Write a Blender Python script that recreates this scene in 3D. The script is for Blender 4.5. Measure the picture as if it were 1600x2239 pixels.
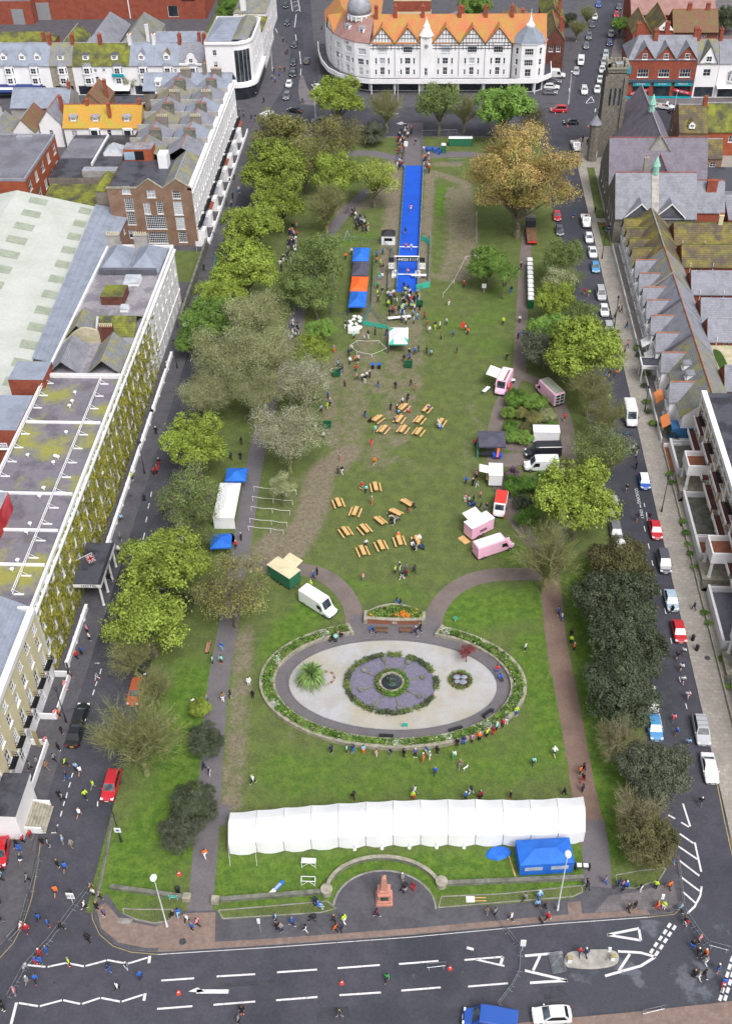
import bpy,math,random
import numpy as np
from mathutils import Vector,Matrix
random.seed(7);np.random.seed(7)
PI=math.pi
for o in list(bpy.data.objects):bpy.data.objects.remove(o)
scene=bpy.context.scene
COL=scene.collection
# ---------------------------------------------------------------- camera
FPX,CX,CY,CH=2380.0,800.0,1119.5,115.0
_d=np.array([70,2730.5,FPX]);_d/=np.linalg.norm(_d)
_y=np.array([160,-2079.5,FPX]);_y-=_d*(_y@_d);_y/=np.linalg.norm(_y)
_x=np.cross(_y,-_d)
RW=np.array([_x,_y,-_d])
cam=bpy.data.cameras.new('camera');camo=bpy.data.objects.new('camera',cam);COL.objects.link(camo)
camo.matrix_world=Matrix(((RW[0,0],-RW[0,1],-RW[0,2],0),(RW[1,0],-RW[1,1],-RW[1,2],0),(RW[2,0],-RW[2,1],-RW[2,2],CH),(0,0,0,1)))
cam.sensor_fit='VERTICAL';cam.sensor_height=24;cam.lens=24*FPX/2239.0
cam.clip_start=1;cam.clip_end=6000
scene.camera=camo
# ---------------------------------------------------------------- sky, sun, exposure
SUN_EL,SUN_AZ=math.radians(56),math.radians(148)
w=bpy.data.worlds.new('World');scene.world=w;w.use_nodes=True
nt=w.node_tree;nt.nodes.clear()
sky=nt.nodes.new('ShaderNodeTexSky');sky.sky_type='NISHITA';sky.sun_disc=False
sky.sun_elevation=SUN_EL;sky.sun_rotation=SUN_AZ;sky.dust_density=6;sky.air_density=1.0;sky.ozone_density=1.0
hs=nt.nodes.new('ShaderNodeHueSaturation');hs.inputs['Saturation'].default_value=.26
bg=nt.nodes.new('ShaderNodeBackground');bg.inputs['Strength'].default_value=.15
wo=nt.nodes.new('ShaderNodeOutputWorld')
nt.links.new(sky.outputs[0],hs.inputs['Color']);nt.links.new(hs.outputs[0],bg.inputs[0]);nt.links.new(bg.outputs[0],wo.inputs[0])
sd=bpy.data.lights.new('sun','SUN');sd.energy=1.4;sd.angle=math.radians(24);sd.color=(1,.97,.93)
so=bpy.data.objects.new('sun',sd);COL.objects.link(so);so.location=(0,0,200)
sv=Vector((math.sin(SUN_AZ)*math.cos(SUN_EL),math.cos(SUN_AZ)*math.cos(SUN_EL),math.sin(SUN_EL)))
so.rotation_euler=sv.to_track_quat('Z','Y').to_euler()
vs=scene.view_settings;vs.view_transform='Standard';vs.look='None';vs.gamma=1;vs.use_curve_mapping=False
vs.exposure=0.28
# ---------------------------------------------------------------- pixel -> place on a level plane
def P(px,py,z=0.0):
 q=RW@np.array([px-CX,py-CY,FPX]);t=(z-CH)/q[2]
 return(q[0]*t,q[1]*t,z)
def PL(s,z=0.0):return[P(*map(float,t.split(',')),z)for t in s.split()]
GZ=0.13
# ---------------------------------------------------------------- materials
MATS={}
def lin(c):
 if isinstance(c,str):
  c=[int(c[i:i+2],16)/255 for i in(0,2,4)]
  return tuple(((v+.055)/1.055)**2.4 if v>.04045 else v/12.92 for v in c)
 return tuple(c)
def M(name,col,col2=None,scale=.6,thr=.55,soft=.12,var=.18,vscale=1.5,rough=.85,metal=0,bump=0,bscale=8,course=0,cdark=.25,objcol=False,spec=.3,col3=None,scale3=.15,thr3=.6,soft3=.1,detail=5,brick=None,transl=0,attrv=False,coat=0,sheen=0):
 m=bpy.data.materials.new(name);m.use_nodes=True;MATS[name]=m
 n=m.node_tree.nodes;L=m.node_tree.links;b=n['Principled BSDF']
 b.inputs['Roughness'].default_value=rough;b.inputs['Metallic'].default_value=metal
 b.inputs['Specular IOR Level'].default_value=spec
 if coat:b.inputs['Coat Weight'].default_value=coat;b.inputs['Coat Roughness'].default_value=.12
 geo=n.new('ShaderNodeNewGeometry');pos=geo.outputs['Position']
 def noise(s,d=detail,off=0):
  t=n.new('ShaderNodeTexNoise');t.inputs['Scale'].default_value=s;t.inputs['Detail'].default_value=d;t.inputs['Roughness'].default_value=.62
  if off:
   a=n.new('ShaderNodeVectorMath');a.operation='ADD';a.inputs[1].default_value=(off,off*.7,off*.3);L.new(pos,a.inputs[0]);L.new(a.outputs[0],t.inputs['Vector'])
  else:L.new(pos,t.inputs['Vector'])
  return t.outputs['Fac']
 def ramp(f,a,c,v0=0,v1=1):
  r=n.new('ShaderNodeMapRange');r.inputs['From Min'].default_value=a;r.inputs['From Max'].default_value=c
  r.inputs['To Min'].default_value=v0;r.inputs['To Max'].default_value=v1;L.new(f,r.inputs['Value']);return r.outputs[0]
 def mix(f,a,c,mode='MIX'):
  x=n.new('ShaderNodeMix');x.data_type='RGBA';x.blend_type=mode
  for s,v in((x.inputs[0],f),(x.inputs[6],a),(x.inputs[7],c)):
   if hasattr(v,'links'):L.new(v,s)
   elif isinstance(v,(int,float)):s.default_value=v
   else:s.default_value=(*v,1)
  return x.outputs[2]
 def gray(f):
  c=n.new('ShaderNodeCombineColor');[L.new(f,c.inputs[i])for i in range(3)];return c.outputs[0]
 if objcol:
  oi=n.new('ShaderNodeObjectInfo');c=oi.outputs['Color']
 else:c=lin(col)
 if brick:
  bt=n.new('ShaderNodeTexBrick');cm=n.new('ShaderNodeCombineXYZ');sp=n.new('ShaderNodeSeparateXYZ');L.new(pos,sp.inputs[0])
  ad=n.new('ShaderNodeMath');ad.operation='ADD';L.new(sp.outputs[0],ad.inputs[0]);L.new(sp.outputs[1],ad.inputs[1])
  if brick[2]=='flat':L.new(sp.outputs[0],cm.inputs[0]);L.new(sp.outputs[1],cm.inputs[1])
  else:L.new(ad.outputs[0],cm.inputs[0]);L.new(sp.outputs[2],cm.inputs[1])
  L.new(cm.outputs[0],bt.inputs['Vector']);bt.inputs['Scale'].default_value=1
  bt.inputs['Brick Width'].default_value=brick[0];bt.inputs['Row Height'].default_value=brick[1];bt.inputs['Mortar Size'].default_value=brick[1]*.07
  bt.inputs['Color1'].default_value=(1-brick[3],)*3+(1,);bt.inputs['Color2'].default_value=(1+brick[3],)*3+(1,);bt.inputs['Mortar'].default_value=(brick[4],)*3+(1,)
  c=mix(1.0,c,bt.outputs['Color'],'MULTIPLY')
 if col2 is not None:c=mix(ramp(noise(scale),thr-soft,thr+soft),c,lin(col2))
 if col3 is not None:c=mix(ramp(noise(scale3,4,31),thr3-soft3,thr3+soft3),c,lin(col3))
 if var:c=mix(1.0,c,gray(ramp(noise(vscale,7,11),.36,.64,1-var,1+var)),'MULTIPLY')
 if attrv:
  at=n.new('ShaderNodeAttribute');at.attribute_name='tint'
  c=mix(1.0,c,gray(ramp(at.outputs['Fac'],0,1,1-attrv,1+attrv)),'MULTIPLY')
  oi=n.new('ShaderNodeObjectInfo');c=mix(1.0,c,gray(ramp(oi.outputs['Random'],0,1,.85,1.12)),'MULTIPLY')
 if course:
  sp=n.new('ShaderNodeSeparateXYZ');L.new(pos,sp.inputs[0])
  dv=n.new('ShaderNodeMath');dv.operation='MULTIPLY';L.new(sp.outputs[2],dv.inputs[0]);dv.inputs[1].default_value=1/course
  fr=n.new('ShaderNodeMath');fr.operation='FRACT';L.new(dv.outputs[0],fr.inputs[0])
  c=mix(1.0,c,gray(ramp(fr.outputs[0],0,.35,1-cdark,1)),'MULTIPLY')
 if hasattr(c,'links'):L.new(c,b.inputs['Base Color'])
 else:b.inputs['Base Color'].default_value=(*c,1)
 if bump:
  bp=n.new('ShaderNodeBump');bp.inputs['Strength'].default_value=bump;bp.inputs['Distance'].default_value=.05
  L.new(noise(bscale,4,3),bp.inputs['Height']);L.new(bp.outputs[0],b.inputs['Normal'])
 if transl:
  t=n.new('ShaderNodeBsdfTranslucent');ms=n.new('ShaderNodeMixShader');ms.inputs[0].default_value=transl
  if hasattr(c,'links'):L.new(c,t.inputs[0])
  else:t.inputs[0].default_value=(*c,1)
  L.new(b.outputs[0],ms.inputs[1]);L.new(t.outputs[0],ms.inputs[2]);L.new(ms.outputs[0],n['Material Output'].inputs[0])
 return m
M('asphalt','43434c','4b4b54',.5,.55,.12,.12,3,.78,bump=.15,bscale=30,col3='3a3b44',scale3=.05,thr3=.54,soft3=.05)
M('asphalt_new','393a41','42434a',.8,.5,.1,.12,4,.8)
M('iron','55565a','3d3e42',4,.5,.1,.2,6,.6,metal=.3)
M('asphalt_wet','42444d','5d606a',.22,.6,.03,.12,3,.5,bump=.1,bscale=30)
M('ground','5a5a55','484d3c',.05,.5,.1,.2)
M('pavement','6f6a6c','5d5a5d',.4,.55,.08,.1,2,.85,brick=(.6,.6,'flat',.09,.86))
M('pavement_dark','55545a','4b4a50',.4,.55,.08,.1,2,.8,brick=(.45,.3,'flat',.07,.9))
M('pavement_buff','98938c','89847e',.35,.55,.1,.1,2,.85,brick=(.75,.6,'flat',.1,.78))
M('pavement_red','827068','73645e',.5,.55,.1,.12,2,.85,brick=(.4,.2,'flat',.08,.9))
M('path','746a66','655c59',.35,.55,.15,.1,4,.9,bump=.1,bscale=20)
M('path_red','7b675d','6d5b53',.35,.55,.15,.12,4,.9)
M('path_grey','6a666a','615d61',.35,.55,.15,.1,4,.9)
M('kerb','8f8c88','7a7773',1.2,.5,.1,.12)
M('paint_white','d3d1d4','8f8e94',3,.62,.06,.08,rough=.6)
M('paint_yellow','a89868','84795a',2,.6,.1,.1,rough=.6)
M('gravel_white','a9a9ae','9f9d9a',.35,.52,.1,.1,12,.95,bump=.3,bscale=25,col3='a39d8c',scale3=.12,thr3=.55,soft3=.12)
M('gravel_purple','79758a','676474',3,.5,.15,.22,14,.95,bump=.4,bscale=18)
M('soil','4b3a2e','3c3026',2,.5,.1,.2)
M('stone','9d988a','7d7a6c',1.2,.55,.12,.12,bump=.2)
M('stone_dark','77776f','5c5d55',1,.52,.12,.15)
M('flint','817c74','625e58',2.2,.52,.12,.2,6,brick=(.5,.3,'z',.14,.7))
M('concrete','a5a29c','8b8883',.8,.55,.12,.1)
M('granite_pink','c08a7a','b07c6e',3,.5,.1,.06,rough=.45,spec=.5)
M('bronze','5d6b5f','3c4a42',3,.5,.1,.15,rough=.55,metal=.4)
M('verdigris','9cc8b8','7fae9e',2,.5,.1,.1)
M('brick_red','93503f','804437',.6,.55,.12,.12,3,brick=(.25,.08,'z',.1,.95))
M('brick_orange','9f573d','8e4c37',.6,.55,.12,.12,3,brick=(.25,.08,'z',.1,.95))
M('brick_dark','6a4238','55352e',.6,.55,.12,.14,3)
M('brick_brown','8a7060','79604f',.5,.55,.12,.1,3,brick=(.25,.08,'z',.1,.95))
M('brick_terra','925f4b','825544',.6,.5,.1,.08,1.5,brick=(.5,.5,'flat',.06,.9))
M('render_white','dedde0','cfced0',.25,.6,.15,.05,2)
M('render_white2','eae9ec','dcdbdd',.25,.6,.15,.03,2)
M('render_cream','cfc6a6','c2b896',.4,.55,.15,.06,2)
M('render_tan','bba07a','ad9370',.4,.55,.15,.06,2)
M('render_grey','a3a09c','8f8c88',.3,.55,.12,.1)
M('render_aged','b8b09a','a3a07a',.4,.55,.12,.12)
M('wall_grey','89827a','756f68',.5,.5,.12,.12)
M('slate','878994','75777f',.5,.55,.1,.1,3,.65,course=.24,brick=(.3,.24,'z',.08,.85))
M('slate_blue','8b93a3','7c8390',.4,.55,.12,.08,3,.55,course=.24,cdark=.15)
M('slate_dark','5f616a','53555c',.5,.55,.1,.1,3,.65,course=.24)
M('slate_purple','77727e','68646e',.5,.55,.1,.12,3,.7,course=.24,brick=(.3,.24,'z',.08,.85))
M('slate_mossy','7d7f86','8e8a52',.45,.56,.1,.14,3,.75,course=.24,brick=(.3,.24,'z',.1,.85),col3='6d6d64',scale3=.3)
M('tile_mossy','6e6048','87803a',.5,.5,.15,.16,4,.9,course=.3,cdark=.35,brick=(.35,.3,'z',.12,.75),col3='59524a',scale3=.35,thr3=.5)
M('tile_lichen','7f8434','5d5f36',.4,.52,.12,.2,3,.9,course=.26,col3='4b4b3e',scale3=.3,thr3=.54)
M('tile_orange','b87452','a88a4a',.32,.52,.12,.1,3,.85,course=.26,cdark=.15)
M('tile_ochre','bd8a40','a39a42',.35,.54,.12,.12,3,.85,course=.26,cdark=.15)
M('tile_pink','9d7c77','8f6e69',.5,.5,.12,.1,3,.85,course=.26,cdark=.15)
M('tile_brown','7a5a4a','6d6a44',.4,.56,.12,.16,3,.9,course=.28)
M('ridge_terra','a9705a','95654e',1,.5,.1,.1)
M('ridge_red','925856','834d4b',1,.5,.1,.1)
M('flat_roof','74717a','625f68',.25,.55,.06,.1,2,.8,col3='8b8a4a',scale3=.14,thr3=.56,soft3=.07)
M('flat_roof_plain','757580','66666f',.22,.52,.08,.1,2,.75)
M('flat_roof_dark','4b4c55','35363d',.3,.55,.05,.12,2,.45)
M('flat_roof_pale','8f8c92','77747c',.25,.5,.04,.1,2,.8)
M('lead','9a9ca6','888a93',.8,.5,.1,.08,rough=.5)
M('sheet_white','b9bdb9','adb2ab',.12,.5,.12,.05,1.5,.6)
M('sheet_clear','9aa293','8d9686',.5,.5,.1,.08,rough=.5)
M('ivy','979a46','a8a246',.4,.5,.1,.25,3,.8,transl=.2,attrv=.45)
M('glass','272d35','444c57',.35,.55,.1,0,rough=.12,spec=.6)
M('glass_pale','b7bcc4','9aa1ab',.5,.5,.1,.05,rough=.25,spec=.5)
M('glass_sky','9fb4c8','869db3',.4,.5,.1,.05,rough=.15,spec=.5)
M('frame_white','e6e6e8',var=.03,rough=.5)
M('frame_grey','8a8d92',var=.05,rough=.5)
M('black','1d1e22',var=.1,rough=.6)
M('timber_black','26262a',var=.1,rough=.7)
M('shop_dark','24272d','33373f',.7,.5,.1,.1,rough=.3)
M('shop_teal','1f97a8',var=.04,rough=.5)
M('shop_slate','4a5663',var=.05,rough=.5)
M('shop_red','c23a45',var=.04,rough=.5)
M('awning_navy','2f3f73',var=.05);M('awning_orange','e88d55',var=.05);M('paint_blue','3d6f9e',var=.05)
M('paint_green','2e6b4f',var=.08);M('cladding_red','a9262e','d0535a',.3,.56,.1,.1,rough=.5)
M('cladding_blue','8d9aa6','76838f',.5,.5,.1,.1);M('timber','d6ad78','c29860',2,.5,.15,.08,5,.7)
M('timber_old','7a5b48','69503f',2,.5,.1,.15)
M('steel','a9adb3','92969c',2,.5,.1,.05,rough=.4,metal=.7)
M('steel_dark','3b3e44',var=.1,rough=.5,metal=.3)
M('lamp_white','d6d9de',var=.03,rough=.4)
M('canvas_white','f2f3f6','e6e8ee',.25,.6,.15,.02,rough=.7,bump=.12,bscale=1.2,transl=.12)
M('canvas_blue','2c6fd0','2563c2',.6,.5,.12,.06,rough=.65,bump=.25,bscale=1.5)
M('canvas_grey','54535f','48475a',.6,.5,.12,.08,rough=.7,bump=.2,bscale=1.5)
M('canvas_orange','ef6a33','e65f2c',.6,.5,.12,.05,rough=.65,bump=.2,bscale=1.5)
M('canvas_teal','3fae97',var=.06,rough=.7,bump=.2,bscale=2)
M('canvas_black','2c2d33',var=.1,rough=.7)
M('carpet_blue','1f55c4','1b4cb4',.25,.55,.15,.05,3,.95)
M('plastic_green','1f5a3c',var=.08,rough=.5);M('plastic_blue','2456c8',var=.05,rough=.5);M('plastic_black','25262b',var=.08,rough=.5)
M('plastic_white','e4e5e8',var=.03,rough=.45);M('plastic_red','d8413a',var=.04,rough=.5);M('plastic_orange','ef6a3a',var=.04,rough=.5)
M('pink_paint','f0bcd6','ebb2cf',.5,.5,.1,.02,rough=.4,spec=.5)
M('car_paint',(1,1,1),var=.03,vscale=4,rough=.28,spec=.5,objcol=True,coat=.5)
M('car_glass','1b2026',var=0,rough=.08,spec=.7);M('windscreen','55606a','2c333b',.9,.5,.08,0,rough=.1,spec=.7)
M('rubber','1b1b1d',var=.1,rough=.8);M('hubcap','8f9297',var=.1,rough=.4,metal=.6)
M('headlamp','dfe4ea',var=.02,rough=.15);M('tail_lamp','a3222a',var=.02,rough=.2);M('plate_white','e6e6e2',var=.02);M('plate_yellow','dcb93c',var=.02)
M('cloth',(1,1,1),var=.14,vscale=9,rough=.9,objcol=True);M('skin',(1,1,1),var=.06,vscale=6,rough=.6,objcol=True)
M('bark','7a7362','5f5a4c',2,.5,.12,.2,bump=.4);M('bark_mossy','8c8f5a','6f6f50',1.5,.5,.12,.2,bump=.3);M('twig','8b8468','767058',2,.5,.12,.15)
LV=dict(transl=.3,var=.1,vscale=.9,rough=.6,attrv=.5,spec=.25)
M('leaf_lime','8a9c44',**LV);M('leaf_lime2','99a553',**LV);M('leaf_fresh','769648',**LV);M('leaf_mid','74854d',**LV)
M('leaf_olive','848350',**LV);M('leaf_bud','a2a87e',**LV);M('leaf_pale','b6b8a0',**LV);M('leaf_orange','b8a068','9a9a56',.3,.55,.1,**LV)
M('leaf_dark','555f49',**LV);M('leaf_dark2','666d5a',**LV);M('leaf_brown','6a6846',**LV);M('leaf_purple','8d4a4e',**LV);M('leaf_palm','7f9a5c',**LV);M('leaf_plum','7d6872',**LV)
M('flower_orange','d98a3a',**LV);M('flower_white','b9bfae',**LV);M('shrub','5f8238',**LV);M('shrub2','7d9a4a',**LV)
# ---------------------------------------------------------------- mesh builder
class MB:
 def __init__(s):s.v=[];s.f=[];s.mi=[];s.tint=None
 def add(s,vs,fs,m=0):
  b=len(s.v);s.v+=[tuple(q)for q in vs];s.f+=[tuple(b+i for i in f)for f in fs];s.mi+=[m]*len(fs);return s
 def quad(s,a,b,c,d,m=0):return s.add([a,b,c,d],[(0,1,2,3)],m)
 def tri(s,a,b,c,m=0):return s.add([a,b,c],[(0,1,2)],m)
 def box(s,x0,y0,z0,x1,y1,z1,m=0,top=None):
  s.add([(x0,y0,z0),(x1,y0,z0),(x1,y1,z0),(x0,y1,z0),(x0,y0,z1),(x1,y0,z1),(x1,y1,z1),(x0,y1,z1)],[(0,3,2,1),(0,1,5,4),(1,2,6,5),(2,3,7,6),(3,0,4,7)],m)
  n=len(s.v)-8;s.f.append((n+4,n+5,n+6,n+7));s.mi.append(m if top is None else top);return s
 def obox(s,c,ax,L,W,z0,z1,m=0,top=None):
  ca,sa=math.cos(ax),math.sin(ax);pts=[(c[0]+u*ca-v*sa,c[1]+u*sa+v*ca)for u,v in((-L/2,-W/2),(L/2,-W/2),(L/2,W/2),(-L/2,W/2))]
  return s.prism(pts,z0,z1,m,top)
 def prism(s,poly,z0,z1,m=0,top=None,bottom=True):
  a=sum(poly[i-1][0]*poly[i][1]-poly[i][0]*poly[i-1][1]for i in range(len(poly)))
  if a<0:poly=poly[::-1]
  n=len(poly);b=len(s.v)
  s.v+=[(p[0],p[1],z0)for p in poly]+[(p[0],p[1],z1)for p in poly]
  for i in range(n):s.f.append((b+i,b+(i+1)%n,b+n+(i+1)%n,b+n+i));s.mi.append(m)
  s.f.append(tuple(b+n+i for i in range(n)));s.mi.append(m if top is None else top)
  if bottom:s.f.append(tuple(b+n-1-i for i in range(n)));s.mi.append(m)
  return s
 def slab(s,poly,th=.15,m=0,em=None):
  n=len(poly);b=len(s.v);s.v+=[tuple(p)for p in poly]+[(p[0],p[1],p[2]-th)for p in poly]
  P0,P1,P2=map(Vector,poly[:3]);up=(P1-P0).cross(P2-P0).z>=0
  t=list(range(n))if up else list(range(n))[::-1]
  s.f.append(tuple(b+i for i in t));s.mi.append(m);s.f.append(tuple(b+n+i for i in t[::-1]));s.mi.append(m if em is None else em)
  for i in range(n):
   j=(i+1)%n;q=(b+i,b+n+i,b+n+j,b+j);s.f.append(q if up else q[::-1]);s.mi.append(m if em is None else em)
  return s
 def tube(s,p0,p1,r0,r1=None,n=6,m=0,caps=True):
  r1=r0 if r1 is None else r1;p0,p1=Vector(p0),Vector(p1);d=p1-p0
  if d.length<1e-6:return s
  a=d.orthogonal().normalized();c=d.normalized().cross(a);b=len(s.v)
  for p,r in((p0,r0),(p1,r1)):
   for i in range(n):t=2*PI*i/n;s.v.append(tuple(p+a*(r*math.cos(t))+c*(r*math.sin(t))))
  for i in range(n):j=(i+1)%n;s.f.append((b+i,b+j,b+n+j,b+n+i));s.mi.append(m)
  if caps:s.f+=[tuple(b+n-1-i for i in range(n)),tuple(b+n+i for i in range(n))];s.mi+=[m,m]
  return s
 def path(s,pts,r,n=5,m=0):
  for a,b in zip(pts,pts[1:]):s.tube(a,b,r,r,n,m)
  return s
 def lathe(s,prof,c=(0,0,0),n=12,m=0,sx=1,sy=1):
  b=len(s.v);k=len(prof)
  for r,z in prof:
   for i in range(n):t=2*PI*i/n;s.v.append((c[0]+r*sx*math.cos(t),c[1]+r*sy*math.sin(t),c[2]+z))
  for a in range(k-1):
   for i in range(n):j=(i+1)%n;s.f.append((b+a*n+i,b+a*n+j,b+(a+1)*n+j,b+(a+1)*n+i));s.mi.append(m)
  s.f.append(tuple(b+n-1-i for i in range(n)));s.mi.append(m);s.f.append(tuple(b+(k-1)*n+i for i in range(n)));s.mi.append(m)
  return s
 def blob(s,c,rx,ry,rz,n=8,k=5,m=0,j=0):
  pr=[(math.sin(PI*i/k),-math.cos(PI*i/k))for i in range(1,k)];b=len(s.v)
  for r,z in pr:
   for i in range(n):
    t=2*PI*i/n;q=1+random.uniform(-j,j);s.v.append((c[0]+rx*r*math.cos(t)*q,c[1]+ry*r*math.sin(t)*q,c[2]+rz*z*q))
  s.v+=[(c[0],c[1],c[2]-rz),(c[0],c[1],c[2]+rz)];e=len(s.v)
  for a in range(k-2):
   for i in range(n):q=(i+1)%n;s.f.append((b+a*n+i,b+a*n+q,b+(a+1)*n+q,b+(a+1)*n+i));s.mi.append(m)
  for i in range(n):q=(i+1)%n;s.f+=[(e-2,b+q,b+i),(e-1,b+(k-2)*n+i,b+(k-2)*n+q)];s.mi+=[m,m]
  return s
 def mesh(s,name,mats,smooth=False):
  me=bpy.data.meshes.new(name);me.from_pydata(s.v,[],s.f)
  for t in(mats if isinstance(mats,(list,tuple))else[mats]):me.materials.append(MATS[t]if isinstance(t,str)else t)
  if any(s.mi):me.polygons.foreach_set('material_index',s.mi)
  if smooth:me.polygons.foreach_set('use_smooth',[True]*len(s.f))
  if s.tint is not None:
   at=me.attributes.new('tint','FLOAT','FACE');at.data.foreach_set('value',s.tint)
  me.update();return me
 def build(s,name,mats,parent=None,loc=(0,0,0),rz=0,smooth=False):return inst(s.mesh(name,mats,smooth),name,parent,loc,rz)
def inst(me,name,parent=None,loc=(0,0,0),rz=0,sc=1,rot=None):
 o=bpy.data.objects.new(name,me);COL.objects.link(o);o.location=loc
 o.rotation_euler=rot if rot else(0,0,rz)
 o.scale=sc if isinstance(sc,(tuple,list))else(sc,)*3
 if parent:o.parent=parent;KIDS.setdefault(parent.name,[]).append(o)
 return o
KIDS={}
def empty(name,label,cat,loc=(0,0,0),rz=0,group=None):
 return tag(inst(None,name,None,loc,rz),label,cat,group)
def tag(o,label,cat,group=None):
 o['label']=label;o['category']=cat
 if group:o['group']=group
 return o
def struct(o,kind='structure'):o['kind']=kind;return o
def dup(o,parent=None):
 c=o.copy();COL.objects.link(c);c.parent=parent
 if parent:KIDS.setdefault(parent.name,[]).append(c)
 for ch in KIDS.get(o.name,[]):dup(ch,c)
 return c
def tree_of(o):
 yield o
 for k in KIDS.get(o.name,[]):yield from tree_of(k)
def copy_at(proto,loc,rz=0,sc=1,label=None,group=None,col=None):
 c=dup(proto);c.location=loc;c.rotation_euler=(0,0,rz);c.scale=(sc,)*3 if not isinstance(sc,tuple)else sc
 if label:c['label']=label
 if group:c['group']=group
 if col is not None:
  for q in tree_of(c):q.color=(*lin(col),1)
 return c
def discard(o):
 for q in list(tree_of(o))[::-1]:KIDS.pop(q.name,None);bpy.data.objects.remove(q)
 # ================================================================ ground, roads, lawn, paths
def sheet(name,poly,z,mat,kind='structure',smooth=False):
 mb=MB();mb.add([(p[0],p[1],z)for p in poly],[tuple(range(len(poly)))])
 a=sum(poly[i-1][0]*poly[i][1]-poly[i][0]*poly[i-1][1]for i in range(len(poly)))
 if a<0:mb.f=[f[::-1]for f in mb.f]
 return struct(mb.build(name,mat),kind)
def block(name,poly,mat,z1=.12,side='kerb'):
 mb=MB();mb.prism(poly,-.04,z1,0,1,bottom=False);return struct(mb.build(name,[side,mat]))
def ribbon_poly(pts,wid):
 L,Rr=[],[];n=len(pts)
 for i,p in enumerate(pts):
  a=Vector(pts[max(0,i-1)][:2]);b=Vector(pts[min(n-1,i+1)][:2]);d=(b-a).normalized();wv=wid[i]if isinstance(wid,(list,tuple))else wid
  nn=Vector((-d.y,d.x))*(wv/2);L.append((p[0]+nn.x,p[1]+nn.y));Rr.append((p[0]-nn.x,p[1]-nn.y))
 return L,Rr
def smooth_pts(pts,k=4):
 out=[];n=len(pts)
 for i in range(n-1):
  p0,p1,p2,p3=(Vector(pts[max(0,min(n-1,j))][:2])for j in(i-1,i,i+1,i+2))
  for t in range(k):
   u=t/k;q=.5*((2*p1)+(p2-p0)*u+(2*p0-5*p1+4*p2-p3)*u*u+(3*p1-p0-3*p2+p3)*u**3);out.append((q.x,q.y))
 out.append(tuple(pts[-1][:2]));return out
def ribbon(mb,pts,wid,z,m=0):
 L,Rr=ribbon_poly(pts,wid)
 for i in range(len(pts)-1):mb.quad((*Rr[i],z),(*Rr[i+1],z),(*L[i+1],z),(*L[i],z),m)
 return mb
def ell(cx,cy,a,b,n,t0=0,t1=2*PI):
 full=abs(t1-t0-2*PI)<1e-6
 return[(cx+a*math.cos(t0+(t1-t0)*i/(n if full else n-1)),cy+b*math.sin(t0+(t1-t0)*i/(n if full else n-1)))for i in range(n)]
sheet('ground',[(-2500,-800),(2500,-800),(2500,4200),(-2500,4200)],-.06,'ground')
sheet('road',[(-190,8),(150,8),(150,520),(-190,520)],0,'asphalt')
wet=sheet('road_wet_patch',smooth_pts(PL('1330,2010 1470,2010 1560,1990 1599,2060 1599,2180 1480,2200 1330,2215 1270,2200 1230,2150 1290,2090'),3),.004,'asphalt_wet')
pavW=[(-190,66.5),(-45.8,66.5),(-45.8,286),P(575,262),P(590,240),P(612,205),P(631,169),P(635,111),P(618,85),P(602,67),P(597,0),(-56,500),(-190,500)]
sw=PL('84,1820 78,1870 66,1940 50,1995 30,2035 0,2068')+[(-60,53),(-190,50)]
block('pavement',[(-190,66.5),(-45.8,66.5)][:1]+sw[::-1]+pavW[1:],'pavement_dark')
block('pavement',PL('700,240 695,162 685,84 678,0')+[(-36,500),(30,500)]+PL('1310,0 1269,115 1246,222 1238,236')+[(28,304.6),(-14,304.6)],'pavement_dark')
block('pavement',[(37.4,57.5),(37.4,279),(40,283),(60,284),(150,284),(150,57.5)],'pavement_buff')
block('pavement',PL('1306,238 1312,200 1330,140 1366,0')+[(80,500),(150,500),(150,307)]+[(48,306)],'pavement')
block('pavement',PL('800,2300 1060,2245 1250,2226 1400,2212 1600,2190')+[(60,54),(60,30),(-5,30)],'pavement_red')
block('traffic_island',smooth_pts(PL('658,228 652,200 655,172 662,165 671,190 690,218 690,231'),2),'pavement')
block('traffic_island',smooth_pts(PL('1232,2106 1240,2085 1280,2078 1335,2078 1352,2092 1342,2112 1290,2120 1240,2116'),3),'concrete')
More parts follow.
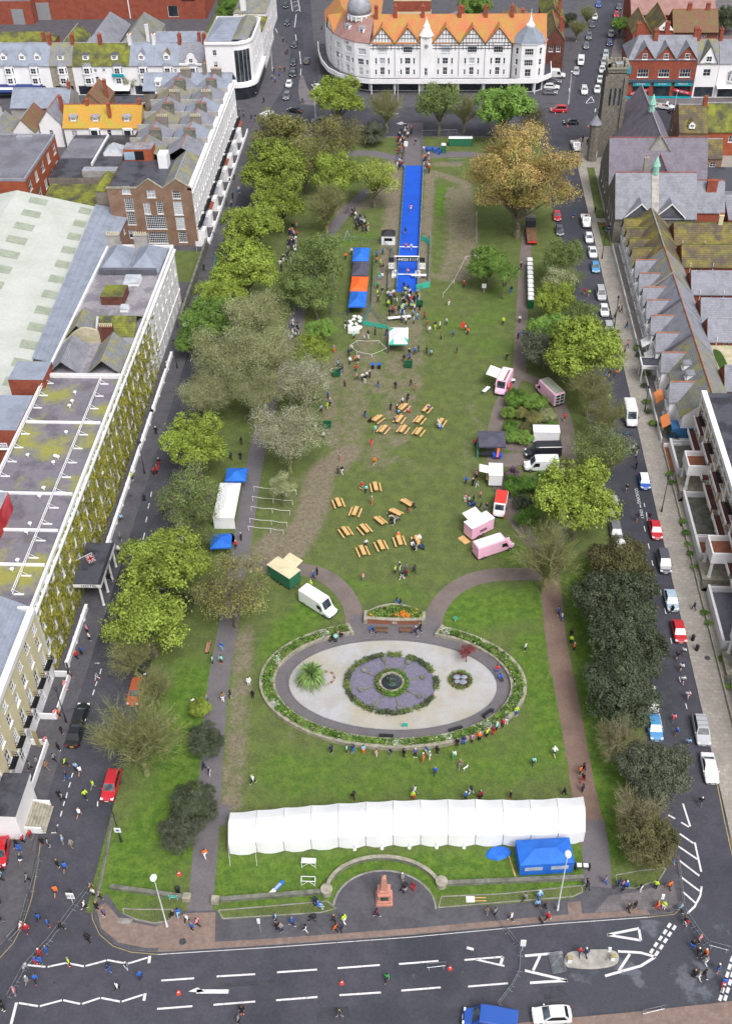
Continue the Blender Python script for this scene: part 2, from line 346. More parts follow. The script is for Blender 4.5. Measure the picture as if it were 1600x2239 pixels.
# ---- park lawn: one sheet whose wear is a property of the turf
kerbS=PL('205,1985 207,2010 222,2040 250,2065 290,2078 345,2082 600,2066 900,2044 1200,2016 1420,2001 1470,1995 1488,1978 1490,1900')
park=[(-37.2,74),(-37.2,281)]+[(-30,283.5),(24,283.5),(29.4,279)]+[(29.4,75)]+kerbS[::-1]
block('park_kerb',park,'pavement',.11)
def wear_field(X,Y):
 W=np.zeros_like(X);G=np.zeros_like(X)
 def seg(pts,wd,st,F):
  pts=[P(*map(float,t.split(',')))[:2]for t in pts.split()];D=np.full_like(X,1e9)
  for(ax,ay),(bx,by)in zip(pts,pts[1:]):
   L2=(bx-ax)**2+(by-ay)**2+1e-9;t=np.clip(((X-ax)*(bx-ax)+(Y-ay)*(by-ay))/L2,0,1);D=np.minimum(D,np.hypot(X-ax-t*(bx-ax),Y-ay-t*(by-ay)))
  F[:]=np.maximum(F,st*np.clip(1.45-D/wd,0,1))
 for p,wd,st in[('760,990 700,1040 685,1110 650,1190 610,1232',3.2,1),('535,1380 528,1480 518,1600 505,1760',2.0,.8),('560,1230 600,1180 610,1240',3,.9),('845,620 860,540 868,370',3.2,1),('940,380 935,470 930,560 928,620',1.6,.95),('950,380 1015,400 1030,520 1010,610',2.2,.85),('990,420 1000,520 985,600',3.2,.8),('935,600 990,612 1040,600',2,.75),('810,640 800,760 830,850',3.0,.75),('860,700 880,860 860,960',4.5,.7),('740,780 780,860 770,960 820,1010',4,.68),('900,640 905,720 900,840',3,.72),('760,960 870,1010 940,1030',2.2,.55),('740,1000 720,900 730,820',2.2,.75),('1030,890 1060,950 1090,1020',1.5,.55),('1025,960 1030,1080 1060,1130',2.2,.5),('1215,1300 1250,1650 1290,1790',.9,.55),('1180,1290 1215,1520 1255,1720',.8,.6),('575,1560 640,1610 760,1638 900,1645',1.0,.45),('900,1690 1000,1650 1080,1600',1.2,.35),('560,1640 545,1740',1.5,.4),('620,1040 640,1100 630,1160',2.5,.55),('750,460 830,440 870,350',3.5,.9),('960,360 1000,360',2,.9),('830,1130 880,1160',3,.3),('500,1380 470,1380',1.5,.35),('640,700 700,780 720,860',3,.7),('600,560 680,480 760,430',3,.5),('870,1230 960,1240',3,.28)]:seg(p,wd,st,W)
 for p,wd,st in[('490,1930 1260,1900',4,1),('640,1380 690,1330 610,1420',3.5,1),('1010,1340 1160,1320',4.5,1),('1170,1420 1220,1640',4,.95),('300,1900 400,1760 440,1500',6,1),('1260,1240 1300,1500 1340,1850',3,1),('1130,1220 1190,1200',3,.9),('965,410 962,470',1.2,1.2),('985,530 990,535',1,1),('620,1690 900,1700 1230,1640',5,.75),('820,790 830,770',2,.9),('740,1280 900,1310',3,.6),('960,700 1080,760',5,.55),('1290,560 1290,800',3,1),('800,520 740,530',3,.8),('1100,640 1060,700',4,.6)]:seg(p,wd,st,G)
 W=np.where(G>1,W*.1,W)
 return W,G
mbp=MB()
xs=np.arange(-37.2,29.5,.55);ys=np.arange(61.5,283.5,.6);XX,YY=np.meshgrid(xs,ys);nx,ny=len(xs),len(ys)
kx,ky=zip(*[(p[0],p[1])for p in kerbS]);kx=np.array(kx[3:10]);ky=np.array(ky[3:10])
lim=np.interp(XX,kx,ky)+2.2
Ycl=np.maximum(YY,np.minimum(lim,67));W0,G0=wear_field(XX,YY)
V=np.stack([XX.ravel(),Ycl.ravel(),np.full(XX.size,.12)],1)
idx=np.arange(nx*ny).reshape(ny,nx);Fc=np.stack([idx[:-1,:-1],idx[:-1,1:],idx[1:,1:],idx[1:,:-1]],-1).reshape(-1,4)
keep=(np.ptp(V[Fc][:,:,1],axis=1)>.02);Fc=Fc[keep]
me=bpy.data.meshes.new('lawn');me.from_pydata(V.tolist(),[],Fc.tolist())
for nm,arr in(('wear',W0),('lush',G0)):
 at=me.attributes.new(nm,'FLOAT','POINT');at.data.foreach_set('value',np.clip(arr.ravel(),0,1))
def grass_mat():
 m=bpy.data.materials.new('turf');m.use_nodes=True;MATS['turf']=m;n=m.node_tree.nodes;L=m.node_tree.links;b=n['Principled BSDF'];b.inputs['Roughness'].default_value=.9;b.inputs['Specular IOR Level'].default_value=.15
 geo=n.new('ShaderNodeNewGeometry')
 def noise(s,d=6,r=.65):
  t=n.new('ShaderNodeTexNoise');t.inputs['Scale'].default_value=s;t.inputs['Detail'].default_value=d;t.inputs['Roughness'].default_value=r;L.new(geo.outputs['Position'],t.inputs['Vector']);return t.outputs['Fac']
 def attr(a):t=n.new('ShaderNodeAttribute');t.attribute_name=a;return t.outputs['Fac']
 def mth(op,a,c):
  t=n.new('ShaderNodeMath');t.operation=op
  for s,v in((t.inputs[0],a),(t.inputs[1],c)):
   if hasattr(v,'links'):L.new(v,s)
   else:s.default_value=v
  return t.outputs[0]
 def mr(f,a,c,v0=0,v1=1):
  r=n.new('ShaderNodeMapRange');r.interpolation_type='SMOOTHSTEP';r.inputs['From Min'].default_value=a;r.inputs['From Max'].default_value=c;r.inputs['To Min'].default_value=v0;r.inputs['To Max'].default_value=v1;L.new(f,r.inputs['Value']);return r.outputs[0]
 def mix(f,a,c,mode='MIX'):
  x=n.new('ShaderNodeMix');x.data_type='RGBA';x.blend_type=mode
  for s,v in((x.inputs[0],f),(x.inputs[6],a),(x.inputs[7],c)):
   if hasattr(v,'links'):L.new(v,s)
   elif isinstance(v,(int,float)):s.default_value=v
   else:s.default_value=(*v,1)
  return x.outputs[2]
 c=mix(mr(noise(.5),.4,.62),lin('545f38'),lin('5e6a3c'))
 lush=mth('ADD',attr('lush'),mth('MULTIPLY',mth('SUBTRACT',noise(.25),.5),1.2))
 c=mix(mr(lush,.2,1.1),c,mix(mr(noise(.9),.38,.62),lin('476327'),lin('5b742e')))
 wr=mth('ADD',attr('wear'),mth('MULTIPLY',mth('SUBTRACT',noise(.45,8,.72),.5),1.5))
 c=mix(mr(wr,.4,.95),c,mix(mr(noise(1.6),.4,.6),lin('6d6656'),lin('7c7464')))
 g=n.new('ShaderNodeCombineColor');f=mr(noise(5,10,.95),.37,.63,.55,1.5);[L.new(f,g.inputs[i])for i in range(3)]
 c=mix(1.0,c,g.outputs[0],'MULTIPLY');L.new(c,b.inputs['Base Color'])
 bp=n.new('ShaderNodeBump');bp.inputs['Strength'].default_value=.5;bp.inputs['Distance'].default_value=.08;L.new(noise(9,5,.7),bp.inputs['Height']);L.new(bp.outputs[0],b.inputs['Normal'])
grass_mat();me.materials.append(MATS['turf']);me.update();struct(inst(me,'lawn'))
# ---- near pavement with its patches
np_in=PL('1477,1862 1462,1895 1440,1928 1385,1946 1350,1944 1332,1928 1280,1930 1276,1952 1250,1966 1100,1978 952,1988 733,1996 640,2003 486,2013 473,1992 404,1992 385,2010 345,2024 300,2016 262,1996 250,1975 235,1955')
sheet('pavement',kerbS[::-1]+PL('204,1960 206,1978')+np_in[::-1],.128,'pavement_dark')
PZ=.129
for s,m in[('430,2070 470,2066 472,1996 406,1998 340,2028 262,2010 232,1975 212,1985 222,2030 260,2062 320,2074','pavement_red'),('345,2082 600,2066 900,2044 1200,2016 1420,2001 1412,1990 1200,2004 900,2031 600,2053 350,2068','pavement_red'),('1240,1975 1268,1972 1272,2005 1242,2008','pavement_red'),('1300,1996 1330,1960 1390,1952 1470,1930 1482,1975 1462,1988','pavement'),('262,2008 292,2010 286,2022 256,2020','kerb')]:
 PZ+=.0035;sheet('paving_patch',PL(s),PZ,m)
beds=['270,1988 300,1990 380,1990 384,2002 372,2014 340,2020 300,2012 272,2000','478,1992 600,1982 715,1972 735,1988 700,1997 600,2003 488,2010','965,1962 1100,1956 1270,1938 1272,1952 1250,1962 1100,1974 958,1986','1345,1915 1400,1905 1455,1900 1440,1925 1385,1944 1350,1940']
edge=MB()
for s in beds:
 p=PL(s);c=(sum(q[0]for q in p)/len(p),sum(q[1]for q in p)/len(p));sheet('lawn',p,.15,'turf')
 for a,b in zip(p,p[1:]+p[:1]):edge.tube((a[0],a[1],.13),(b[0],b[1],.13),.09,.09,4)
struct(edge.build('lawn_edging','kerb'))
plz=ell(-3.35,63.35,5.7,4.6,17,.02,PI-.02);sheet('plaza',plz+[(-9.1,61.9),(2.4,62.7)],.138,'pavement_dark')
# ---- paths
def path_strip(pix,wid,mat,z=.126,k=4):
 mb=MB();pts=smooth_pts([P(*map(float,t.split(',')))for t in pix.split()],k);ribbon(mb,pts,wid,z);return struct(mb.build('path',mat))
path_strip('437,1996 448,1880 458,1750 468,1600 480,1480 498,1380 520,1250 540,1120 556,1020 580,920 620,790 668,640 715,520 790,430 880,350',2.9,'path_grey')
path_strip('1308,1935 1300,1850 1283,1770 1262,1650 1238,1520 1215,1400 1204,1290 1196,1230 1180,1190',[2.9]*40,'path_red',.127)
path_strip('1305,1940 1302,1870 1290,1790',3.2,'path_grey',.131)
path_strip('1290,1795 1275,1730 1268,1690',3.0,'path_red',.134)
path_strip('430,1790 470,1782 500,1785',3,'path_grey',.131)
path_strip('1160,470 1150,540 1143,640 1138,740 1134,830',2.4,'path',.126)
path_strip('1134,820 1098,880 1080,950 1082,1030 1108,1100 1145,1165 1190,1225',2.4,'path',.130)
path_strip('1134,820 1190,845 1228,900 1243,980 1240,1080 1220,1170 1196,1235',2.4,'path',.134)
path_strip('1085,955 1120,970 1180,975 1240,990',4.5,'path',.138)
path_strip('1085,1010 1130,1005 1180,1010 1235,1030',3.5,'path',.142)
path_strip('768,1408 775,1350 758,1305 722,1268 680,1250 620,1242 560,1240',2.7,'path',.130)
path_strip('945,1405 950,1345 980,1300 1025,1271 1085,1258 1190,1256',2.7,'path',.131)
path_strip('902,362 904,330 906,296 906,270',4.6,'path_grey',.131)
path_strip('700,345 800,335 870,345 1000,338 1100,345',3.5,'path_grey',.127)
# ---- oval garden floor
OX,OY=-3.5,96.2
sheet('path',ell(OX,OY,16.0,9.5,64),.136,'path_grey')
sheet('path',[(-10.3,104.0),(3.4,104.2),(2.6,109.0),(-9.4,108.8)],.140,'path_grey')
sheet('gravel',ell(OX,OY,14.1,7.8,56),.145,'gravel_white')
sheet('gravel',ell(-3.6,96.1,6.0,5.0,40),.150,'gravel_purple')
# ---- painted road markings (each set a thin sheet of paint)
def lines(name,segs,wd,z=.006,mat='paint_white'):
 mb=MB()
 for s in segs:
  pts=[P(*map(float,t.split(',')))for t in s.split()];ribbon(mb,[(p[0],p[1])for p in pts],wd,z)
 return struct(mb.build(name,mat))
lines('road_marking',['353,2144 425,2139','474,2135 558,2130','606,2126 693,2120','738,2117 830,2110','872,2108 958,2101','344,2206 421,2200','467,2197 558,2190','604,2187 694,2180','742,2176 833,2170','877,2166 963,2159','1023,2157 1110,2150','1015,2099 1099,2092','1040,2098 1102,2112','60,2110 100,2114','105,2114 143,2106','144,2105 184,2113','188,2112 233,2100','235,2099 277,2107','280,2107 323,2094','42,2193 84,2200','88,2200 136,2187','139,2187 176,2195','180,2195 219,2182','222,2182 263,2190','267,2190 313,2175'],.2)
lines('road_marking',['328,2090 326,2106','56,2105 52,2118','318,2172 315,2188','37,2192 25,2239','1099,2092 1094,2108','1035,2076 1020,2072'],.3)
lines('road_marking',['430,2168 500,2168'],.45);sheet('road_marking',PL('412,2168 432,2159 448,2168 434,2170'),.006,'paint_white')
lines('road_marking',['1327,2044 1396,2030','1396,2032 1400,2056','1400,2056 1327,2044','1147,2090 1228,2083','1180,2090 1165,2122','1225,2088 1208,2112','1147,2122 1240,2144','1240,2144 1158,2149','1350,2080 1400,2083 1432,2092','1432,2092 1400,2112 1322,2134','1376,2086 1352,2123'],.28)
lines('road_marking',[f'{1421+i*9.5:.0f},{2084-i*14:.0f} {1427+i*9.5:.0f},{2075-i*14:.0f}' for i in range(5)]+[f'{1432+i*9.5:.0f},{2089-i*14:.0f} {1438+i*9.5:.0f},{2080-i*14:.0f}' for i in range(5)]+[f'{1572+i*5:.0f},{2188-i*17:.0f} {1576+i*5:.0f},{2176-i*17:.0f}' for i in range(6)]+[f'{1583+i*5:.0f},{2188-i*17:.0f} {1587+i*5:.0f},{2176-i*17:.0f}' for i in range(4)],.32)
lines('road_marking',['1492,1757 1508,1807','1460,1782 1475,1790','1488,1798 1505,1808','1485,1823 1515,1844','1518,1842 1532,1906','1477,1847 1524,1879','1482,1880 1528,1915','1487,1917 1528,1948','1492,1950 1519,1974','1533,1938 1530,1958 1518,1982 1502,1997'],.22)
lines('road_marking',[f'{p[0]:.0f},{p[1]:.0f} {p[2]:.0f},{p[3]:.0f}' for p in[(207,1508,203,1520),(160,1690,157,1700),(155,1710,151,1722),(148,1733,145,1745),(142,1752,139,1762),(136,1773,133,1785),(127,1803,123,1820),(317,1165,313,1180),(322,1130,319,1142),(327,1100,324,1112),(332,1075,330,1086),(213,1490,209,1500),(222,1462,219,1474),(420,780,417,790),(365,960,362,972)]],.14)
lines('road_marking',['113,1821 123,1821 126,1806','91,1821 101,1821','208,1450 218,1450','214,1763 214,1752'],.14)
lines('road_marking',[f'{x:.0f},{y:.0f} {x+3:.0f},{y+12:.0f}' for x,y in[(1407,1150),(1416,1188),(1424,1225),(1443,1290),(1452,1330),(1465,1395),(1484,1480),(1498,1538)]]+['1440,1560 1447,1592','1412,1120 1414,1138','1407,1100 1409,1108'],.12)
lines('road_marking',['200,1985 203,2010 218,2043 248,2069 288,2082 345,2087','1420,2005 1473,1999 1494,1980','0,2095 30,2062 52,2020 70,1965 82,1900 90,1835'],.07,.006,'paint_yellow')
lines('road_marking',['1567,1715 1584,1800 1600,1870','1573,1715 1590,1800 1604,1870'],.1,.006,'paint_yellow')
lines('road_marking',['345,2087 600,2071 900,2049 1200,2021 1420,2005'],.07)
lines('road_marking',['648,30 644,60','646,75 650,100','655,112 658,140','658,150 657,165','636,0 640,25','652,0 656,25','866,236 878,236','842,248 872,248','990,237 1020,237'],.2)
lines('road_marking',['640,5 652,2','642,15 654,10','645,25 656,20','602,62 616,90','604,70 624,108','580,252 590,243','1280,225 1292,211','1292,211 1298,222','1280,226 1299,223'],.2)
lines('road_marking',['870,270 905,270'],.3);sheet('road_marking',PL('866,270 878,266 884,270 876,273'),.006,'paint_white')
def letters(txt,size,loc,rz,mat,name,parent=None,tilt=0,ext=.0,sx=1):
 cu=bpy.data.curves.new(name,'FONT');cu.body=txt;cu.size=size;cu.extrude=ext;cu.resolution_u=2;cu.align_x='CENTER';cu.align_y='CENTER'
 o=bpy.data.objects.new(name,cu);COL.objects.link(o)
 dg=bpy.context.evaluated_depsgraph_get();me=bpy.data.meshes.new_from_object(o.evaluated_get(dg));bpy.data.objects.remove(o)
 me.materials.clear();me.materials.append(MATS[mat])
 return inst(me,name,parent,loc,0,(sx,1,1),(tilt,0,rz))
q=P(1393,1085);struct(letters('LOADING',.75,(q[0],q[1],.007),-PI/2,'paint_white','road_marking',sx=1.15))
q=P(1402,1124);struct(letters('ONLY',.75,(q[0],q[1],.007),-PI/2,'paint_white','road_marking',sx=1.1))
q=P(1399,1108);lines('road_marking',['1398,1103 1400,1110'],.12)
# ---- repairs and covers in the carriageway
for i,s in enumerate(['690,2205 760,2200 770,2232 695,2236','480,2150 600,2142 602,2152 482,2160','1180,2160 1260,2150 1268,2176 1190,2186','1370,1075 1392,1075 1408,1150 1384,1150','1440,1500 1462,1498 1480,1590 1455,1594','255,1300 300,1298 285,1350 236,1354','190,1560 215,1558 200,1640 172,1642','640,60 660,60 664,108 645,108','1010,245 1100,243 1102,254 1012,256']):sheet('road_patch',PL(s),.003,'asphalt_new')
_c=MB();_c.lathe([(.34,0),(.34,.006)],n=14);_cm=_c.mesh('manhole_cover','iron')
for px,py in((570,2125),(905,2135),(700,2190),(1010,2130),(1460,2110),(210,1900),(170,1780),(1400,1230),(1480,1460),(1538,1800),(320,1200),(655,125),(1100,250),(120,2150)):q=P(px,py);struct(inst(_cm,'manhole_cover',None,(q[0],q[1],.0)))
for px,py,c in((262,1712,.12),(285,1085,.12),(1520,1240,.12),(1490,1150,.12),(1545,1440,.12),(400,2060,.134)):q=P(px,py);struct(inst(_cm,'manhole_cover',None,(q[0],q[1],c),0,1.2))
# ================================================================ body shapes (meshes only; people are placed at the end)
def skin_mesh(name,V,Ed,Rd,mat,sub=1):
 me=bpy.data.meshes.new(name);me.from_pydata(V,Ed,[]);o=bpy.data.objects.new(name,me);COL.objects.link(o);o.modifiers.new('s','SKIN');md=o.modifiers.new('d','SUBSURF');md.levels=md.render_levels=sub
 for i,r in enumerate(Rd):me.skin_vertices[0].data[i].radius=(r,r)if not isinstance(r,tuple)else r
 me.skin_vertices[0].data[0].use_root=True
 m2=bpy.data.meshes.new_from_object(o.evaluated_get(bpy.context.evaluated_depsgraph_get()));bpy.data.objects.remove(o);m2.name=name;m2.materials.clear();m2.materials.append(MATS[mat]);m2.polygons.foreach_set('use_smooth',[True]*len(m2.polygons));return m2
POSE={'s':dict(pz=.95,cy=0,ra=((.25,-.03,1.14),(.25,.06,.9),(.24,.1,.8)),la=((-.25,-.02,1.14),(-.24,.09,.92),(-.22,.13,.82)),rl=((.11,.03,.5),(.12,0,.09),(.13,.17,.04)),ll=((-.1,.02,.5),(-.12,-.02,.09),(-.14,.15,.04))),'w':dict(pz=.93,cy=.04,ra=((.25,-.14,1.14),(.24,-.16,.9),(.23,-.14,.81)),la=((-.25,.1,1.15),(-.23,.25,.97),(-.21,.3,.9)),rl=((.1,.2,.53),(.11,.3,.11),(.11,.47,.08)),ll=((-.1,-.02,.5),(-.11,-.32,.16),(-.11,-.2,.04))),'r':dict(pz=.93,cy=.12,ra=((.27,-.2,1.2),(.24,.04,1.08),(.2,.14,1.14)),la=((-.27,.12,1.16),(-.18,.32,1.22),(-.14,.4,1.3)),rl=((.1,.36,.68),(.1,.28,.28),(.1,.44,.2)),ll=((-.1,-.08,.5),(-.1,-.42,.42),(-.1,-.5,.28))),'t':dict(pz=.52,cy=-.02,ra=((.26,.1,.72),(.16,.34,.66),(.1,.42,.66)),la=((-.26,.1,.72),(-.14,.34,.68),(-.08,.4,.68)),rl=((.14,.44,.5),(.14,.42,.09),(.15,.58,.04)),ll=((-.13,.44,.5),(-.14,.44,.09),(-.16,.6,.04)))}
BODY={}
for k,p in POSE.items():
 pz,cy=p['pz'],p['cy'];ch,nk=pz+.32,pz+.52;PV=(0,0,pz);C_=(0,cy*.7,ch);Nk=(0,cy,nk);Hd=(0,cy+.03,nk+.13);Tp=(0,cy+.02,nk+.235);sh=[(s*.17,cy*.9,nk-.05)for s in(1,-1)];hp=[(s*.1,.01,pz-.07)for s in(1,-1)]
 V=[PV,C_,Nk,Hd,Tp,sh[0],*p['ra'],sh[1],*p['la'],hp[0],*p['rl'],hp[1],*p['ll']];E=[(0,1),(1,2),(2,3),(3,4),(1,5),(5,6),(6,7),(7,8),(1,9),(9,10),(10,11),(11,12),(0,13),(13,14),(14,15),(15,16),(0,17),(17,18),(18,19),(19,20)]
 Rr=[(.14,.1),(.15,.1),.052,(.085,.1),.06,.065,.045,.035,.03,.065,.045,.035,.03,.085,.058,.042,.035,.085,.058,.042,.035]
 b=skin_mesh('body',V,E,Rr,'skin')
 V=[(0,0,pz-.06),PV,C_,(0,cy,nk-.02),sh[0],*p['ra'][:2],sh[1],*p['la'][:2]];E=[(0,1),(1,2),(2,3),(2,4),(4,5),(5,6),(2,7),(7,8),(8,9)];t=skin_mesh('top',V,E,[(.17,.125),(.165,.12),(.185,.13),.075,.088,.07,.055,.088,.07,.055],'cloth')
 tg={}
 for nm,n,r3 in(('trousers',2,.062),('shorts',1,.085)):
  V=[PV,hp[0],*p['rl'][:n],hp[1],*p['ll'][:n]]
  if n==1:V=[PV,hp[0],tuple(np.array(hp[0])*.3+np.array(p['rl'][0])*.7),hp[1],tuple(np.array(hp[1])*.3+np.array(p['ll'][0])*.7)];E=[(0,1),(1,2),(0,3),(3,4)];Rr=[(.165,.12),.11,.09,.11,.09]
  else:E=[(0,1),(1,2),(2,3),(0,4),(4,5),(5,6)];Rr=[(.165,.12),.108,.075,.062,.108,.075,.062]
  tg[nm]=skin_mesh(nm,V,E,Rr,'cloth')
 h=MB();h.blob((0,Hd[1]-.015,Hd[2]+.045),.1,.115,.11,8,6);hair=h.mesh('hair','cloth',True)
 s_=MB();[s_.blob((a[1][0],a[1][1]+(.07 if k!='r' else .05),max(.05,a[1][2]-.04)),.055,.14,.05,8,4)for a in(p['rl'],p['ll'])];shoes=s_.mesh('shoes','cloth',True)
 BODY[k]=(b,t,tg['trousers'],tg['shorts'],hair,shoes)
def dog_mesh():
 V=[(0,-.3,.48),(0,0,.46),(0,.3,.5),(0,.42,.64),(0,.56,.66),(.08,-.3,.25),(.08,-.32,.03),(-.08,-.3,.25),(-.08,-.32,.03),(.08,.28,.25),(.08,.28,.03),(-.08,.28,.25),(-.08,.28,.03),(0,-.5,.62)]
 return skin_mesh('body',V,[(0,1),(1,2),(2,3),(3,4),(0,5),(5,6),(0,7),(7,8),(2,9),(9,10),(2,11),(11,12),(0,13)],[.11,.12,.13,.09,.06,.05,.03,.05,.03,.05,.03,.05,.03,.02],'cloth')
DOG=dog_mesh()
# ================================================================ buildings: helpers
WM={}
def win_mesh(w,h,kind):
 key=(round(w,2),round(h,2),kind)
 if key in WM:return WM[key]
 p=MB();f=MB();x0,x1,z0,z1=-w/2,w/2,-h/2,h/2;dark='glass';fm='frame_white';t=min(.09,w*.1);nx,nz,sill=2,2,True
 if kind.startswith('pale'):dark='glass_pale'
 if kind.startswith('half'):dark=None
 if 'grid' in kind:nx,nz=max(2,round(w/.42)),max(3,round(h/.5))
 if 'one' in kind:nx,nz=1,2
 if 'tri' in kind:nx,nz=3,2
 if 'quad' in kind:nx,nz=4,2
 if 'shop' in kind:nx,nz,sill,fm=max(1,round(w/1.6)),1,False,'steel_dark'
 if 'door' in kind:nx,nz,sill=1,1,False
 if 'black' in kind:fm='timber_black'
 if 'arch' in kind:
  n=9;pts=[(x1,0,z0),*[(x1*math.cos(PI*i/(n-1)),0,z1-x1+x1*math.sin(PI*i/(n-1)))for i in range(n)],(x0,0,z0)]
  p.add(pts,[tuple(range(len(pts)))][::1]);p.f=[q[::-1]for q in p.f]
  for a,b in zip(pts,pts[1:]):f.tube((a[0],-.03,a[2]),(b[0],-.03,b[2]),.06,.06,4)
  f.box(-.04,-.05,z0,.04,.01,z1);f.box(x0,-.05,z1-x1-.05,x1,.01,z1-x1+.05);f.box(x0-.1,-.14,z0-.12,x1+.1,.05,z0)
 else:
  if dark:p.quad((x0,0,z0),(x1,0,z0),(x1,0,z1),(x0,0,z1))
  else:
   k=z0+h*.5;p.quad((x0,0,z0),(x1,0,z0),(x1,0,k),(x0,0,k));p.quad((x0,0,k),(x1,0,k),(x1,0,z1),(x0,0,z1),1)
  f.box(x0,-.06,z0,x0+t,.02,z1);f.box(x1-t,-.06,z0,x1,.02,z1);f.box(x0+t,-.06,z1-t,x1-t,.02,z1);f.box(x0+t,-.06,z0,x1-t,.02,z0+t)
  b=t*.55 if 'grid' not in kind else .045
  for i in range(1,nx):u=x0+w*i/nx;f.box(u-b/2,-.045,z0+t,u+b/2,.015,z1-t)
  for i in range(1,nz):u=z0+h*i/nz;f.box(x0+t,-.05,u-b/2,x1-t,.012,u+b/2)
  if sill:f.box(x0-.12,-.24,z0-.12,x1+.12,.03,z0)
 r=(p.mesh('window',[dark or 'glass','glass_pale']),f.mesh('frame',fm));WM[key]=r;return r
def window(parent,loc,rz,w,h,kind='sash'):
 a,b=win_mesh(w,h,kind);o=inst(a,'door' if 'door' in kind else('shop_window' if 'shop' in kind else 'window'),parent,loc,rz);inst(b,'frame',o);return o
def facade(mb,org,ang,W,Hh,ops,parent,m=0,depth=.16,z0=0,wins=True,top=None):
 """wall seen from outside, org = its bottom-left corner, with real openings; ops: (u centre, z centre, w, h, kind)"""
 ca,sa=math.cos(ang),math.sin(ang)
 def pt(u,z,d=0):return(org[0]+u*ca-d*sa,org[1]+u*sa+d*ca,org[2]+z)
 us=sorted({0.0,W}|{round(min(max(o[0]+s*o[2]/2,0),W),3)for o in ops for s in(-1,1)});zs=sorted({z0,Hh}|{round(min(max(o[1]+s*o[3]/2,z0),Hh),3)for o in ops for s in(-1,1)})
 rects=[(o[0]-o[2]/2,o[0]+o[2]/2,o[1]-o[3]/2,o[1]+o[3]/2)for o in ops]
 for i in range(len(us)-1):
  uc=(us[i]+us[i+1])/2;run=None
  for k in range(len(zs)-1):
   zc=(zs[k]+zs[k+1])/2;hole=any(r[0]<uc<r[1]and r[2]<zc<r[3]for r in rects)
   if not hole and run is None:run=zs[k]
   if(hole or k==len(zs)-2)and run is not None:
    e=zs[k]if hole else zs[k+1];mb.quad(pt(us[i],run),pt(us[i+1],run),pt(us[i+1],e),pt(us[i],e),m);run=None
 for(a,b,c,d)in rects:
  for q in((a,c,a,d),(a,d,b,d),(b,d,b,c),(b,c,a,c)):mb.quad(pt(q[0],q[1]),pt(q[2],q[3]),pt(q[2],q[3],depth),pt(q[0],q[1],depth),m)
 if wins:
  for o in ops:
   p=pt(o[0],o[1],depth-.01);window(parent,(p[0]-parent.location[0],p[1]-parent.location[1],p[2]-parent.location[2]),ang,o[2],o[3],o[4]if len(o)>4 else 'sash')
S,E_,N_,W_=0.0,PI/2,PI,-PI/2
def walls(mb,x0,y0,x1,y1,h,parent,ops={},m=0,z=0,ms={}):
 """four walls of a rectangle in the parent's own frame = world (parents sit at the origin of their base)"""
 L=parent.location;
 for side,org,ang,wd in(('S',(x0,y0),S,x1-x0),('E',(x1,y0),E_,y1-y0),('N',(x1,y1),N_,x1-x0),('W',(x0,y1),W_,y1-y0)):
  facade(mb,(org[0],org[1],z),ang,wd,h,ops.get(side,[]),parent,ms.get(side,m))
def fix(mb,parent):
 L=parent.location;mb.v=[(a-L[0],b-L[1],c-L[2])for a,b,c in mb.v];return mb
def part(mb,name,mats,parent,smooth=False):return fix(mb,parent).build(name,mats,parent,smooth=smooth)
def chimney(parent,x,y,z0,z1,w=1.0,d=.6,pots=4,mat='brick_red',pot='ridge_terra',ax='x',name='chimney'):
 c=MB();c.box(x-w/2,y-d/2,z0,x+w/2,y+d/2,z1-.15);c.box(x-w/2-.08,y-d/2-.08,z1-.15,x+w/2+.08,y+d/2+.08,z1)
 o=part(c,name,mat,parent);L=parent.location
 for i in range(pots):
  t=(i+.5)/pots-.5;me=POT if pot=='ridge_terra' else POT2
  inst(me,'pot',o,(x+(t*w if ax=='x' else 0)-L[0],y+(t*d if ax=='y' else 0)-L[1],z1-L[2]))
 return o
_p=MB();_p.lathe([(.13,0),(.11,.35),(.14,.38),(.14,.5)],n=7);POT=_p.mesh('pot','ridge_terra');POT2=_p.mesh('pot','render_cream')
def gable_roof(x0,y0,x1,y1,z,rh,axis,ov=.25,th=.18,mat='slate',parent=None,ridge='ridge_terra',name='roof',rp=.5,mats2=None):
 """two slopes; axis = direction of the ridge; rp = where across the span the ridge stands"""
 r=MB();k=rh
 if axis=='x':
  yr=y0+(y1-y0)*rp;s1=k/(yr-y0);s2=k/(y1-yr)
  r.slab([(x0,y0-ov,z-ov*s1),(x1,y0-ov,z-ov*s1),(x1,yr,z+k),(x0,yr,z+k)],th);r.slab([(x1,y1+ov,z-ov*s2),(x0,y1+ov,z-ov*s2),(x0,yr,z+k),(x1,yr,z+k)],th,1 if mats2 else 0)
  rg=((x0,yr,z+k),(x1,yr,z+k))
 else:
  xr=x0+(x1-x0)*rp;s1=k/(xr-x0);s2=k/(x1-xr)
  r.slab([(x0-ov,y0,z-ov*s1),(xr,y0,z+k),(xr,y1,z+k),(x0-ov,y1,z-ov*s1)],th);r.slab([(x1+ov,y1,z-ov*s2),(xr,y1,z+k),(xr,y0,z+k),(x1+ov,y0,z-ov*s2)],th,1 if mats2 else 0)
  rg=((xr,y0,z+k),(xr,y1,z+k))
 o=part(r,name,[mat,mats2]if mats2 else mat,parent)
 if ridge:
  c=MB();c.tube((rg[0][0],rg[0][1],rg[0][2]+.02),(rg[1][0],rg[1][1],rg[1][2]+.02),.14,.14,5);part(c,'ridge_tiles',ridge,parent).parent=parent
 return o
def gable_tri(mb,a,b,apex,m=0,ops=None):mb.tri(a,b,apex,m)
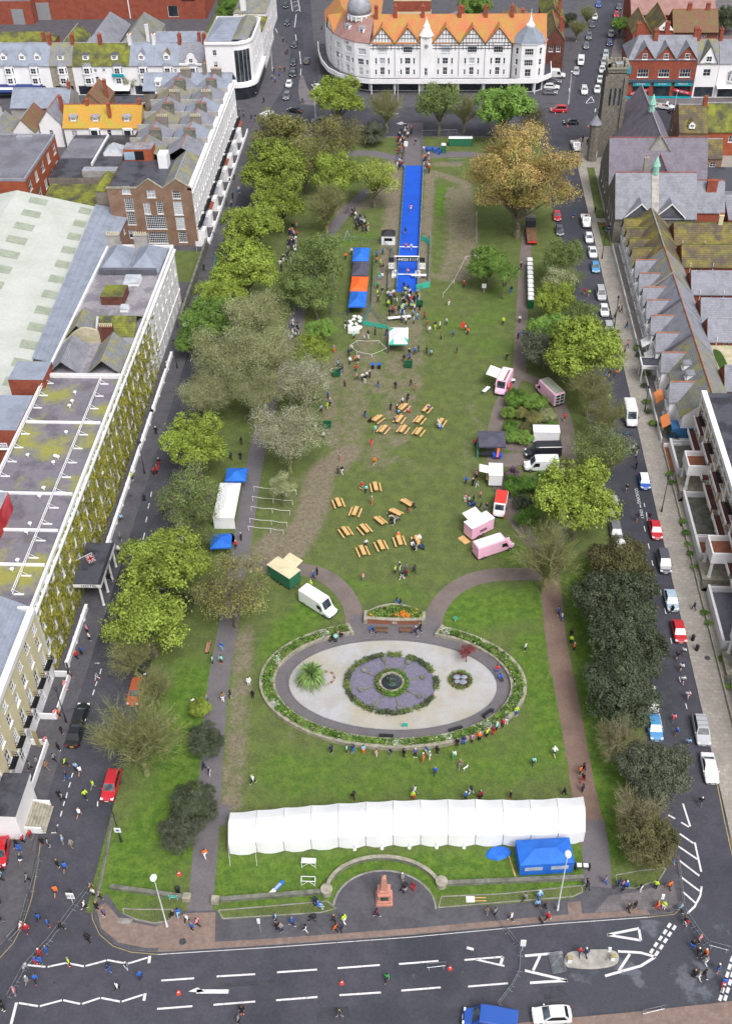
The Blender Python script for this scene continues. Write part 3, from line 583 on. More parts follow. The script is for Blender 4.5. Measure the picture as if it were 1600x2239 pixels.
def hip_roof(x0,y0,x1,y1,z,rh,parent,mat,ov=.25,name='roof',inset=None,axis='x',top=None):
 r=MB();x0-=ov;y0-=ov;x1+=ov;y1+=ov;i=inset if inset is not None else min(x1-x0,y1-y0)/2
 if axis=='x':
  ym=(y0+y1)/2;A,B=(x0+i,ym,z+rh),(x1-i,ym,z+rh)
  r.slab([(x0,y0,z),(x1,y0,z),B,A]);r.slab([(x1,y1,z),(x0,y1,z),A,B]);r.slab([(x1,y0,z),(x1,y1,z),B]);r.slab([(x0,y1,z),(x0,y0,z),A])
 else:
  xm=(x0+x1)/2;A,B=(xm,y0+i,z+rh),(xm,y1-i,z+rh)
  r.slab([(x0,y1,z),(x0,y0,z),A,B]);r.slab([(x1,y0,z),(x1,y1,z),B,A]);r.slab([(x0,y0,z),(x1,y0,z),A]);r.slab([(x1,y1,z),(x0,y1,z),B])
 return part(r,name,mat,parent)
def flat_roof(parent,x0,y0,x1,y1,z,mat='flat_roof',par=.5,pm='render_white',pw=.3,name='roof'):
 r=MB();r.box(x0+.02,y0+.02,z-.3,x1-.02,y1-.02,z);o=part(r,name,mat,parent)
 if par:
  c=MB();h=z+par
  c.box(x0-.05,y0-.05,z-.4,x1+.05,y0+pw,h);c.box(x0-.05,y1-pw,z-.4,x1+.05,y1+.05,h);c.box(x0-.05,y0+pw,z-.4,x0+pw,y1-pw,h);c.box(x1-pw,y0+pw,z-.4,x1+.05,y1-pw,h);part(c,'parapet',pm,parent)
 return o
def bld(name,label,x,y,cat='building',group=None):return empty(name,label,cat,(x,y,.1),0,group)
def pkind(seq,i):return seq[i%len(seq)]
def dormer(parent,x,y,z,w=1.4,h=1.3,d=1.6,facing=S,roof='slate_blue',wk='sash',gable=.7,face='frame_white',wd=None):
 """a dormer standing out of a slope: front at (x,y), running back d"""
 ca,sa=math.cos(facing),math.sin(facing);T=lambda u,v,zz:(x+u*ca-v*sa,y+u*sa+v*ca,z+zz)
 b=MB();b.quad(T(-w/2,0,0),T(w/2,0,0),T(w/2,0,h),T(-w/2,0,h));b.quad(T(w/2,0,0),T(w/2,d,0),T(w/2,d,h),T(w/2,0,h));b.quad(T(-w/2,d,0),T(-w/2,0,0),T(-w/2,0,h),T(-w/2,d,h))
 if gable:b.tri(T(-w/2,0,h),T(w/2,0,h),T(0,0,h+gable))
 o=part(b,'dormer',face,parent);r=MB();e=.12
 if gable:
  r.slab([T(-w/2-e,-e,h-.1),T(0,-e,h+gable),T(0,d+gable,h+gable),T(-w/2-e,d,h-.1)],.1);r.slab([T(w/2+e,d,h-.1),T(0,d+gable,h+gable),T(0,-e,h+gable),T(w/2+e,-e,h-.1)],.1)
 else:r.slab([T(-w/2-e,-e,h),T(w/2+e,-e,h),T(w/2+e,d+.4,h+.2),T(-w/2-e,d+.4,h+.2)],.1)
 fix(r,parent).build('dormer_roof',roof,o);L=parent.location;q=T(0,-.02,h*.52);ww=wd or w*.62
 window(parent,(q[0]-L[0],q[1]-L[1],q[2]-L[2]),facing,ww,h*.66,wk);return o
def bay(parent,x,y,z0,z1,w=2.2,d=.7,facing=S,mat='render_white',wz=(),wk='sash',roof='slate',wh=1.5,rh=.5):
 ca,sa=math.cos(facing),math.sin(facing);T=lambda u,v,zz:(x+u*ca-v*sa,y+u*sa+v*ca,zz)
 b=MB();pl=[(-w/2,.05),(-w*.3,-d),(w*.3,-d),(w/2,.05)]
 for(a,c)in zip(pl,pl[1:]):b.quad(T(*a,z0),T(*c,z0),T(*c,z1),T(*a,z1))
 b.add([T(*p,z1)for p in pl],[(0,1,2,3)]);b.add([T(*p,z0)for p in pl],[(3,2,1,0)])
 o=part(b,'bay',mat,parent);L=parent.location
 if rh:
  r=MB();top=[T(-w*.28,.05,z1+rh),T(w*.28,.05,z1+rh)];q=[T(p[0]*1.06,p[1]-.08,z1+.01)for p in pl]
  r.add([q[0],q[1],q[2],q[3],top[1],top[0]],[(0,1,5),(1,2,4,5),(2,3,4)]);fix(r,parent).build('bay_roof',roof,o)
 for zc in wz:
  q=T(0,-d-.02,zc);window(parent,(q[0]-L[0],q[1]-L[1],q[2]-L[2]),facing,w*.5,wh,wk)
  for sgn in(-1,1):
   a=math.atan2(d+.05,w*.2);q=T(sgn*w*.4,-d/2+.02-.03,zc);window(parent,(q[0]-L[0],q[1]-L[1],q[2]-L[2]),facing+sgn*a,.5,wh,'one')
 return o
def HX(px,py,X):
 q=RW@np.array([px-CX,py-CY,FPX]);t=X/q[0];return(q[1]*t,CH+q[2]*t)
def HY(px,py,Y):
 q=RW@np.array([px-CX,py-CY,FPX]);t=Y/q[1];return(q[0]*t,CH+q[2]*t)
 # ================================================================ buildings west of the park
def rows(W,n,zs,w,h,kinds,u0=None,skip=()):
 st=W/n;return[((u0 if u0 is not None else st/2)+i*st,z,w,hh,pkind(kinds,i*7+k*3))for i in range(n)for k,(z,hh)in enumerate(zip(zs,h if isinstance(h,(list,tuple))else[h]*len(zs)))if(i,k)not in skip]
 # ---- ivy-clad hotel
T=bld('hotel','long hotel with flat asphalt roof and front wall covered in ivy',-50.3,146)
mb=MB();HXW=-50.3;y0,y1=96,196
opsE=[o for o in rows(y1-y0,30,(2.0,5.3,8.4,11.2),1.15,(2.1,2.0,1.8,1.4),('sash','pale','sash','half'))]
walls(mb,-63.5,y0,HXW,y1,12.8,T,{'E':opsE,'W':rows(100,12,(5,9),1,1.5,('sash',))});part(mb,'wall','render_white',T)
flat_roof(T,-63.5,96,HXW,150,12.9,'flat_roof',.55,'render_white',.35);flat_roof(T,-63.5,150.02,HXW,196,12.9,'flat_roof_pale',.55,'render_white',.35)
c=MB();c.box(-50.35,96,12.2,-49.9,196,12.55);c.box(-50.3,96,3.55,-50.15,196,3.75);part(c,'cornice','render_white2',T)
for yb in(137,119.5,111.5,104.5):c=MB();c.box(-63,yb-.15,12.85,-51,yb+.15,13.25);part(c,'roof_beam','render_white2',T)
for xr in(-53.6,-62.9):
 c=MB()
 for zz in(13.5,13.95):c.tube((xr,98.5,zz),(xr,149,zz),.06,.06,4)
 part(c,'guard_rail','plastic_white',T)
 for i in range(15):
  yy=99+i*3.5;c=MB();c.tube((xr,yy,12.9),(xr,yy,13.97),.04,.04,4);c.box(xr-.1,yy-.12,12.9,xr+1.3,yy+.12,12.98);c.tube((xr,yy,13.8),(xr+1.1,yy,12.95),.03,.03,4);part(c,'rail_foot','plastic_white',T)
for px,py in[(165,861),(159,880),(153,890),(146,948),(62,998),(122,1000),(128,1002),(118,1014),(97,1070),(88,1088),(67,1148),(60,1166),(40,1228),(28,1248)]:
 q=P(px,py,13);c=MB();c.tube((q[0],q[1],12.9),(q[0],q[1],13.35),.12,.12,6);c.lathe([(.3,13.3),(.3,13.45),(.08,13.6)],(q[0],q[1],0),8);part(c,'vent','plastic_white',T)
for(a,b)in((-63.2,-57.2),(-57.2,-50.9)):
 hip_roof(a+.3,185.5,b-.3,195,13.1,2.6,T,'slate_blue',ov=.1,axis='y',inset=3.2)
c=MB();c.box(-62.5,184.6,12.9,-51.5,185.4,14.1);part(c,'screen_wall','slate_dark',T)
chimney(T,-62.0,195.6,12.9,15.9,2.6,.8,7,'render_grey','c');chimney(T,-56.5,195.6,12.9,15.9,2.6,.8,6,'render_grey','c')
c=MB();c.box(-59.5,173.5,12.9,-55.3,178,14.6,0,1);part(c,'tank_room',['brick_dark','tile_lichen'],T)
for(x0,yy,x1,y2)in((-57,180.5,-54,183.5),(-55.5,171,-54,172.5)):c=MB();c.box(x0,yy,12.9,x1,y2,13.4);c.slab([(x0,yy,13.45),(x1,yy,13.45),(x1,y2,13.75),(x0,y2,13.75)],.08,1);part(c,'skylight',['frame_white','glass_pale'],T)
gable_roof(-63.3,162,-58.4,168.5,13.0,2.6,'y',.1,.15,'slate_mossy',T,None);gable_roof(-57.8,162.6,-51,169.5,13.0,2.2,'x',.1,.15,'tile_lichen',T,None)
gable_roof(-63.3,151,-58.2,159.5,13.0,2.3,'y',.1,.15,'slate',T,None);gable_roof(-56.6,151,-51,160,13.0,2.6,'y',.1,.15,'slate_mossy',T,None)
c=MB();n=12
pts=[(-63.3+11*i/n,160.6,13+2.9*math.sin(PI*min(1,max(0,(i-.5)/(n*.75))))**.8)for i in range(n+1)]
for a,b in zip(pts,pts[1:]):c.quad((a[0],160.6,12.9),(b[0],160.6,12.9),b,a);c.quad(a,b,(b[0],161,b[2]),(a[0],161,a[2]));c.quad((b[0],161,12.9),(a[0],161,12.9),(a[0],161,a[2]),(b[0],161,b[2]))
part(c,'party_wall','render_aged',T);chimney(T,-55.2,160.8,12.9,16.2,2.4,.8,7,'brick_dark','c')
c=MB();c.slab([(-58.3,164,13.3),(-55.3,164,13.3),(-55.3,166,15),(-58.3,166,15)],.1,1);c.slab([(-58.3,168,13.3),(-58.3,166,15),(-55.3,166,15),(-55.3,168,13.3)],.1,1);part(c,'roof_light',['frame_white','glass_pale'],T)
for(x0,x1,ya,yb,zt,mt)in((-68.5,-62.6,146.5,152,14.6,'brick_red'),(-72.5,-63.6,134,143.5,13.6,'brick_red')):
 c=MB();c.box(x0,ya,-.1,x1,yb,zt,0,1);part(c,'stair_tower',[mt,'slate_blue'],T)
for(x,z)in((-66.5,10.5),(-66.0,7.0)):window(T,(x+50.3,133.98-146,z-.1),0,1.6,1.1,'pale')
c=MB();c.box(-66,107.5,12.5,-58.8,116,16.2,0,1);part(c,'plant_room',['cladding_red','lead'],T)
gable_roof(-61,84.5,-51.2,97,12.9,2.6,'y',.2,.15,'slate_blue',T,None)
c=MB();c.box(-50.25,109.3,4.0,-45.95,118.2,4.65,0,1);part(c,'canopy',['render_white2','canvas_black'],T)
c=MB();c.box(-50.2,109.4,4.66,-46.4,118.1,4.69);part(c,'canopy_roof','flat_roof_dark',T)
for yy in(109.7,112.4,115.1,117.8):c=MB();c.lathe([(.24,.12),(.19,.4),(.17,3.7),(.26,4.0)],(-46.4,yy,0),8);part(c,'column','render_white2',T)
letters('HOTEL',.62,(-47.7+50.3,109.27-146,4.22),0,'black','sign_letters',T,PI/2,.01,1.25);letters('HOTEL',.6,(-45.93+50.3,113.7-146,4.22),PI/2,'black','sign_letters',T,PI/2,.01,1.25)
c=MB();c.tube((-50.3,112.5,6.2),(-47.4,112.5,8.0),.05,.04,5);part(c,'flag_pole','render_white2',T)
fl=MB();
def union_flag(mb,o,u,v):
 Q=lambda a,b,d=0:tuple(o[i]+u[i]*a+v[i]*b+(0.0,d,0.0)[i]for i in range(3))
 mb.quad(Q(0,0),Q(1,0),Q(1,1),Q(0,1),0)
 def stripe(a,b,wd,m,d):
  dx,dy=b[0]-a[0],b[1]-a[1];l=math.hypot(dx,dy);nx,ny=-dy/l*wd,dx/l*wd
  for e in(-d,d):mb.quad(Q(a[0]+nx,a[1]+ny,e),Q(a[0]-nx,a[1]-ny,e),Q(b[0]-nx,b[1]-ny,e),Q(b[0]+nx,b[1]+ny,e),m)
 stripe((.05,.05),(.95,.95),.08,1,.006);stripe((.05,.95),(.95,.05),.08,1,.006);stripe((.05,.05),(.95,.95),.03,2,.009);stripe((.05,.95),(.95,.05),.03,2,.009)
 stripe((.5,0),(.5,1),.14,1,.012);stripe((0,.5),(1,.5),.16,1,.012);stripe((.5,0),(.5,1),.08,2,.015);stripe((0,.5),(1,.5),.1,2,.015)
union_flag(fl,(-48.6,112.5,7.2),(1.2,0,.7),(.35,0,-1.5));part(fl,'flag',['awning_navy','frame_white','shop_red'],T)
c=MB()
for a,b in((97.5,108.8),(118.6,176)):
 c.box(-48.75,a,.1,-48.5,b,1.0);c.box(-48.85,a,1.0,-48.4,b,1.12)
 k=a
 while k<b:c.box(-48.85,k,.1,-48.35,k+.4,1.25);k+=4.4
part(c,'front_wall','render_white2',T)
iv=MB();tn=[]
R_=random.Random(3)
def clear(u,z):return all(abs(u-o[0])>o[2]/2-.06 or abs(z-o[1])>o[3]/2-.06 for o in opsE)
k=0
while k<17000:
 u=R_.uniform(1,78);z=R_.uniform(.2,12.9);k+=1
 dens=1.0 if u<58 else max(0,1-(u-58)/22)
 cl=math.sin(u*.9)*.5+math.sin(u*.37+z*.8)*.5+math.sin(z*1.7+u*1.3)*.3
 if R_.random()>dens*(.85+.25*cl)or not clear(u,z):continue
 if z>11.9 and R_.random()<.45:continue
 y=y0+u;s=R_.uniform(.16,.34);d=R_.uniform(.03,.3)*(1.3-z/14);a=R_.uniform(0,2*PI);ca,sa=math.cos(a)*s,math.sin(a)*s
 t=R_.uniform(-.5,.5);x=HXW+d
 iv.quad((x+t*.2,y-ca,z-sa),(x+.1,y+sa,z-ca),(x-t*.2,y+ca,z+sa),(x+.05,y-sa,z+ca));tn.append(min(1,max(0,.5+.25*cl+R_.uniform(-.25,.25))))
iv.tint=tn;o=part(iv,'ivy','ivy',T);o['kind']='stuff'
# ---- cream terrace at the south-west corner
T=bld('cream_terrace','cream stuccoed terrace with black iron balconies and white porch with steps',-50,78)
mb=MB();W=95.9-58;ops=rows(W,12,(1.7,5.6,8.7,11.4),1.2,(2.0,2.3,1.9,1.5),('grid','sash','pale','sash'))
facade(mb,(-50,58,0),E_,W,3.4,[o for o in ops if o[1]<3],T,1);facade(mb,(-50,58,0),E_,W,13.1,[o for o in ops if o[1]>3],T,0,z0=3.4)
mb.quad((-62,58,0),(-50,58,0),(-50,58,13.1),(-62,58,13.1));mb.quad((-50,95.9,0),(-62,95.9,0),(-62,95.9,13.1),(-50,95.9,13.1));mb.quad((-62,95.9,0),(-62,58,0),(-62,58,13.1),(-62,95.9,13.1));part(mb,'wall',['render_cream','render_white2'],T)
gable_roof(-61.8,58,-51.2,83.5,13.0,2.4,'y',.1,.15,'slate_blue',T,None)
c=MB();c.box(-50.7,58,12.9,-49.8,95.9,13.7);c.box(-50.1,58,3.3,-49.85,95.9,3.5);part(c,'parapet','render_white',T)
for o in ops:
 if 5<o[1]<6:
  yy=58+o[0];c=MB();c.box(-49.98,yy-.95,4.2,-49.2,yy+.95,4.32)
  for zz in(4.75,5.2):c.path([(-49.95,yy-.9,zz),(-49.25,yy-.9,zz),(-49.25,yy+.9,zz),(-49.95,yy+.9,zz)],.035,4)
  for i in range(9):c.tube((-49.25,yy-.9+i*.225,4.3),(-49.25,yy-.9+i*.225,5.2),.022,.022,4)
  part(c,'balcony','black',T)
c=MB();c.box(-50.02,70.5,.1,-46.9,76.2,4.6,0,1);c.box(-50.05,70.3,4.6,-46.7,76.4,5.2,0,1);part(c,'porch',['render_white2','flat_roof_dark'],T)
c=MB();c.box(-49.7,70.7,5.205,-47.1,76,5.23);part(c,'porch_roof','flat_roof_dark',T)
for i in range(7):
 c=MB();c.box(-46.9,71.6+.0,.1,-46.9+.34*(7-i),75.2,.1+.16*(i+1));part(c,'step','stone',T)
for yy in(71.5,75.3):c=MB();c.box(-46.9,yy-.1,.1,-44.6+.0-.3,yy+.1,1.2);part(c,'step_rail','render_white2',T)
for(ya,yb)in((77,84.5),(88.5,96)):
 c=MB();c.box(-49.9,ya,.1,-47.7,ya+.2,1.2);c.box(-49.9,yb-.2,.1,-47.7,yb,1.2);c.box(-47.9,ya+.2,.1,-47.7,yb-.2,1.2);part(c,'front_wall','render_white2',T)
 # ---- white terrace with brown brick end wall
T=bld('white_terrace','tall white terrace with brown brick end wall and rows of clay chimney pots',-51,250)
mb=MB();SY=221.5
ops=[]
for(px,py,wpx,hpx,kd)in[(276,416,17,13,'pale'),(331,424,17,13,'pale'),(386,426,16,13,'grid'),(283,447,17,22,'grid'),(322,456,13,20,'pale'),(350,454,12,22,'grid'),(390,455,18,24,'palegrid'),(288,478,17,22,'grid'),(342,486,42,24,'grid'),(395,488,18,22,'palegrid'),(291,512,16,14,'half'),(346,520,40,20,'grid'),(400,518,17,20,'grid')]:
 X,Z=HY(px,py,SY);s=1/9.3;ops.append((X+69.6,max(1.0,Z),wpx*s,hpx*s*1.25,kd))
facade(mb,(-69.6,SY,0),0,18.6,13.6,ops,T,0)
for a,b in((-63.2,-57.4),(-57.4,-51.0)):mb.tri((a,SY,13.6),(b,SY,13.6),((a+b)/2,SY,15.7));mb.tri((b,SY+.35,13.6),(a,SY+.35,13.6),((a+b)/2,SY+.35,15.7))
opsE=rows(65,24,(2.0,5.6,8.8,11.6),1.1,(2.2,2.2,1.9,1.5),('pale','sash','pale','half'))
facade(mb,(-51,SY,0),E_,65,13.6,opsE,T,1);facade(mb,(-51,SY+65,0),N_,18.6,13.6,[],T,1);facade(mb,(-69.6,SY+65,0),W_,65,13.6,rows(65,20,(2.2,5.6,8.8,11.6),1.1,1.7,('sash',)),T,0)
part(mb,'wall',['brick_brown','render_white2'],T)
c=MB();
for a,b in((-63.2,-57.4),(-57.4,-51.0)):
 m_=(a+b)/2;c.slab([(a,SY-.1,13.75),(m_,SY-.1,15.85),(m_,SY+.45,15.85),(a,SY+.45,13.75)],.15);c.slab([(m_,SY-.1,15.85),(b,SY-.1,13.75),(b,SY+.45,13.75),(m_,SY+.45,15.85)],.15)
c.box(-69.7,SY-.1,13.55,-63.2,SY+.4,13.85);part(c,'coping','stone',T)
r=MB();r.box(-69.5,SY+.4,13.0,-57.5,237.4,13.3);part(r,'roof','flat_roof_dark',T)
gable_roof(-57.4,SY+.4,-51.6,237.5,13.5,2.1,'y',.0,.15,'slate_mossy',T,'lead')
c=MB();c.box(-69,236.6,13.2,-62.5,240.6,16.0,0,1);part(c,'roof_room',['brick_orange','flat_roof_pale'],T)
c=MB();c.box(-66.4,236.5,13.6,-64.4,236.65,15.6);part(c,'doorway','black',T);c=MB();c.box(-68.9,236.5,13.6,-66.5,236.65,15.4);part(c,'panel','glass_sky',T)
c=MB();c.box(-60.3,232.5,13.2,-58.2,235.5,16.4);part(c,'tank','plastic_white',T)
hip_roof(-74.5,228,-69.6,236,10,3,T,'tile_lichen',ov=.1)
c=MB();c.box(-74.5,228,0,-69.62,236,10);part(c,'rear_wing','wall_grey',T)
HW=8.0
for k in range(6):
 ya=238+k*HW;yb=ya+HW
 for a,b,mt in((-69.2,-60.6,'slate' if k%2 else 'slate_mossy'),(-60.4,-51.6,'slate_blue' if k%2 else 'slate')):
  gable_roof(a,ya+.15,b,yb-.15,13.4,2.5,'y',.0,.15,mt,T,'ridge_terra' if k<3 else 'ridge_red')
 c=MB();c.box(-69.6,yb-.15,12.8,-51.3,yb+.15,14.9);part(c,'party_wall','render_grey',T)
 for cx,wd in((-63.3,2.6),(-55.3,2.6)):chimney(T,cx,yb,13.5,16.9,wd,.9,6,'stone_dark' if(k+int(cx))%2 else 'wall_grey','ridge_terra' if k%2==0 else 'c')
c=MB();c.box(-51.9,SY,13.2,-50.85,SY+65,13.75);c.box(-51.05,SY,4.0,-50.8,SY+65,4.25);c.box(-51.05,SY,12.5,-50.7,SY+65,12.75);part(c,'parapet','render_white',T)
for k in range(8):
 ya=SY+.6+k*8.1
 c=MB();c.box(-50.98,ya,4.26,-50.0,ya+6.5,4.36);c.path([(-50.9,ya,5.2),(-50.05,ya,5.2),(-50.05,ya+6.4,5.2),(-50.9,ya+6.4,5.2)],.04,4)
 for i in range(16):c.tube((-50.05,ya+.42*i,4.3),(-50.05,ya+.42*i,5.2),.03,.03,4)
 part(c,'balcony','black',T)
 c=MB();c.box(-50.98,ya+.3,.1,-49.4,ya+2.6,3.3);c.box(-49.4,ya+.5,.1,-48.7,ya+2.4,.6);part(c,'porch','render_white2',T)
 c=MB();c.slab([(-50.98,ya+3,3.9),(-49.6,ya+3,3.2),(-49.6,ya+6.8,3.2),(-50.98,ya+6.8,3.9)],.08);part(c,'awning','brick_red' if k%3==1 else 'lead',T)
 c=MB();c.box(-48.7,ya,.1,-48.5,ya+7.6,1.0);part(c,'front_wall','render_white2',T)
c=MB();facade(c,(-74.5,283.0,0),0,10,11.5,[(2.6,9.2,1.3,1.8,'sash'),(2.8,5.0,1.5,2.6,'grid'),(6.5,5,1,1.6,'sash')],T);c.quad((-74.5,290,0),(-74.5,283,0),(-74.5,283,11.5),(-74.5,290,11.5));part(c,'wing_wall','wall_grey',T)
gable_roof(-74.6,282.8,-51.2,291,12.6,3.0,'x',.2,.15,'slate_blue',T,'lead');dormer(T,-70.5,283.6,13.2,1.5,1.4,2.2,S,'render_white','sash',0)
chimney(T,-58.5,287,14,18,.9,1.4,3,'wall_grey')
# ---- garden and boundary wall between hotel and terrace
gw=MB();gw.obox((-48.9,203.5),PI/2,34.5,.35,.1,2.3);gw.obox((-48.9,203.5),PI/2,34.5,.5,2.3,2.42);tag(gw.build('boundary_wall','stone_dark'),'grey stone boundary wall between ivy hotel and brown brick end wall','wall')
sheet('lawn',[(-60,205),(-49.2,205),(-49.2,219),(-60,219)],.13,'turf')
bb=MB()
for i in range(3):bb.box(i*1.05-1.6,-.04,.1,i*1.05-.62,.04,1.1,0)
for i in range(4):bb.box(i*1.05-1.65,-.25,.0,i*1.05-1.55,.25,.12,0)
tag(bb.build('plastic_barrier','plastic_red',None,(-53,200.5,.12)),'red plastic barrier in the sunken garden behind the stone wall','barrier')
# ---- white sheeted market shed
T=bld('warehouse','large warehouse with pale sheeted roof and rows of dull rooflights',-91,188)
r=MB();rx0,rx1=-91.5,-90;ex0,ex1=-74.6,-69.8;ya,yb=226.5,146
def shed_pt(t,s):
 y=ya+(yb-ya)*t;xe=ex0+(ex1-ex0)*t;xr=rx0+(rx1-rx0)*t;return(xe+(xr-xe)*s,y,7+3.8*s)
r.slab([shed_pt(0,0),shed_pt(0,1),shed_pt(1,1),shed_pt(1,0)],.2);r.slab([shed_pt(0,1),(-112,ya,6.5),(-112,yb,6.5),shed_pt(1,1)],.2);part(r,'roof','sheet_white',T)
for i in range(13):
 for s0,s1 in((.02,.17),(.58,.8)):
  t0=.02+i*.076;c=MB();q=[shed_pt(t0,s0),shed_pt(t0,s1),shed_pt(t0+.034,s1),shed_pt(t0+.034,s0)];c.slab([(a,b,z+.05)for a,b,z in q],.045);part(c,'rooflight','sheet_clear',T)
c=MB();c.prism([(-74.8,226.3),(-111.8,226.3),(-111.8,146.2),(-70,146.2)],0,6.6,bottom=False);c.add([(-74.8,226.3,6.6),(-91.5,226.3,10.5),(-111.8,226.3,6.5)],[(0,1,2)]);part(c,'wall','render_grey',T)
T=bld('slate_outbuilding','narrow brown brick outbuilding with dark slate roof beside the warehouse',-68.5,195)
mb=MB();ops=rows(62,14,(5.2,),1.0,1.4,('sash','grid'));facade(mb,(-66.4,163,0),E_,62,6.8,ops,T);facade(mb,(-70.2,225,0)[:3],N_,0.01,6.8,[],T);mb.quad((-70.4,163,0),(-66.4,163,0),(-66.4,163,6.8),(-70.4,163,7.6));mb.quad((-66.4,225,0),(-73.6,225,0),(-73.6,225,7.6),(-66.4,225,6.8));part(mb,'wall','brick_brown',T)
r=MB();r.slab([(-66.2,163,6.8),(-66.2,225.2,6.8),(-74.0,225.2,8.1),(-70.6,163,8.1)],.2);part(r,'roof','slate_blue',T)
# ---- brick workshop and its neighbours
T=bld('brick_workshop','red brick workshop with dark flat roof beside the pale warehouse',-100,246)
mb=MB();walls(mb,-125,234,-92.2,260,10,T,{'E':rows(26,5,(3.2,7.4),2.0,2.4,('grid','sash')),'S':[(26.3,2.0,1.6,2.6,'door')]});part(mb,'wall','brick_orange',T);flat_roof(T,-125,234,-92.2,260,9.9,'flat_roof_plain',.25,'lead',.25)
c=MB();c.box(-101,257,9.9,-97,258.5,10.5);part(c,'roof_vent','lead',T)
T=bld('orange_house','rendered house pair under a bright orange and ochre tiled roof',-84.5,277)
mb=MB();ops=[(2.6,4.5,1.5,1.4,'pale'),(2.8,1.6,1.4,1.8,'grid'),(11.8,4.6,1.1,1.6,'one'),(12.2,1.6,1.2,2.0,'sash')]
facade(mb,(-94.6,274.4,0),0,20.2,6.2,ops,T,0);mb.quad((-74.4,274.4,0),(-74.4,284,0),(-74.4,284,6.2),(-74.4,274.4,6.2),1);mb.quad((-94.6,284,0),(-94.6,274.4,0),(-94.6,274.4,6.2),(-94.6,284,6.2));mb.quad((-74.4,284,0),(-94.6,284,0),(-94.6,284,6.2),(-74.4,284,6.2));mb.tri((-74.4,274.4,6.2),(-74.4,284,6.2),(-74.4,279.2,10.2),1);mb.tri((-94.6,284,6.2),(-94.6,274.4,6.2),(-94.6,279.2,10.2));part(mb,'wall',['render_white2','render_cream'],T)
gable_roof(-94.9,274.4,-74.2,284,6.2,4.1,'x',.3,.2,'tile_ochre',T,'ridge_red')
for x in(-93.2,-87.4,-79.2):dormer(T,x+1.2,275.6,7.1,2.0,1.3,1.8,S,'lead','quad',0,'lead')
for x in(-86.5,-77.8):bay(T,x,274.4,.3,6.0,3.2,.8,S,'render_white2',(1.7,4.7),'blackgrid','slate',1.7,0)
for x,y in((-88.7,279.2),(-75.0,279.4),(-82.5,276.6)):chimney(T,x,y,6.5,11.6,.8,.9,1,'brick_orange')
# ---- low workshops, flat-roofed clutter between them
T=bld('low_extension','low flat-roofed rear buildings with white pyramid skylight',-80,252)
mb=MB();mb.box(-91.5,247,0,-70.5,273,4.6,0,1);part(mb,'wall',['wall_grey','flat_roof_dark'],T)
c=MB();c.box(-91.3,258,4.62,-82,270,4.9);part(c,'roof','flat_roof_plain',T);c=MB();c.box(-82.6,254,4.6,-82.2,272,5.2);part(c,'parapet','render_white',T)
c=MB();x,y=-78.5,262;c.box(x-2.3,y-2.3,4.6,x+2.3,y+2.3,5.4,0);
for a,b in(((-2.3,-2.3),(2.3,-2.3)),((2.3,-2.3),(2.3,2.3)),((2.3,2.3),(-2.3,2.3)),((-2.3,2.3),(-2.3,-2.3))):c.tri((x+a[0],y+a[1],5.4),(x+b[0],y+b[1],5.4),(x,y,7.2),1)
part(c,'skylight',['frame_white','glass_pale'],T)
c=MB();c.box(-83,247.2,4.6,-73,249.8,6.2,0,1);part(c,'plant_room',['render_grey','lead'],T)
T=bld('low_shed','long low dark red shed with mossy roof below the warehouse',-79,238)
mb=MB();walls(mb,-89.5,232,-70.2,244,3.2,T,{'S':[(7,1.8,2.0,1.2,'grid'),(11.5,1.8,2.0,1.2,'grid'),(3.5,1.3,1.2,2.2,'door'),(16.5,1.3,1.2,2.2,'door')]});part(mb,'wall','brick_dark',T)
r=MB();r.slab([(-90,231.5,3.1),(-70,231.5,3.1),(-70,244,4.4),(-90,244,4.4)],.2);part(r,'roof','tile_lichen',T)
# ---- small roofs behind: houses round the yard
for i,(x0,y0_,x1,y1_,h,rh,ax,mat,wl,lb)in enumerate([(-112,286,-96,296,7,3.2,'x','slate_blue','render_grey','grey slate roofed house with a big smooth slope beside the shop awning'),(-101.5,276,-95.8,287,6.5,3.4,'y','slate','render_white2','narrow white house with steep slate gable next to the orange roof'),(-108,273,-102,285,5.5,3.2,'y','tile_brown','render_white','small white cottage with brown mossy roof'),(-115,265,-107.5,280,5.2,3.0,'y','slate_mossy','render_white','white cottage with grey mossy roof above the brick workshop'),(-128,268,-116,290,6.5,4.0,'y','tile_lichen','render_white2','white gabled house with yellow-green mossy roof'),(-93,285,-86,296,7.5,3.4,'y','tile_brown','brick_brown','steep brown tiled gable with clay ridge behind the orange roof')]):
 T=bld('house',lb,(x0+x1)/2,(y0_+y1_)/2,'house');mb=MB()
 walls(mb,x0,y0_,x1,y1_,h,T,{'S':[((x1-x0)*.5,h*.62,1.0,1.3,'sash')]})
 if ax=='x':mb.tri((x1,y0_,h),(x1,y1_,h),(x1,(y0_+y1_)/2,h+rh));mb.tri((x0,y1_,h),(x0,y0_,h),(x0,(y0_+y1_)/2,h+rh))
 else:mb.tri((x0,y0_,h),(x1,y0_,h),((x0+x1)/2,y0_,h+rh));mb.tri((x1,y1_,h),(x0,y1_,h),((x0+x1)/2,y1_,h+rh))
 part(mb,'wall',wl,T);gable_roof(x0,y0_-.2,x1,y1_+.2,h,rh,ax,.25,.18,mat,T,'ridge_terra' if i in(1,5)else 'lead')
 if i in(0,1,5):chimney(T,x1-.6,(y0_+y1_)/2,h,h+rh+1.6,.8,.8,2,'brick_red')
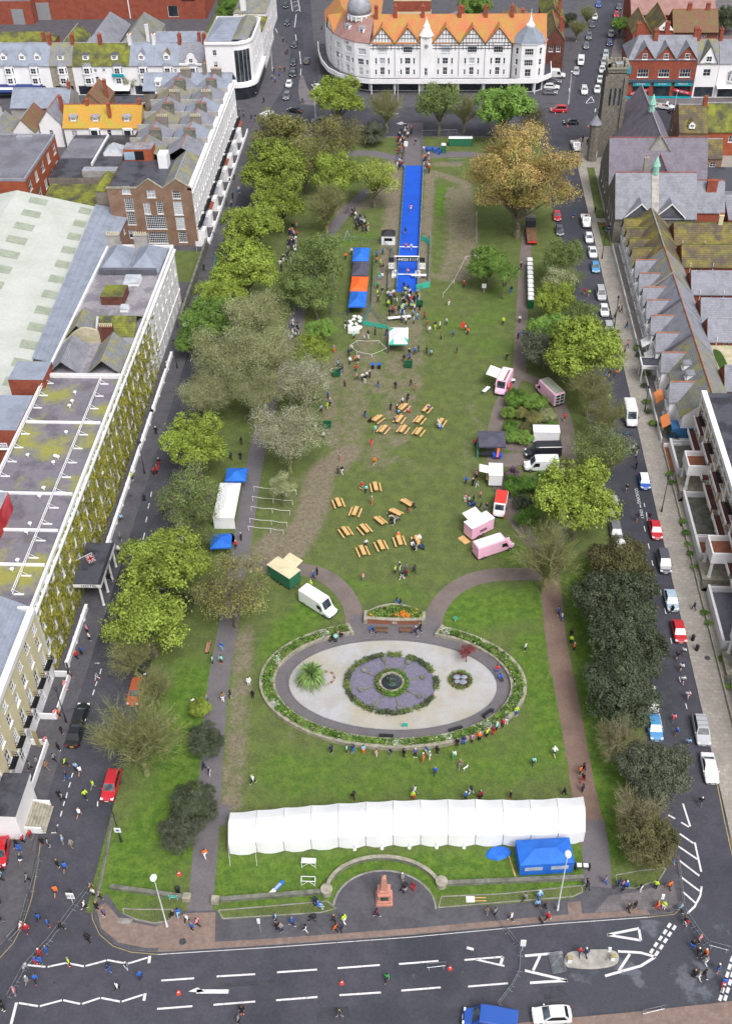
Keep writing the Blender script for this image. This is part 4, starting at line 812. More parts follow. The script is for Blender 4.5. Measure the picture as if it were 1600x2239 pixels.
 # ================================================================ buildings north of the park
def strokes(parent,x,y,z,words,ch,mat='frame_white',rz=0,name='sign_letters',gap=.35,tilt=PI/2):
 """small worn lettering whose characters cannot be made out: short upright strokes and bars, word by word"""
 mb=MB();u=0;rr=random.Random(len(words)*7+int(x*10));w=ch*.62
 for n in words:
  for i in range(n):
   k=rr.randint(0,3);mb.box(u,-.02,0,u+w*.22,0,ch);
   if k!=1:mb.box(u+w*.55,-.02,0,u+w*.75,0,ch)
   if k in(0,2):mb.box(u,-.02,ch*.82,u+w*.75,0,ch)
   if k in(0,3):mb.box(u,-.02,ch*.4,u+w*.75,0,ch*.56)
   if k==2:mb.box(u,-.02,0,u+w*.75,0,ch*.16)
   u+=w
  u+=w*gap*2
 mb.v=[(a-u/2,b,c-ch/2)for a,b,c in mb.v];L=parent.location;return inst(mb.mesh(name,mat),name,parent,(x-L[0],y-L[1],z-L[2]),rz)
NB=[(-131,-108.6,'slate_blue',3,2,'ornate'),(-108.6,-102,'slate_mossy',1,1,'mixed'),(-102,-94,'tile_lichen',1,1,''),(-94,-85.4,'tile_lichen',1,1,''),(-85.4,-78.4,'slate_blue',1,1,''),(-78.4,-71,'slate_blue',1,1,''),(-71,-64,'slate',0,1,'gable')]
NL=['white terraced house with blue slate roof and three white dormers','grey and white terraced house with one boxy dormer and patchy roof','white terraced house under dark moss with a small square dormer','white terraced house under dark moss with teal balcony and shop awning','white terraced house with red-edged gabled dormer on blue slate','white terraced house with ochre-edged gabled dormer on blue slate','narrow white house with curved ornate gable on the slate roof']
for k,(a,b,rm,nd,nb,tp)in enumerate(NB):
 T=bld('terraced_house',NL[k],(a+b)/2,313,'house','terraced houses on the lane');mb=MB();W=b-a;n=3 if k==0 else 1
 ops=[]
 if k in(0,2,3,5):ops=[(W*.82,7.0,.9,.9,'tri'),(W*.84,4.6,1.0,1.5,'sash')]if k!=3 else[(W*.12,7.2,.9,.8,'tri')]
 facade(mb,(a,313.4,0),0,W-.01,8.7,ops+[(W/2,1.5,W*.8,2.5,'shop')],T);mb.quad((b-.01,313.4,0),(b-.01,324.5,0),(b-.01,324.5,8.7),(b-.01,313.4,8.7));mb.quad((a,324.5,0),(a,313.4,0),(a,313.4,8.7),(a,324.5,8.7));mb.quad((b,324.5,0),(a,324.5,0),(a,324.5,8.7),(b,324.5,8.7))
 mb.tri((b-.01,313.4,8.7),(b-.01,324.5,8.7),(b-.01,319,13));mb.tri((a,324.5,8.7),(a,313.4,8.7),(a,319,13));part(mb,'wall','render_white2' if k!=1 else 'stone',T)
 gable_roof(a+.03,313.4,b-.03,324.5,8.7,4.3,'x',.3,.18,rm,T,'lead')
 if k==0:bx,dx=(-120.5,-113.2),(-121.8,-116.4,-112.0)
 else:bx,dx=((a+b)/2+(.3 if k!=3 else .8),),((a+b)/2,)
 for x in bx:bay(T,x,313.4,2.9,8.5,3.0,.8,S,'render_white2',(4.4,7.2),'sash','slate' if k!=3 else 'slate_dark',1.6,.7)
 if k==6:
  c=MB();pts=[(-1.7,0),(-1.7,1.2),(-1.2,1.6),(-1.0,2.6),(-.5,3.1),(0,3.25),(.5,3.1),(1.0,2.6),(1.2,1.6),(1.7,1.2),(1.7,0)];xm=(a+b)/2
  c.add([(xm+u,313.3,8.6+v)for u,v in pts],[tuple(range(11))[::-1]]);c.add([(xm+u,313.6,8.6+v)for u,v in pts],[tuple(range(11))])
  for(u,v),(u2,v2)in zip(pts,pts[1:]):c.quad((xm+u,313.3,8.6+v),(xm+u,313.6,8.6+v),(xm+u2,313.6,8.6+v2),(xm+u2,313.3,8.6+v2))
  part(c,'gable','render_white2',T);window(T,(0,.28-.0,9.7),0,1.1,1.2,'sash');c=MB();c.box(a+.02,313.1,8.5,b-.02,313.5,9.0);part(c,'parapet','render_white2',T)
 else:
  for x in dx:dormer(T,x,314.7,9.5,1.9,1.5,2.0,S,{1:'slate',2:'slate_dark',3:'slate_dark',4:'slate',5:'tile_brown'}.get(k,'slate_blue'),'sash',1.1 if k in(0,4,5)else 0)
 chimney(T,b-.2,319,11.5,15.3,.9,1.5,4,'render_white' if k in(3,4)else 'brick_red',ax='y')
 if k==0:c=MB();c.slab([(-127,309.5,2.4),(-111.5,309.5,2.4),(-111.5,313.3,3.3),(-127,313.3,3.3)],.1);c.box(-127,309.5,2.1,-111.5,309.6,2.4);part(c,'awning','awning_navy',T);c=MB();c.slab([(-127,310.6,2.69),(-111.5,310.6,2.69),(-111.5,311.6,2.93),(-127,311.6,2.93)],.01);part(c,'awning_stripe','frame_white',T)
 if k==3:c=MB();c.slab([(-93,310,2.6),(-85.6,310,2.6),(-85.6,313.3,3.4),(-93,313.3,3.4)],.1);part(c,'awning','render_white2',T);c=MB();c.box(-90.6,312.3,5.6,-87.2,313.3,5.75);c.box(-90.6,312.25,5.75,-87.2,312.35,6.5);part(c,'balcony','shop_teal',T)
T=bld('black_kiosk','low black-painted kiosk roof in the lane hung with white bunting',-84,301);c=MB();c.box(-92,298,.1,-76,304,3.0,0,0);part(c,'wall','black',T);c=MB();c.box(-92.2,297.8,3.0,-75.8,304.2,3.2);part(c,'roof','flat_roof_dark',T)
bt=MB();A,B=Vector((-91,297.2,2.6)),Vector((-76.5,297.0,4.6))
for i in range(22):
 t=i/22;p=A.lerp(B,t);p.z-=.5*math.sin(PI*t);q=A.lerp(B,(i+1)/22);q.z-=.5*math.sin(PI*(i+1)/22);bt.tube(p,q,.02,.02,3);bt.tri(tuple(p),tuple(q),(((p+q)/2).x,p.y-.05,(p+q).z/2-.55))
o=fix(bt,T).build('bunting','frame_white',T)
# ---- rear roofs and the big brick shed behind the lane
for i,(x0,y0_,x1,y1_,h,rh,ax,mat,wl,lb,hip)in enumerate([(-104.5,336,-95,358,6,5.2,'y','slate','render_grey','slate roofed workshop with slate-hung gable and green ridge',1),(-94,336,-84,358,6,5.0,'y','slate_mossy','render_grey','slate roofed workshop with olive mossy slope next to its twin',1),(-83,334,-68,348,6.5,2.6,'x','slate_blue','render_cream','low store with plain blue slate slope behind the lane',0),(-113,333,-106,350,6,2.8,'y','tile_lichen','render_white','small white gabled house with mossy roof beside metal duct',0),(-135,336,-116,350,5.5,3.2,'x','tile_lichen','brick_orange','brick house with hipped mossy roof in front of brick shed',1),(-145,330,-136,348,6.5,3,'y','slate_blue','render_white','pale slate gabled house at the end of the lane',0)]):
 T=bld('workshop',lb,(x0+x1)/2,(y0_+y1_)/2,'building');mb=MB();walls(mb,x0,y0_,x1,y1_,h,T,{'S':[((x1-x0)*.5,h*.6,1.6,1.3,'tri')]})
 if not hip:
  if ax=='x':mb.tri((x1,y0_,h),(x1,y1_,h),(x1,(y0_+y1_)/2,h+rh));mb.tri((x0,y1_,h),(x0,y0_,h),(x0,(y0_+y1_)/2,h+rh))
  else:mb.tri((x0,y0_,h),(x1,y0_,h),((x0+x1)/2,y0_,h+rh));mb.tri((x1,y1_,h),(x0,y1_,h),((x0+x1)/2,y1_,h+rh))
 part(mb,'wall',wl,T)
 if hip:hip_roof(x0,y0_,x1,y1_,h,rh,T,mat,.2,'roof',4.2,ax)
 else:gable_roof(x0,y0_-.2,x1,y1_+.2,h,rh,ax,.2,.18,mat,T,'lead')
 if i in(1,2,4):chimney(T,x1-1,y0_+2,h,h+rh+1.2,.9,.9,2,'render_white' if i==1 else 'brick_red')
T=bld('brick_hall','huge plain red brick hall with small black gym sign',-108,395);mb=MB()
ops=[(29.5,13.5,9.5,2.0,'quadshop'),(60.5,2.6,3.4,3.6,'door'),(3,2.2,5,4,'door')]
facade(mb,(-147,383,0),0,71.5,16,ops,T);mb.quad((-75.5,383,0),(-75.5,415,0),(-75.5,415,16),(-75.5,383,16));mb.quad((-147,415,0),(-147,383,0),(-147,383,16),(-147,415,16));mb.quad((-75.5,415,0),(-147,415,0),(-147,415,16),(-75.5,415,16));part(mb,'wall','brick_red',T)
flat_roof(T,-147,383,-75.5,415,16,'lead',.4,'render_white');c=MB();c.box(-146.9,378,0,-133,383,7.5,0,1);part(c,'annex',['brick_red','flat_roof_plain'],T);c=MB();c.box(-140,377.9,.1,-136,378.02,5);part(c,'shutter','frame_grey',T);c=MB();c.box(-132.9,382.6,0,-128.5,383,5.5);part(c,'shutter','frame_grey',T)
c=MB();c.tube((-101.3,382.8,.5),(-101.3,382.8,16),.2,.2,6);part(c,'downpipe','frame_white',T);c=MB();c.box(-101,382.85,11.5,-90,383,12.6);part(c,'white_band','frame_white',T)
c=MB();c.box(-83.2,382.8,6.1,-78.6,382.97,8.1);part(c,'sign_board','black',T);L=T.location
letters('FIT',1.25,(-81.95-L[0],382.77-L[1],7.0),0,'frame_grey','sign_letters',T,PI/2);letters('LAB',1.3,(-79.95-L[0],382.77-L[1],7.0),0,'frame_white','sign_letters',T,PI/2)
sheet('lawn',[(-74,362),(-60,362),(-62,420),(-72,420)],.13,'turf')
# ---- white corner building with black glass
T=bld('corner_building','white rendered corner building with tall black curved glazing and slate roof',-57,318);mb=MB()
arc=[(-54.4+4.6*math.sin(t),314.6-4.6*math.cos(t))for t in[PI/2*i/6 for i in range(7)]]
facade(mb,(-62.5,310,0),0,8.1,16,[(2.6,13.0,1.1,1.5,'sash'),(2.6,9.8,1.1,1.6,'half'),(2.6,6.6,1.2,.9,'sash')],T,z0=0)
for i,(p,q)in enumerate(zip(arc,arc[1:])):
 an=math.atan2(q[1]-p[1],q[0]-p[0]);ln=math.dist(p,q);facade(mb,(p[0],p[1],0),an,ln,16,[(ln/2,9.2,ln*.96,8.8,'shopblack')]if i in(0,1,2,3)else[],T)
facade(mb,(-49.8,314.6,0),E_,18,16,rows(18,5,(6,9.5,13),1.1,1.7,('sash','pale')),T);mb.quad((-49.8,332.6,0),(-62.5,332.6,0),(-62.5,332.6,16),(-49.8,332.6,16));mb.quad((-62.5,332.6,0),(-62.5,310,0),(-62.5,310,16),(-62.5,332.6,16));part(mb,'wall','render_white2',T)
for z0_,z1_,e,m_ in((15.2,15.7,.35,'render_white2'),(3.6,4.6,1.0,'render_white2'),(.1,3.6,.55,'shop_dark')):
 c=MB();pl=[(-62.5,310-e)]+[(-54.4+(4.6+e)*math.sin(t),314.6-(4.6+e)*math.cos(t))for t in[PI/2*i/6 for i in range(7)]]+[(-49.8+e,332.6),(-49.85,332.5),(-49.85,314.6),(-54.4,310.05),(-62.45,310.05)]
 if z0_<4:pl=[(-56.5,310-e)]+pl[1:-1]+[(-56.5,310.05)]
 c.prism(pl,z0_,z1_);part(c,'cornice' if z0_>10 else('canopy' if z0_>3 else 'shop_front'),m_,T)
hip_roof(-62,311,-55,332,15.9,1.8,T,'slate_blue',0);hip_roof(-55,312.4,-50.6,332,15.9,1.4,T,'slate_mossy',0,axis='y')
for i,(x0,y0_,x1,y1_,h,mat,lb)in enumerate([(-58.5,333,-49.6,347,11.5,'tile_lichen','cream rendered block with mossy hipped roof beyond the corner building'),(-60,347.2,-50.2,362,12.5,'slate_mossy','cream rendered block with white chimney along the side road'),(-60,362.4,-51.5,384,11,'slate','cream rendered block furthest along the side road')]):
 T=bld('side_road_house',lb,(x0+x1)/2,(y0_+y1_)/2,'house');mb=MB();walls(mb,x0,y0_,x1,y1_,h,T,{'E':rows(y1_-y0_,4,(2.2,5.6,9),1.0,1.6,('sash','pale')),'S':[(3,9,1,1.6,'sash')]});part(mb,'wall','render_white',T);hip_roof(x0,y0_,x1,y1_,h,2.6,T,mat,.1);chimney(T,x0+3,y0_+1.5,h,h+4,1.6,1.2,3,'render_white')
 # ---- domed white terrace facing the park
T=bld('domed_terrace','white curved terrace with half-timbered gables, orange tiled roof and dome',3,316.5);L=T.location;mb=MB()
GY=316.5;cuts=[-17,-9.9,-2.7,.5,8.1,15.4,22.7];EZ=13.4
def arch_ops(W,i):return[(W/2,11.6,2.6,1.7,'quad' if i%3 else 'palequad'),(W/2,8.5,1.6,1.7,'sash' if i%2 else 'pale'),(W*.25,8.5,.5,1.6,'one'),(W*.75,8.5,.5,1.6,'one'),(W/2,5.7,1.3,2.1,'sash'),(W*.24,5.4,.5,1.4,'one'),(W*.76,5.4,.5,1.4,'one')]
shop={0:'shop',1:'shop',3:'shop',4:'shop',5:'shop'}
for i,(a,b)in enumerate(zip(cuts,cuts[1:])):
 W=b-a
 if i==2:
  facade(mb,(a,GY-.3,0),0,W,15,[(W/2,5.6,.9,2.0,'sash'),(W/2,1.6,1.3,2.6,'door')],T);mb.quad((b,GY-.3,0),(b,GY+.4,0),(b,GY+.4,15),(b,GY-.3,15));mb.quad((a,GY+.4,0),(a,GY-.3,0),(a,GY-.3,15),(a,GY+.4,15));continue
 facade(mb,(a,GY,0),0,W,EZ,arch_ops(W,i)+[(W/2,1.6,W*.86,2.7,'shop')],T);mb.tri((a,GY,EZ),(b,GY,EZ),((a+b)/2,GY,EZ+4.1))
 m_=(a+b)/2;c=MB()
 for z in(EZ-1.5,EZ-.7,EZ):c.box(a+.1,GY-.07,z-.08,b-.1,GY-.0,z+.08)
 for k in range(1,7):
  u=a+W*k/7
  if abs(u-m_)>1.4:c.box(u-.07,GY-.06,EZ-2.0,u+.07,GY-.0,EZ)
 for k in range(-3,4):
  u=m_+k*.85;hh=EZ+4.1-abs(u-m_)*4.1/(W/2);
  if hh>EZ+.4:c.box(u-.06,GY-.06,EZ,u+.06,GY-.0,hh)
 for z in(EZ+1.2,EZ+2.3):hw=(W/2)*(1-(z-EZ)/4.1)-.1;c.box(m_-hw,GY-.065,z-.06,m_+hw,GY-.0,z+.06)
 for sgn in(-1,1):c.slab([(m_,GY-.22,EZ+4.25),(m_+sgn*(W/2+.2),GY-.22,EZ-.15),(m_+sgn*(W/2+.2),GY-.02,EZ-.15),(m_,GY-.02,EZ+4.25)],.32)
 part(c,'timber_framing','timber_black',T)
 r=MB();ap=(m_,GY-.4,EZ+4.3);bk=(m_,GY+5.0,EZ+4.3)
 r.slab([(a-.1,GY-.4,EZ),ap,bk,(a-.1,GY+.1,EZ)],.15);r.slab([ap,(b+.1,GY-.4,EZ),(b+.1,GY+.1,EZ),bk],.15);part(r,'gable_roof','tile_orange',T)
 for u in(.25,.5,.75):pass
 c=MB();c.tube((b,GY-.1,4.4),(b,GY-.1,EZ),.07,.07,5);part(c,'downpipe','frame_grey',T)
cv=[(-32.0,346),(-31.2,338),(-30.0,331.5),(-27.8,325.5),(-25,321.4),(-21.4,318.2),(-17,GY)]
for i,(p,q)in enumerate(zip(cv,cv[1:])):
 an=math.atan2(q[1]-p[1],q[0]-p[0]);ln=math.dist(p,q)
 facade(mb,(p[0],p[1],0),an,ln,EZ,[(ln*.5,10.8,2.4 if i>2 else 1.4,1.7,'palequad' if i>2 else 'pale'),(ln*.4,8.0,1.8,1.6,'tri' if i%2 else 'pale'),(ln*.82,8.0,.7,1.4,'one'),(ln*.4,5.4,1.3,2.0,'pale'),(ln*.8,5.2,.8,1.2,'pale'),(ln*.5,1.6,ln*.8,2.7,'shop')],T)
tc,tr=(27.6,319.0),5.0
oc=[(tc[0]+tr*math.cos(PI*t),tc[1]-tr*.78*math.sin(PI*t))for t in(1.0,.86,.64,.36,.14,0)]
for i,(p,q)in enumerate(zip(oc,oc[1:])):
 an=math.atan2(q[1]-p[1],q[0]-p[0]);ln=math.dist(p,q);big=i==2
 facade(mb,(p[0],p[1],0),an,ln,EZ,[(ln/2,z,(2.4 if big else .9)if z!=5.5 else(1.7 if big else .7),1.7 if z!=5.5 else 2.0,'quad' if big and z!=5.5 else('sash' if big else 'one'))for z in(11.2,8.2,5.5)]+[(ln/2,1.6,ln*.8,2.6,'shop')]if ln>1.6 else[],T)
mb.quad((32.6,319.6,0),(32.6,330,0),(32.6,330,EZ),(32.6,319.6,EZ));mb.quad((32.6,330,0),(-29,332,0),(-29,332,EZ),(32.6,330,EZ));mb.quad((32.6,330,0),(32.6,330,EZ),(32.6,324.5,19.0),(32.6,319.6,EZ),0)
part(mb,'wall','render_white2',T)
r=MB();ap=(tc[0],tc[1]-1.6,18.2);ring=[(tc[0]+5.4*math.cos(PI*t),tc[1]-5.4*.78*math.sin(PI*t),EZ+.05)for t in(1.0,.86,.64,.36,.14,0,-.2,-.5,-.8)];rt=[(ap[0]+(x-tc[0])*.2,ap[1]+(y-tc[1])*.2,17.6)for x,y,z in ring]
for i in range(len(ring)):j=(i+1)%len(ring);r.quad(ring[i],ring[j],rt[j],rt[i])
part(r,'tower_roof','slate_blue',T);c=MB();c.lathe([(1.2,17.4),(1.25,17.9),(.7,18.6),(.35,19.6),(.12,20.6),(.04,22.2)],(tc[0],tc[1]-1.6,0),10,0,1,.8);part(c,'finial','render_white2',T)
c=MB()
for i,(p,q)in enumerate(zip(oc,oc[1:])):c.slab([(p[0],p[1]-.25,EZ+.15),(q[0],q[1]-.25,EZ+.15),(q[0],q[1]+.1,EZ+.15),(p[0],p[1]+.1,EZ+.15)],.35)
part(c,'cornice','render_white2',T)
r=MB();r.slab([(-16,GY-.3,EZ),(32.4,GY+.2,EZ),(32.4,323,19.2),(-16,323,19.2)],.2);r.slab([(32.4,330,EZ),(-16,330,EZ),(-16,323,19.2),(32.4,323,19.2)],.2);part(r,'roof','tile_orange',T)
r=MB();inn=[(-27,346),(-26.6,338),(-25.6,332.5),(-24,328),(-22,325),(-19.6,323),(-16,322)]
for p,q,a,b in zip(cv,cv[1:],inn,inn[1:]):r.slab([(p[0]*1.003,p[1]-.1,EZ),(q[0]*1.003,q[1]-.1,EZ),(b[0],b[1],18.4),(a[0],a[1],18.4)],.2,0 if p[1]<330 else 1)
r.slab([(a[0],a[1],18.4)for a in inn[::-1]]+[(-14,346,18.4),(-14,322,18.4)],.2,1);part(r,'mansard',['tile_pink','tile_orange'],T)
c=MB();DX,DY=-20.2,325.2;c.lathe([(3.0,17.6),(3.0,18.5),(3.4,18.6),(3.4,19.0),(2.5,19.2),(2.5,20.2)],(DX,DY,0),16);part(c,'dome_drum','render_white2',T)
c=MB();c.lathe([(3.3,19.0),(3.5,20.2),(3.2,21.6),(2.4,23.0),(1.3,23.9),(.9,24.2),(.8,25.3),(.3,26),(.05,27.6)],(DX,DY,0),16);part(c,'dome','lead',T,True)
for i in range(14):t=2*PI*i/14;c=MB();c.box(DX+3.35*math.cos(t)-.16,DY+3.35*math.sin(t)-.16,17.5,DX+3.35*math.cos(t)+.16,DY+3.35*math.sin(t)+.16,18.5);part(c,'baluster','render_white2',T)
for x,y,an in((-23.6,322.5,-.75),(-19.4,319.6,-.4)):dormer(T,x,y,14.6,1.7,2.0,1.8,an,'lead','sash',0)
g=MB();p,q=cv[2],cv[3];m_=((p[0]+q[0])/2-.4,(p[1]+q[1])/2-.2);g.tri((p[0]-.1,p[1]-.1,EZ),(q[0]-.1,q[1]-.1,EZ),(m_[0],m_[1],EZ+4));part(g,'side_gable','render_white2',T)
g=MB()
for e in(p,q):g.tube((e[0]-.2,e[1]-.2,EZ-.1),(m_[0]-.1,m_[1]-.1,EZ+4.1),.18,.18,4)
g.tube((p[0]-.2,p[1]-.15,EZ+.1),(q[0]-.2,q[1]-.2,EZ+.1),.1,.1,4);part(g,'timber_framing','timber_black',T)
r=MB();bk=(-24.6,330.2,EZ+4.2)
for e in(p,q):r.slab([(e[0]-.3,e[1]-.3,EZ),(m_[0]-.3,m_[1]-.3,EZ+4.2),bk],.15)
part(r,'gable_roof','tile_orange',T)
letters('ROYAL',.8,(-24.0-L[0]-.25,319.9-L[1]-.3,12.7),-.75,'black','sign_letters',T,PI/2,.01)if False else strokes(T,-23.6,319.75,12.6,[5],.7,'black',-.72)
c=MB();xm=-1.1;c.lathe([(2.0,15.0),(2.1,15.3),(1.5,16.2),(1.0,17.2),(.9,17.6),(1.0,17.7),(.6,18.4),(.15,19.4),(.04,20.4)],(xm,GY+.6,0),8,0,1,.7);part(c,'turret_cap','render_white2',T)
c=MB();c.lathe([(.55,0),(.55,.12)],(0,0,0),12);c.v=[(xm+a,GY-.32-z,12.6+b)for a,b,z in c.v];part(c,'roundel','frame_grey',T)
bl=[(-34.4,346),(-33.5,337.5),(-32,330),(-29.6,323.4),(-26.3,318.9),(-22.2,315.3),(-17,GY-3.0),(23,GY-3.0),(30.5,GY-2.6),(34.6,318.5),(35.2,328)];bi=cv[:-1]+[(-17,GY)]+[(22.7,GY),(27.6,316.5),(32.55,319.6),(32.55,328)]
c=MB();c.prism(bl+bi[::-1],3.45,3.75);part(c,'balcony','flat_roof_dark',T)
c=MB()
for p,q in zip(bl,bl[1:]):
 d=Vector((q[0]-p[0],q[1]-p[1],0));nn=Vector((-d.y,d.x,0)).normalized()*.12;c.prism([(p[0]-nn.x,p[1]-nn.y),(q[0]-nn.x,q[1]-nn.y),(q[0]+nn.x,q[1]+nn.y),(p[0]+nn.x,p[1]+nn.y)],3.2,4.5)
part(c,'balcony_front','render_white2',T)
for x in(-16.5,-9.9,-2.9,.7,8.1,15.4,22.7,29.8):c=MB();c.tube((x,GY-2.6,.1),(x,GY-2.6,3.45),.16,.16,6);part(c,'column','render_white2',T)
for x,w_,m_,wd in((11.8,6.8,'shop_red',[1,3,6]),(18.9,6.5,'frame_white',[6,4]),(-13.4,6.4,'frame_white',[8]),(-6.2,6.4,'frame_white',[4,5])):c=MB();c.box(x-w_/2,GY-.12,2.95,x+w_/2,GY-.02,3.4);part(c,'shop_sign',m_,T);strokes(T,x,GY-.13,3.17,wd,.3,'frame_white' if m_=='shop_red' else 'black')
for x,y in((-9.9,322.8),(-2.2,322.8),(8.1,322.8),(15.4,322.8),(22.7,322.8),(-15.3,322.5)):chimney(T,x,y,15.5,21.4,1.0,1.6,4,'brick_red',ax='y')
# ---- brick backs behind the domed terrace
for(x0,y0_,x1,y1_,h,rh,mat,wl,lb)in[(-11,344,0,356,17,0,'flat_roof_plain','brick_red','tall red brick block with cream band behind the domed terrace'),(18,340,33.5,352,9.5,3,'tile_brown','brick_dark','brown brick house with mossy roof behind the corner tower'),(33.8,333,39.2,349,9,3.4,'tile_mossy','brick_dark','dark brick house with white bay beside the parked vans'),(34.5,352,41,372,8.5,3.4,'tile_lichen','brick_red','brick house with mossy roof farther up the tree-lined street'),(1.5,346,15,352,9,2.5,'slate','brick_dark','dark brick house with white window behind the orange roof')]:
 T=bld('brick_house',lb,(x0+x1)/2,(y0_+y1_)/2,'house');mb=MB();walls(mb,x0,y0_,x1,y1_,h,T,{'S':[((x1-x0)*.3,h*.7,1.2,1.6,'sash'),((x1-x0)*.7,h*.7,1.2,1.6,'sash')],'E':rows(y1_-y0_,3,(2.2,h*.7),1.2,1.7,('sash',))})
 if rh:ym,xm=(y0_+y1_)/2,(x0+x1)/2;(mb.tri((x0,y0_,h),(x1,y0_,h),(xm,y0_,h+rh)),mb.tri((x1,y1_,h),(x0,y1_,h),(xm,y1_,h+rh)))
 part(mb,'wall',wl,T)
 if rh:gable_roof(x0,y0_-.2,x1,y1_+.2,h,rh,'y',.3,.2,mat,T,'ridge_terra');chimney(T,(x0+x1)/2+1.5,y0_+3,h+rh*.4,h+rh+2,.9,1.4,3,'brick_red')
 else:flat_roof(T,x0,y0_,x1,y1_,h,mat,.4,'render_cream');c=MB();c.box(x0-.06,y0_-.08,h-4,x1+.06,y0_-.01,h-3.4);part(c,'band','render_cream',T)
 # ---- shops on the north-east corner
T=bld('brick_shops','row of red brick gabled shops with teal shopfronts and red banners',64.5,311);L=T.location;mb=MB();SY=311.0;ops=[]
facade(mb,(54.6,SY,0),0,18.6,10.6,[(1.4+3.0+5.75*i,6.9,3.0,2.2,'quad')for i in range(3)]+[(1.4+3.0+5.75*i,1.9,4.6,3.0,'shop')for i in range(3)],T)
for i in range(3):a=56+5.75*i;mb.tri((a,SY,10.6),(a+5.75,SY,10.6),(a+2.87,SY,14.2));window(T,(a+2.87-L[0],-.05,11.4-.1),0,1.3,1.5,'tri');c=MB();[c.slab([(a+2.87,SY-.25,14.35),(a+2.87+s*2.9,SY-.25,10.65),(a+2.87+s*2.9,SY,10.65),(a+2.87,SY,14.35)],.25)for s in(-1,1)];part(c,'bargeboard','timber_black',T)
mb.quad((73.2,SY,0),(73.2,323,0),(73.2,323,10.6),(73.2,SY,10.6));mb.quad((54.6,323,0),(54.6,SY,0),(54.6,SY,10.6),(54.6,323,10.6));mb.quad((73.2,323,0),(54.6,323,0),(54.6,323,10.6),(73.2,323,10.6));part(mb,'wall','brick_red',T)
r=MB();r.slab([(54.4,SY-.2,10.6),(73.3,SY-.2,10.6),(73.3,317,15.2),(57.5,317,15.2)],.2);r.slab([(54.4,SY-.2,10.6),(57.5,317,15.2),(54.4,323,10.6)],.2);r.slab([(73.3,323,10.6),(54.4,323,10.6),(57.5,317,15.2),(73.3,317,15.2)],.2);part(r,'roof','slate',T)
for i in range(3):a=56+5.75*i;r=MB();ap,bk=(a+2.87,SY-.3,14.4),(a+2.87,316,14.4);r.slab([(a,SY-.3,10.7),ap,bk,(a,SY+.2,10.7)],.15);r.slab([ap,(a+5.75,SY-.3,10.7),(a+5.75,SY+.2,10.7),bk],.15);part(r,'gable_roof','slate',T)
c=MB();c.box(54.5,SY-.5,.1,73.2,SY-.02,.55);part(c,'plinth','shop_teal',T);c=MB();c.box(54.5,SY-.6,4.55,73.3,SY-.02,5.2);part(c,'fascia','shop_slate',T)
for i,wd in enumerate(([5,4],[3,5],[10])):x=59+5.75*i;c=MB();c.box(x-2.4,SY-.45,3.5,x+2.4,SY-.05,4.5);part(c,'shop_sign','shop_teal',T);strokes(T,x,SY-.47,4.1,wd,.42)
for x,s,wd in((58.6,1,[4,5,6]),(70.6,-1,[4,4,5])):
 c=MB();c.box(-2.6,-.1,-.4,2.6,0,.4);o=inst(c.mesh('banner','shop_red'),'banner',T,(x-L[0],-.58,1.9),0,1,(0,-s*.22,0));
 k=strokes(T,x,SY-.72,2.0,wd,.42);k.rotation_euler=(0,-s*.22,0)
c=MB();c.box(54.5,SY-.1,7,54.6,SY+2,9);c.box(54.45,SY-.3,6.8,55.6,SY-.2,9);part(c,'side_sign','shop_teal',T)
for x,y in((58,321.5),(62,316),(73,317),(66,322)):chimney(T,x,y,12.5,17,1.2,1.2,3,'brick_red')
for k,(a,b,wl,lb)in enumerate([(73.4,79.4,'render_white2','narrow white house with pointed gable next to the brick shops'),(79.5,91,'render_white2','white shop house with canted bay beside the narrow gable')]):
 T=bld('shop_house',lb,(a+b)/2,311,'house');mb=MB();W=b-a;facade(mb,(a,SY,0),0,W,9.6,([(W/2,7.0,2.0,1.9,'sash'),(W/2,1.7,W*.86,2.8,'shop')]if k==0 else[(W*.36,8,1.2,1.6,'pale'),(W*.55,8,1.2,1.6,'pale'),(W/2,1.7,W*.86,2.8,'shop')]),T);mb.quad((b,SY,0),(b,323,0),(b,323,9.6),(b,SY,9.6));mb.quad((a,323,0),(a,SY,0),(a,SY,9.6),(a,323,9.6));mb.quad((b,323,0),(a,323,0),(a,323,9.6),(b,323,9.6));mb.tri((b,SY,9.6),(b,323,9.6),(b,317,14.2))
 if k==0:mb.tri((a+.6,SY,9.6),(b-.6,SY,9.6),((a+b)/2,SY,14));window(T,(0,-.06,10.6),0,1.5,1.5,'sash');r=MB();ap,bk=((a+b)/2,SY-.3,14.3),((a+b)/2,316.5,14.3);r.slab([(a+.3,SY-.3,9.4),ap,bk,(a+.3,SY+.2,9.4)],.15);r.slab([ap,(b-.3,SY-.3,9.4),(b-.3,SY+.2,9.4),bk],.15);part(r,'gable_roof','slate_mossy',T)
 else:bay(T,84.0,SY,4.6,7.0,3.6,.9,S,'render_white2',(5.8,),'quad','slate',1.7,.6);c=MB();c.slab([(79.6,SY-1.8,3.3),(91,SY-1.8,3.3),(91,SY,3.9),(79.6,SY,3.9)],.1);part(c,'awning','render_white2',T)
 part(mb,'wall',wl,T);gable_roof(a,SY+.02,b,323,9.6,4.6,'x',.2,.18,'slate_mossy' if k==0 else 'slate',T,'ridge_red');chimney(T,a+.4,317,12.5,16.8,.9,1.4,3,'brick_red',ax='y')
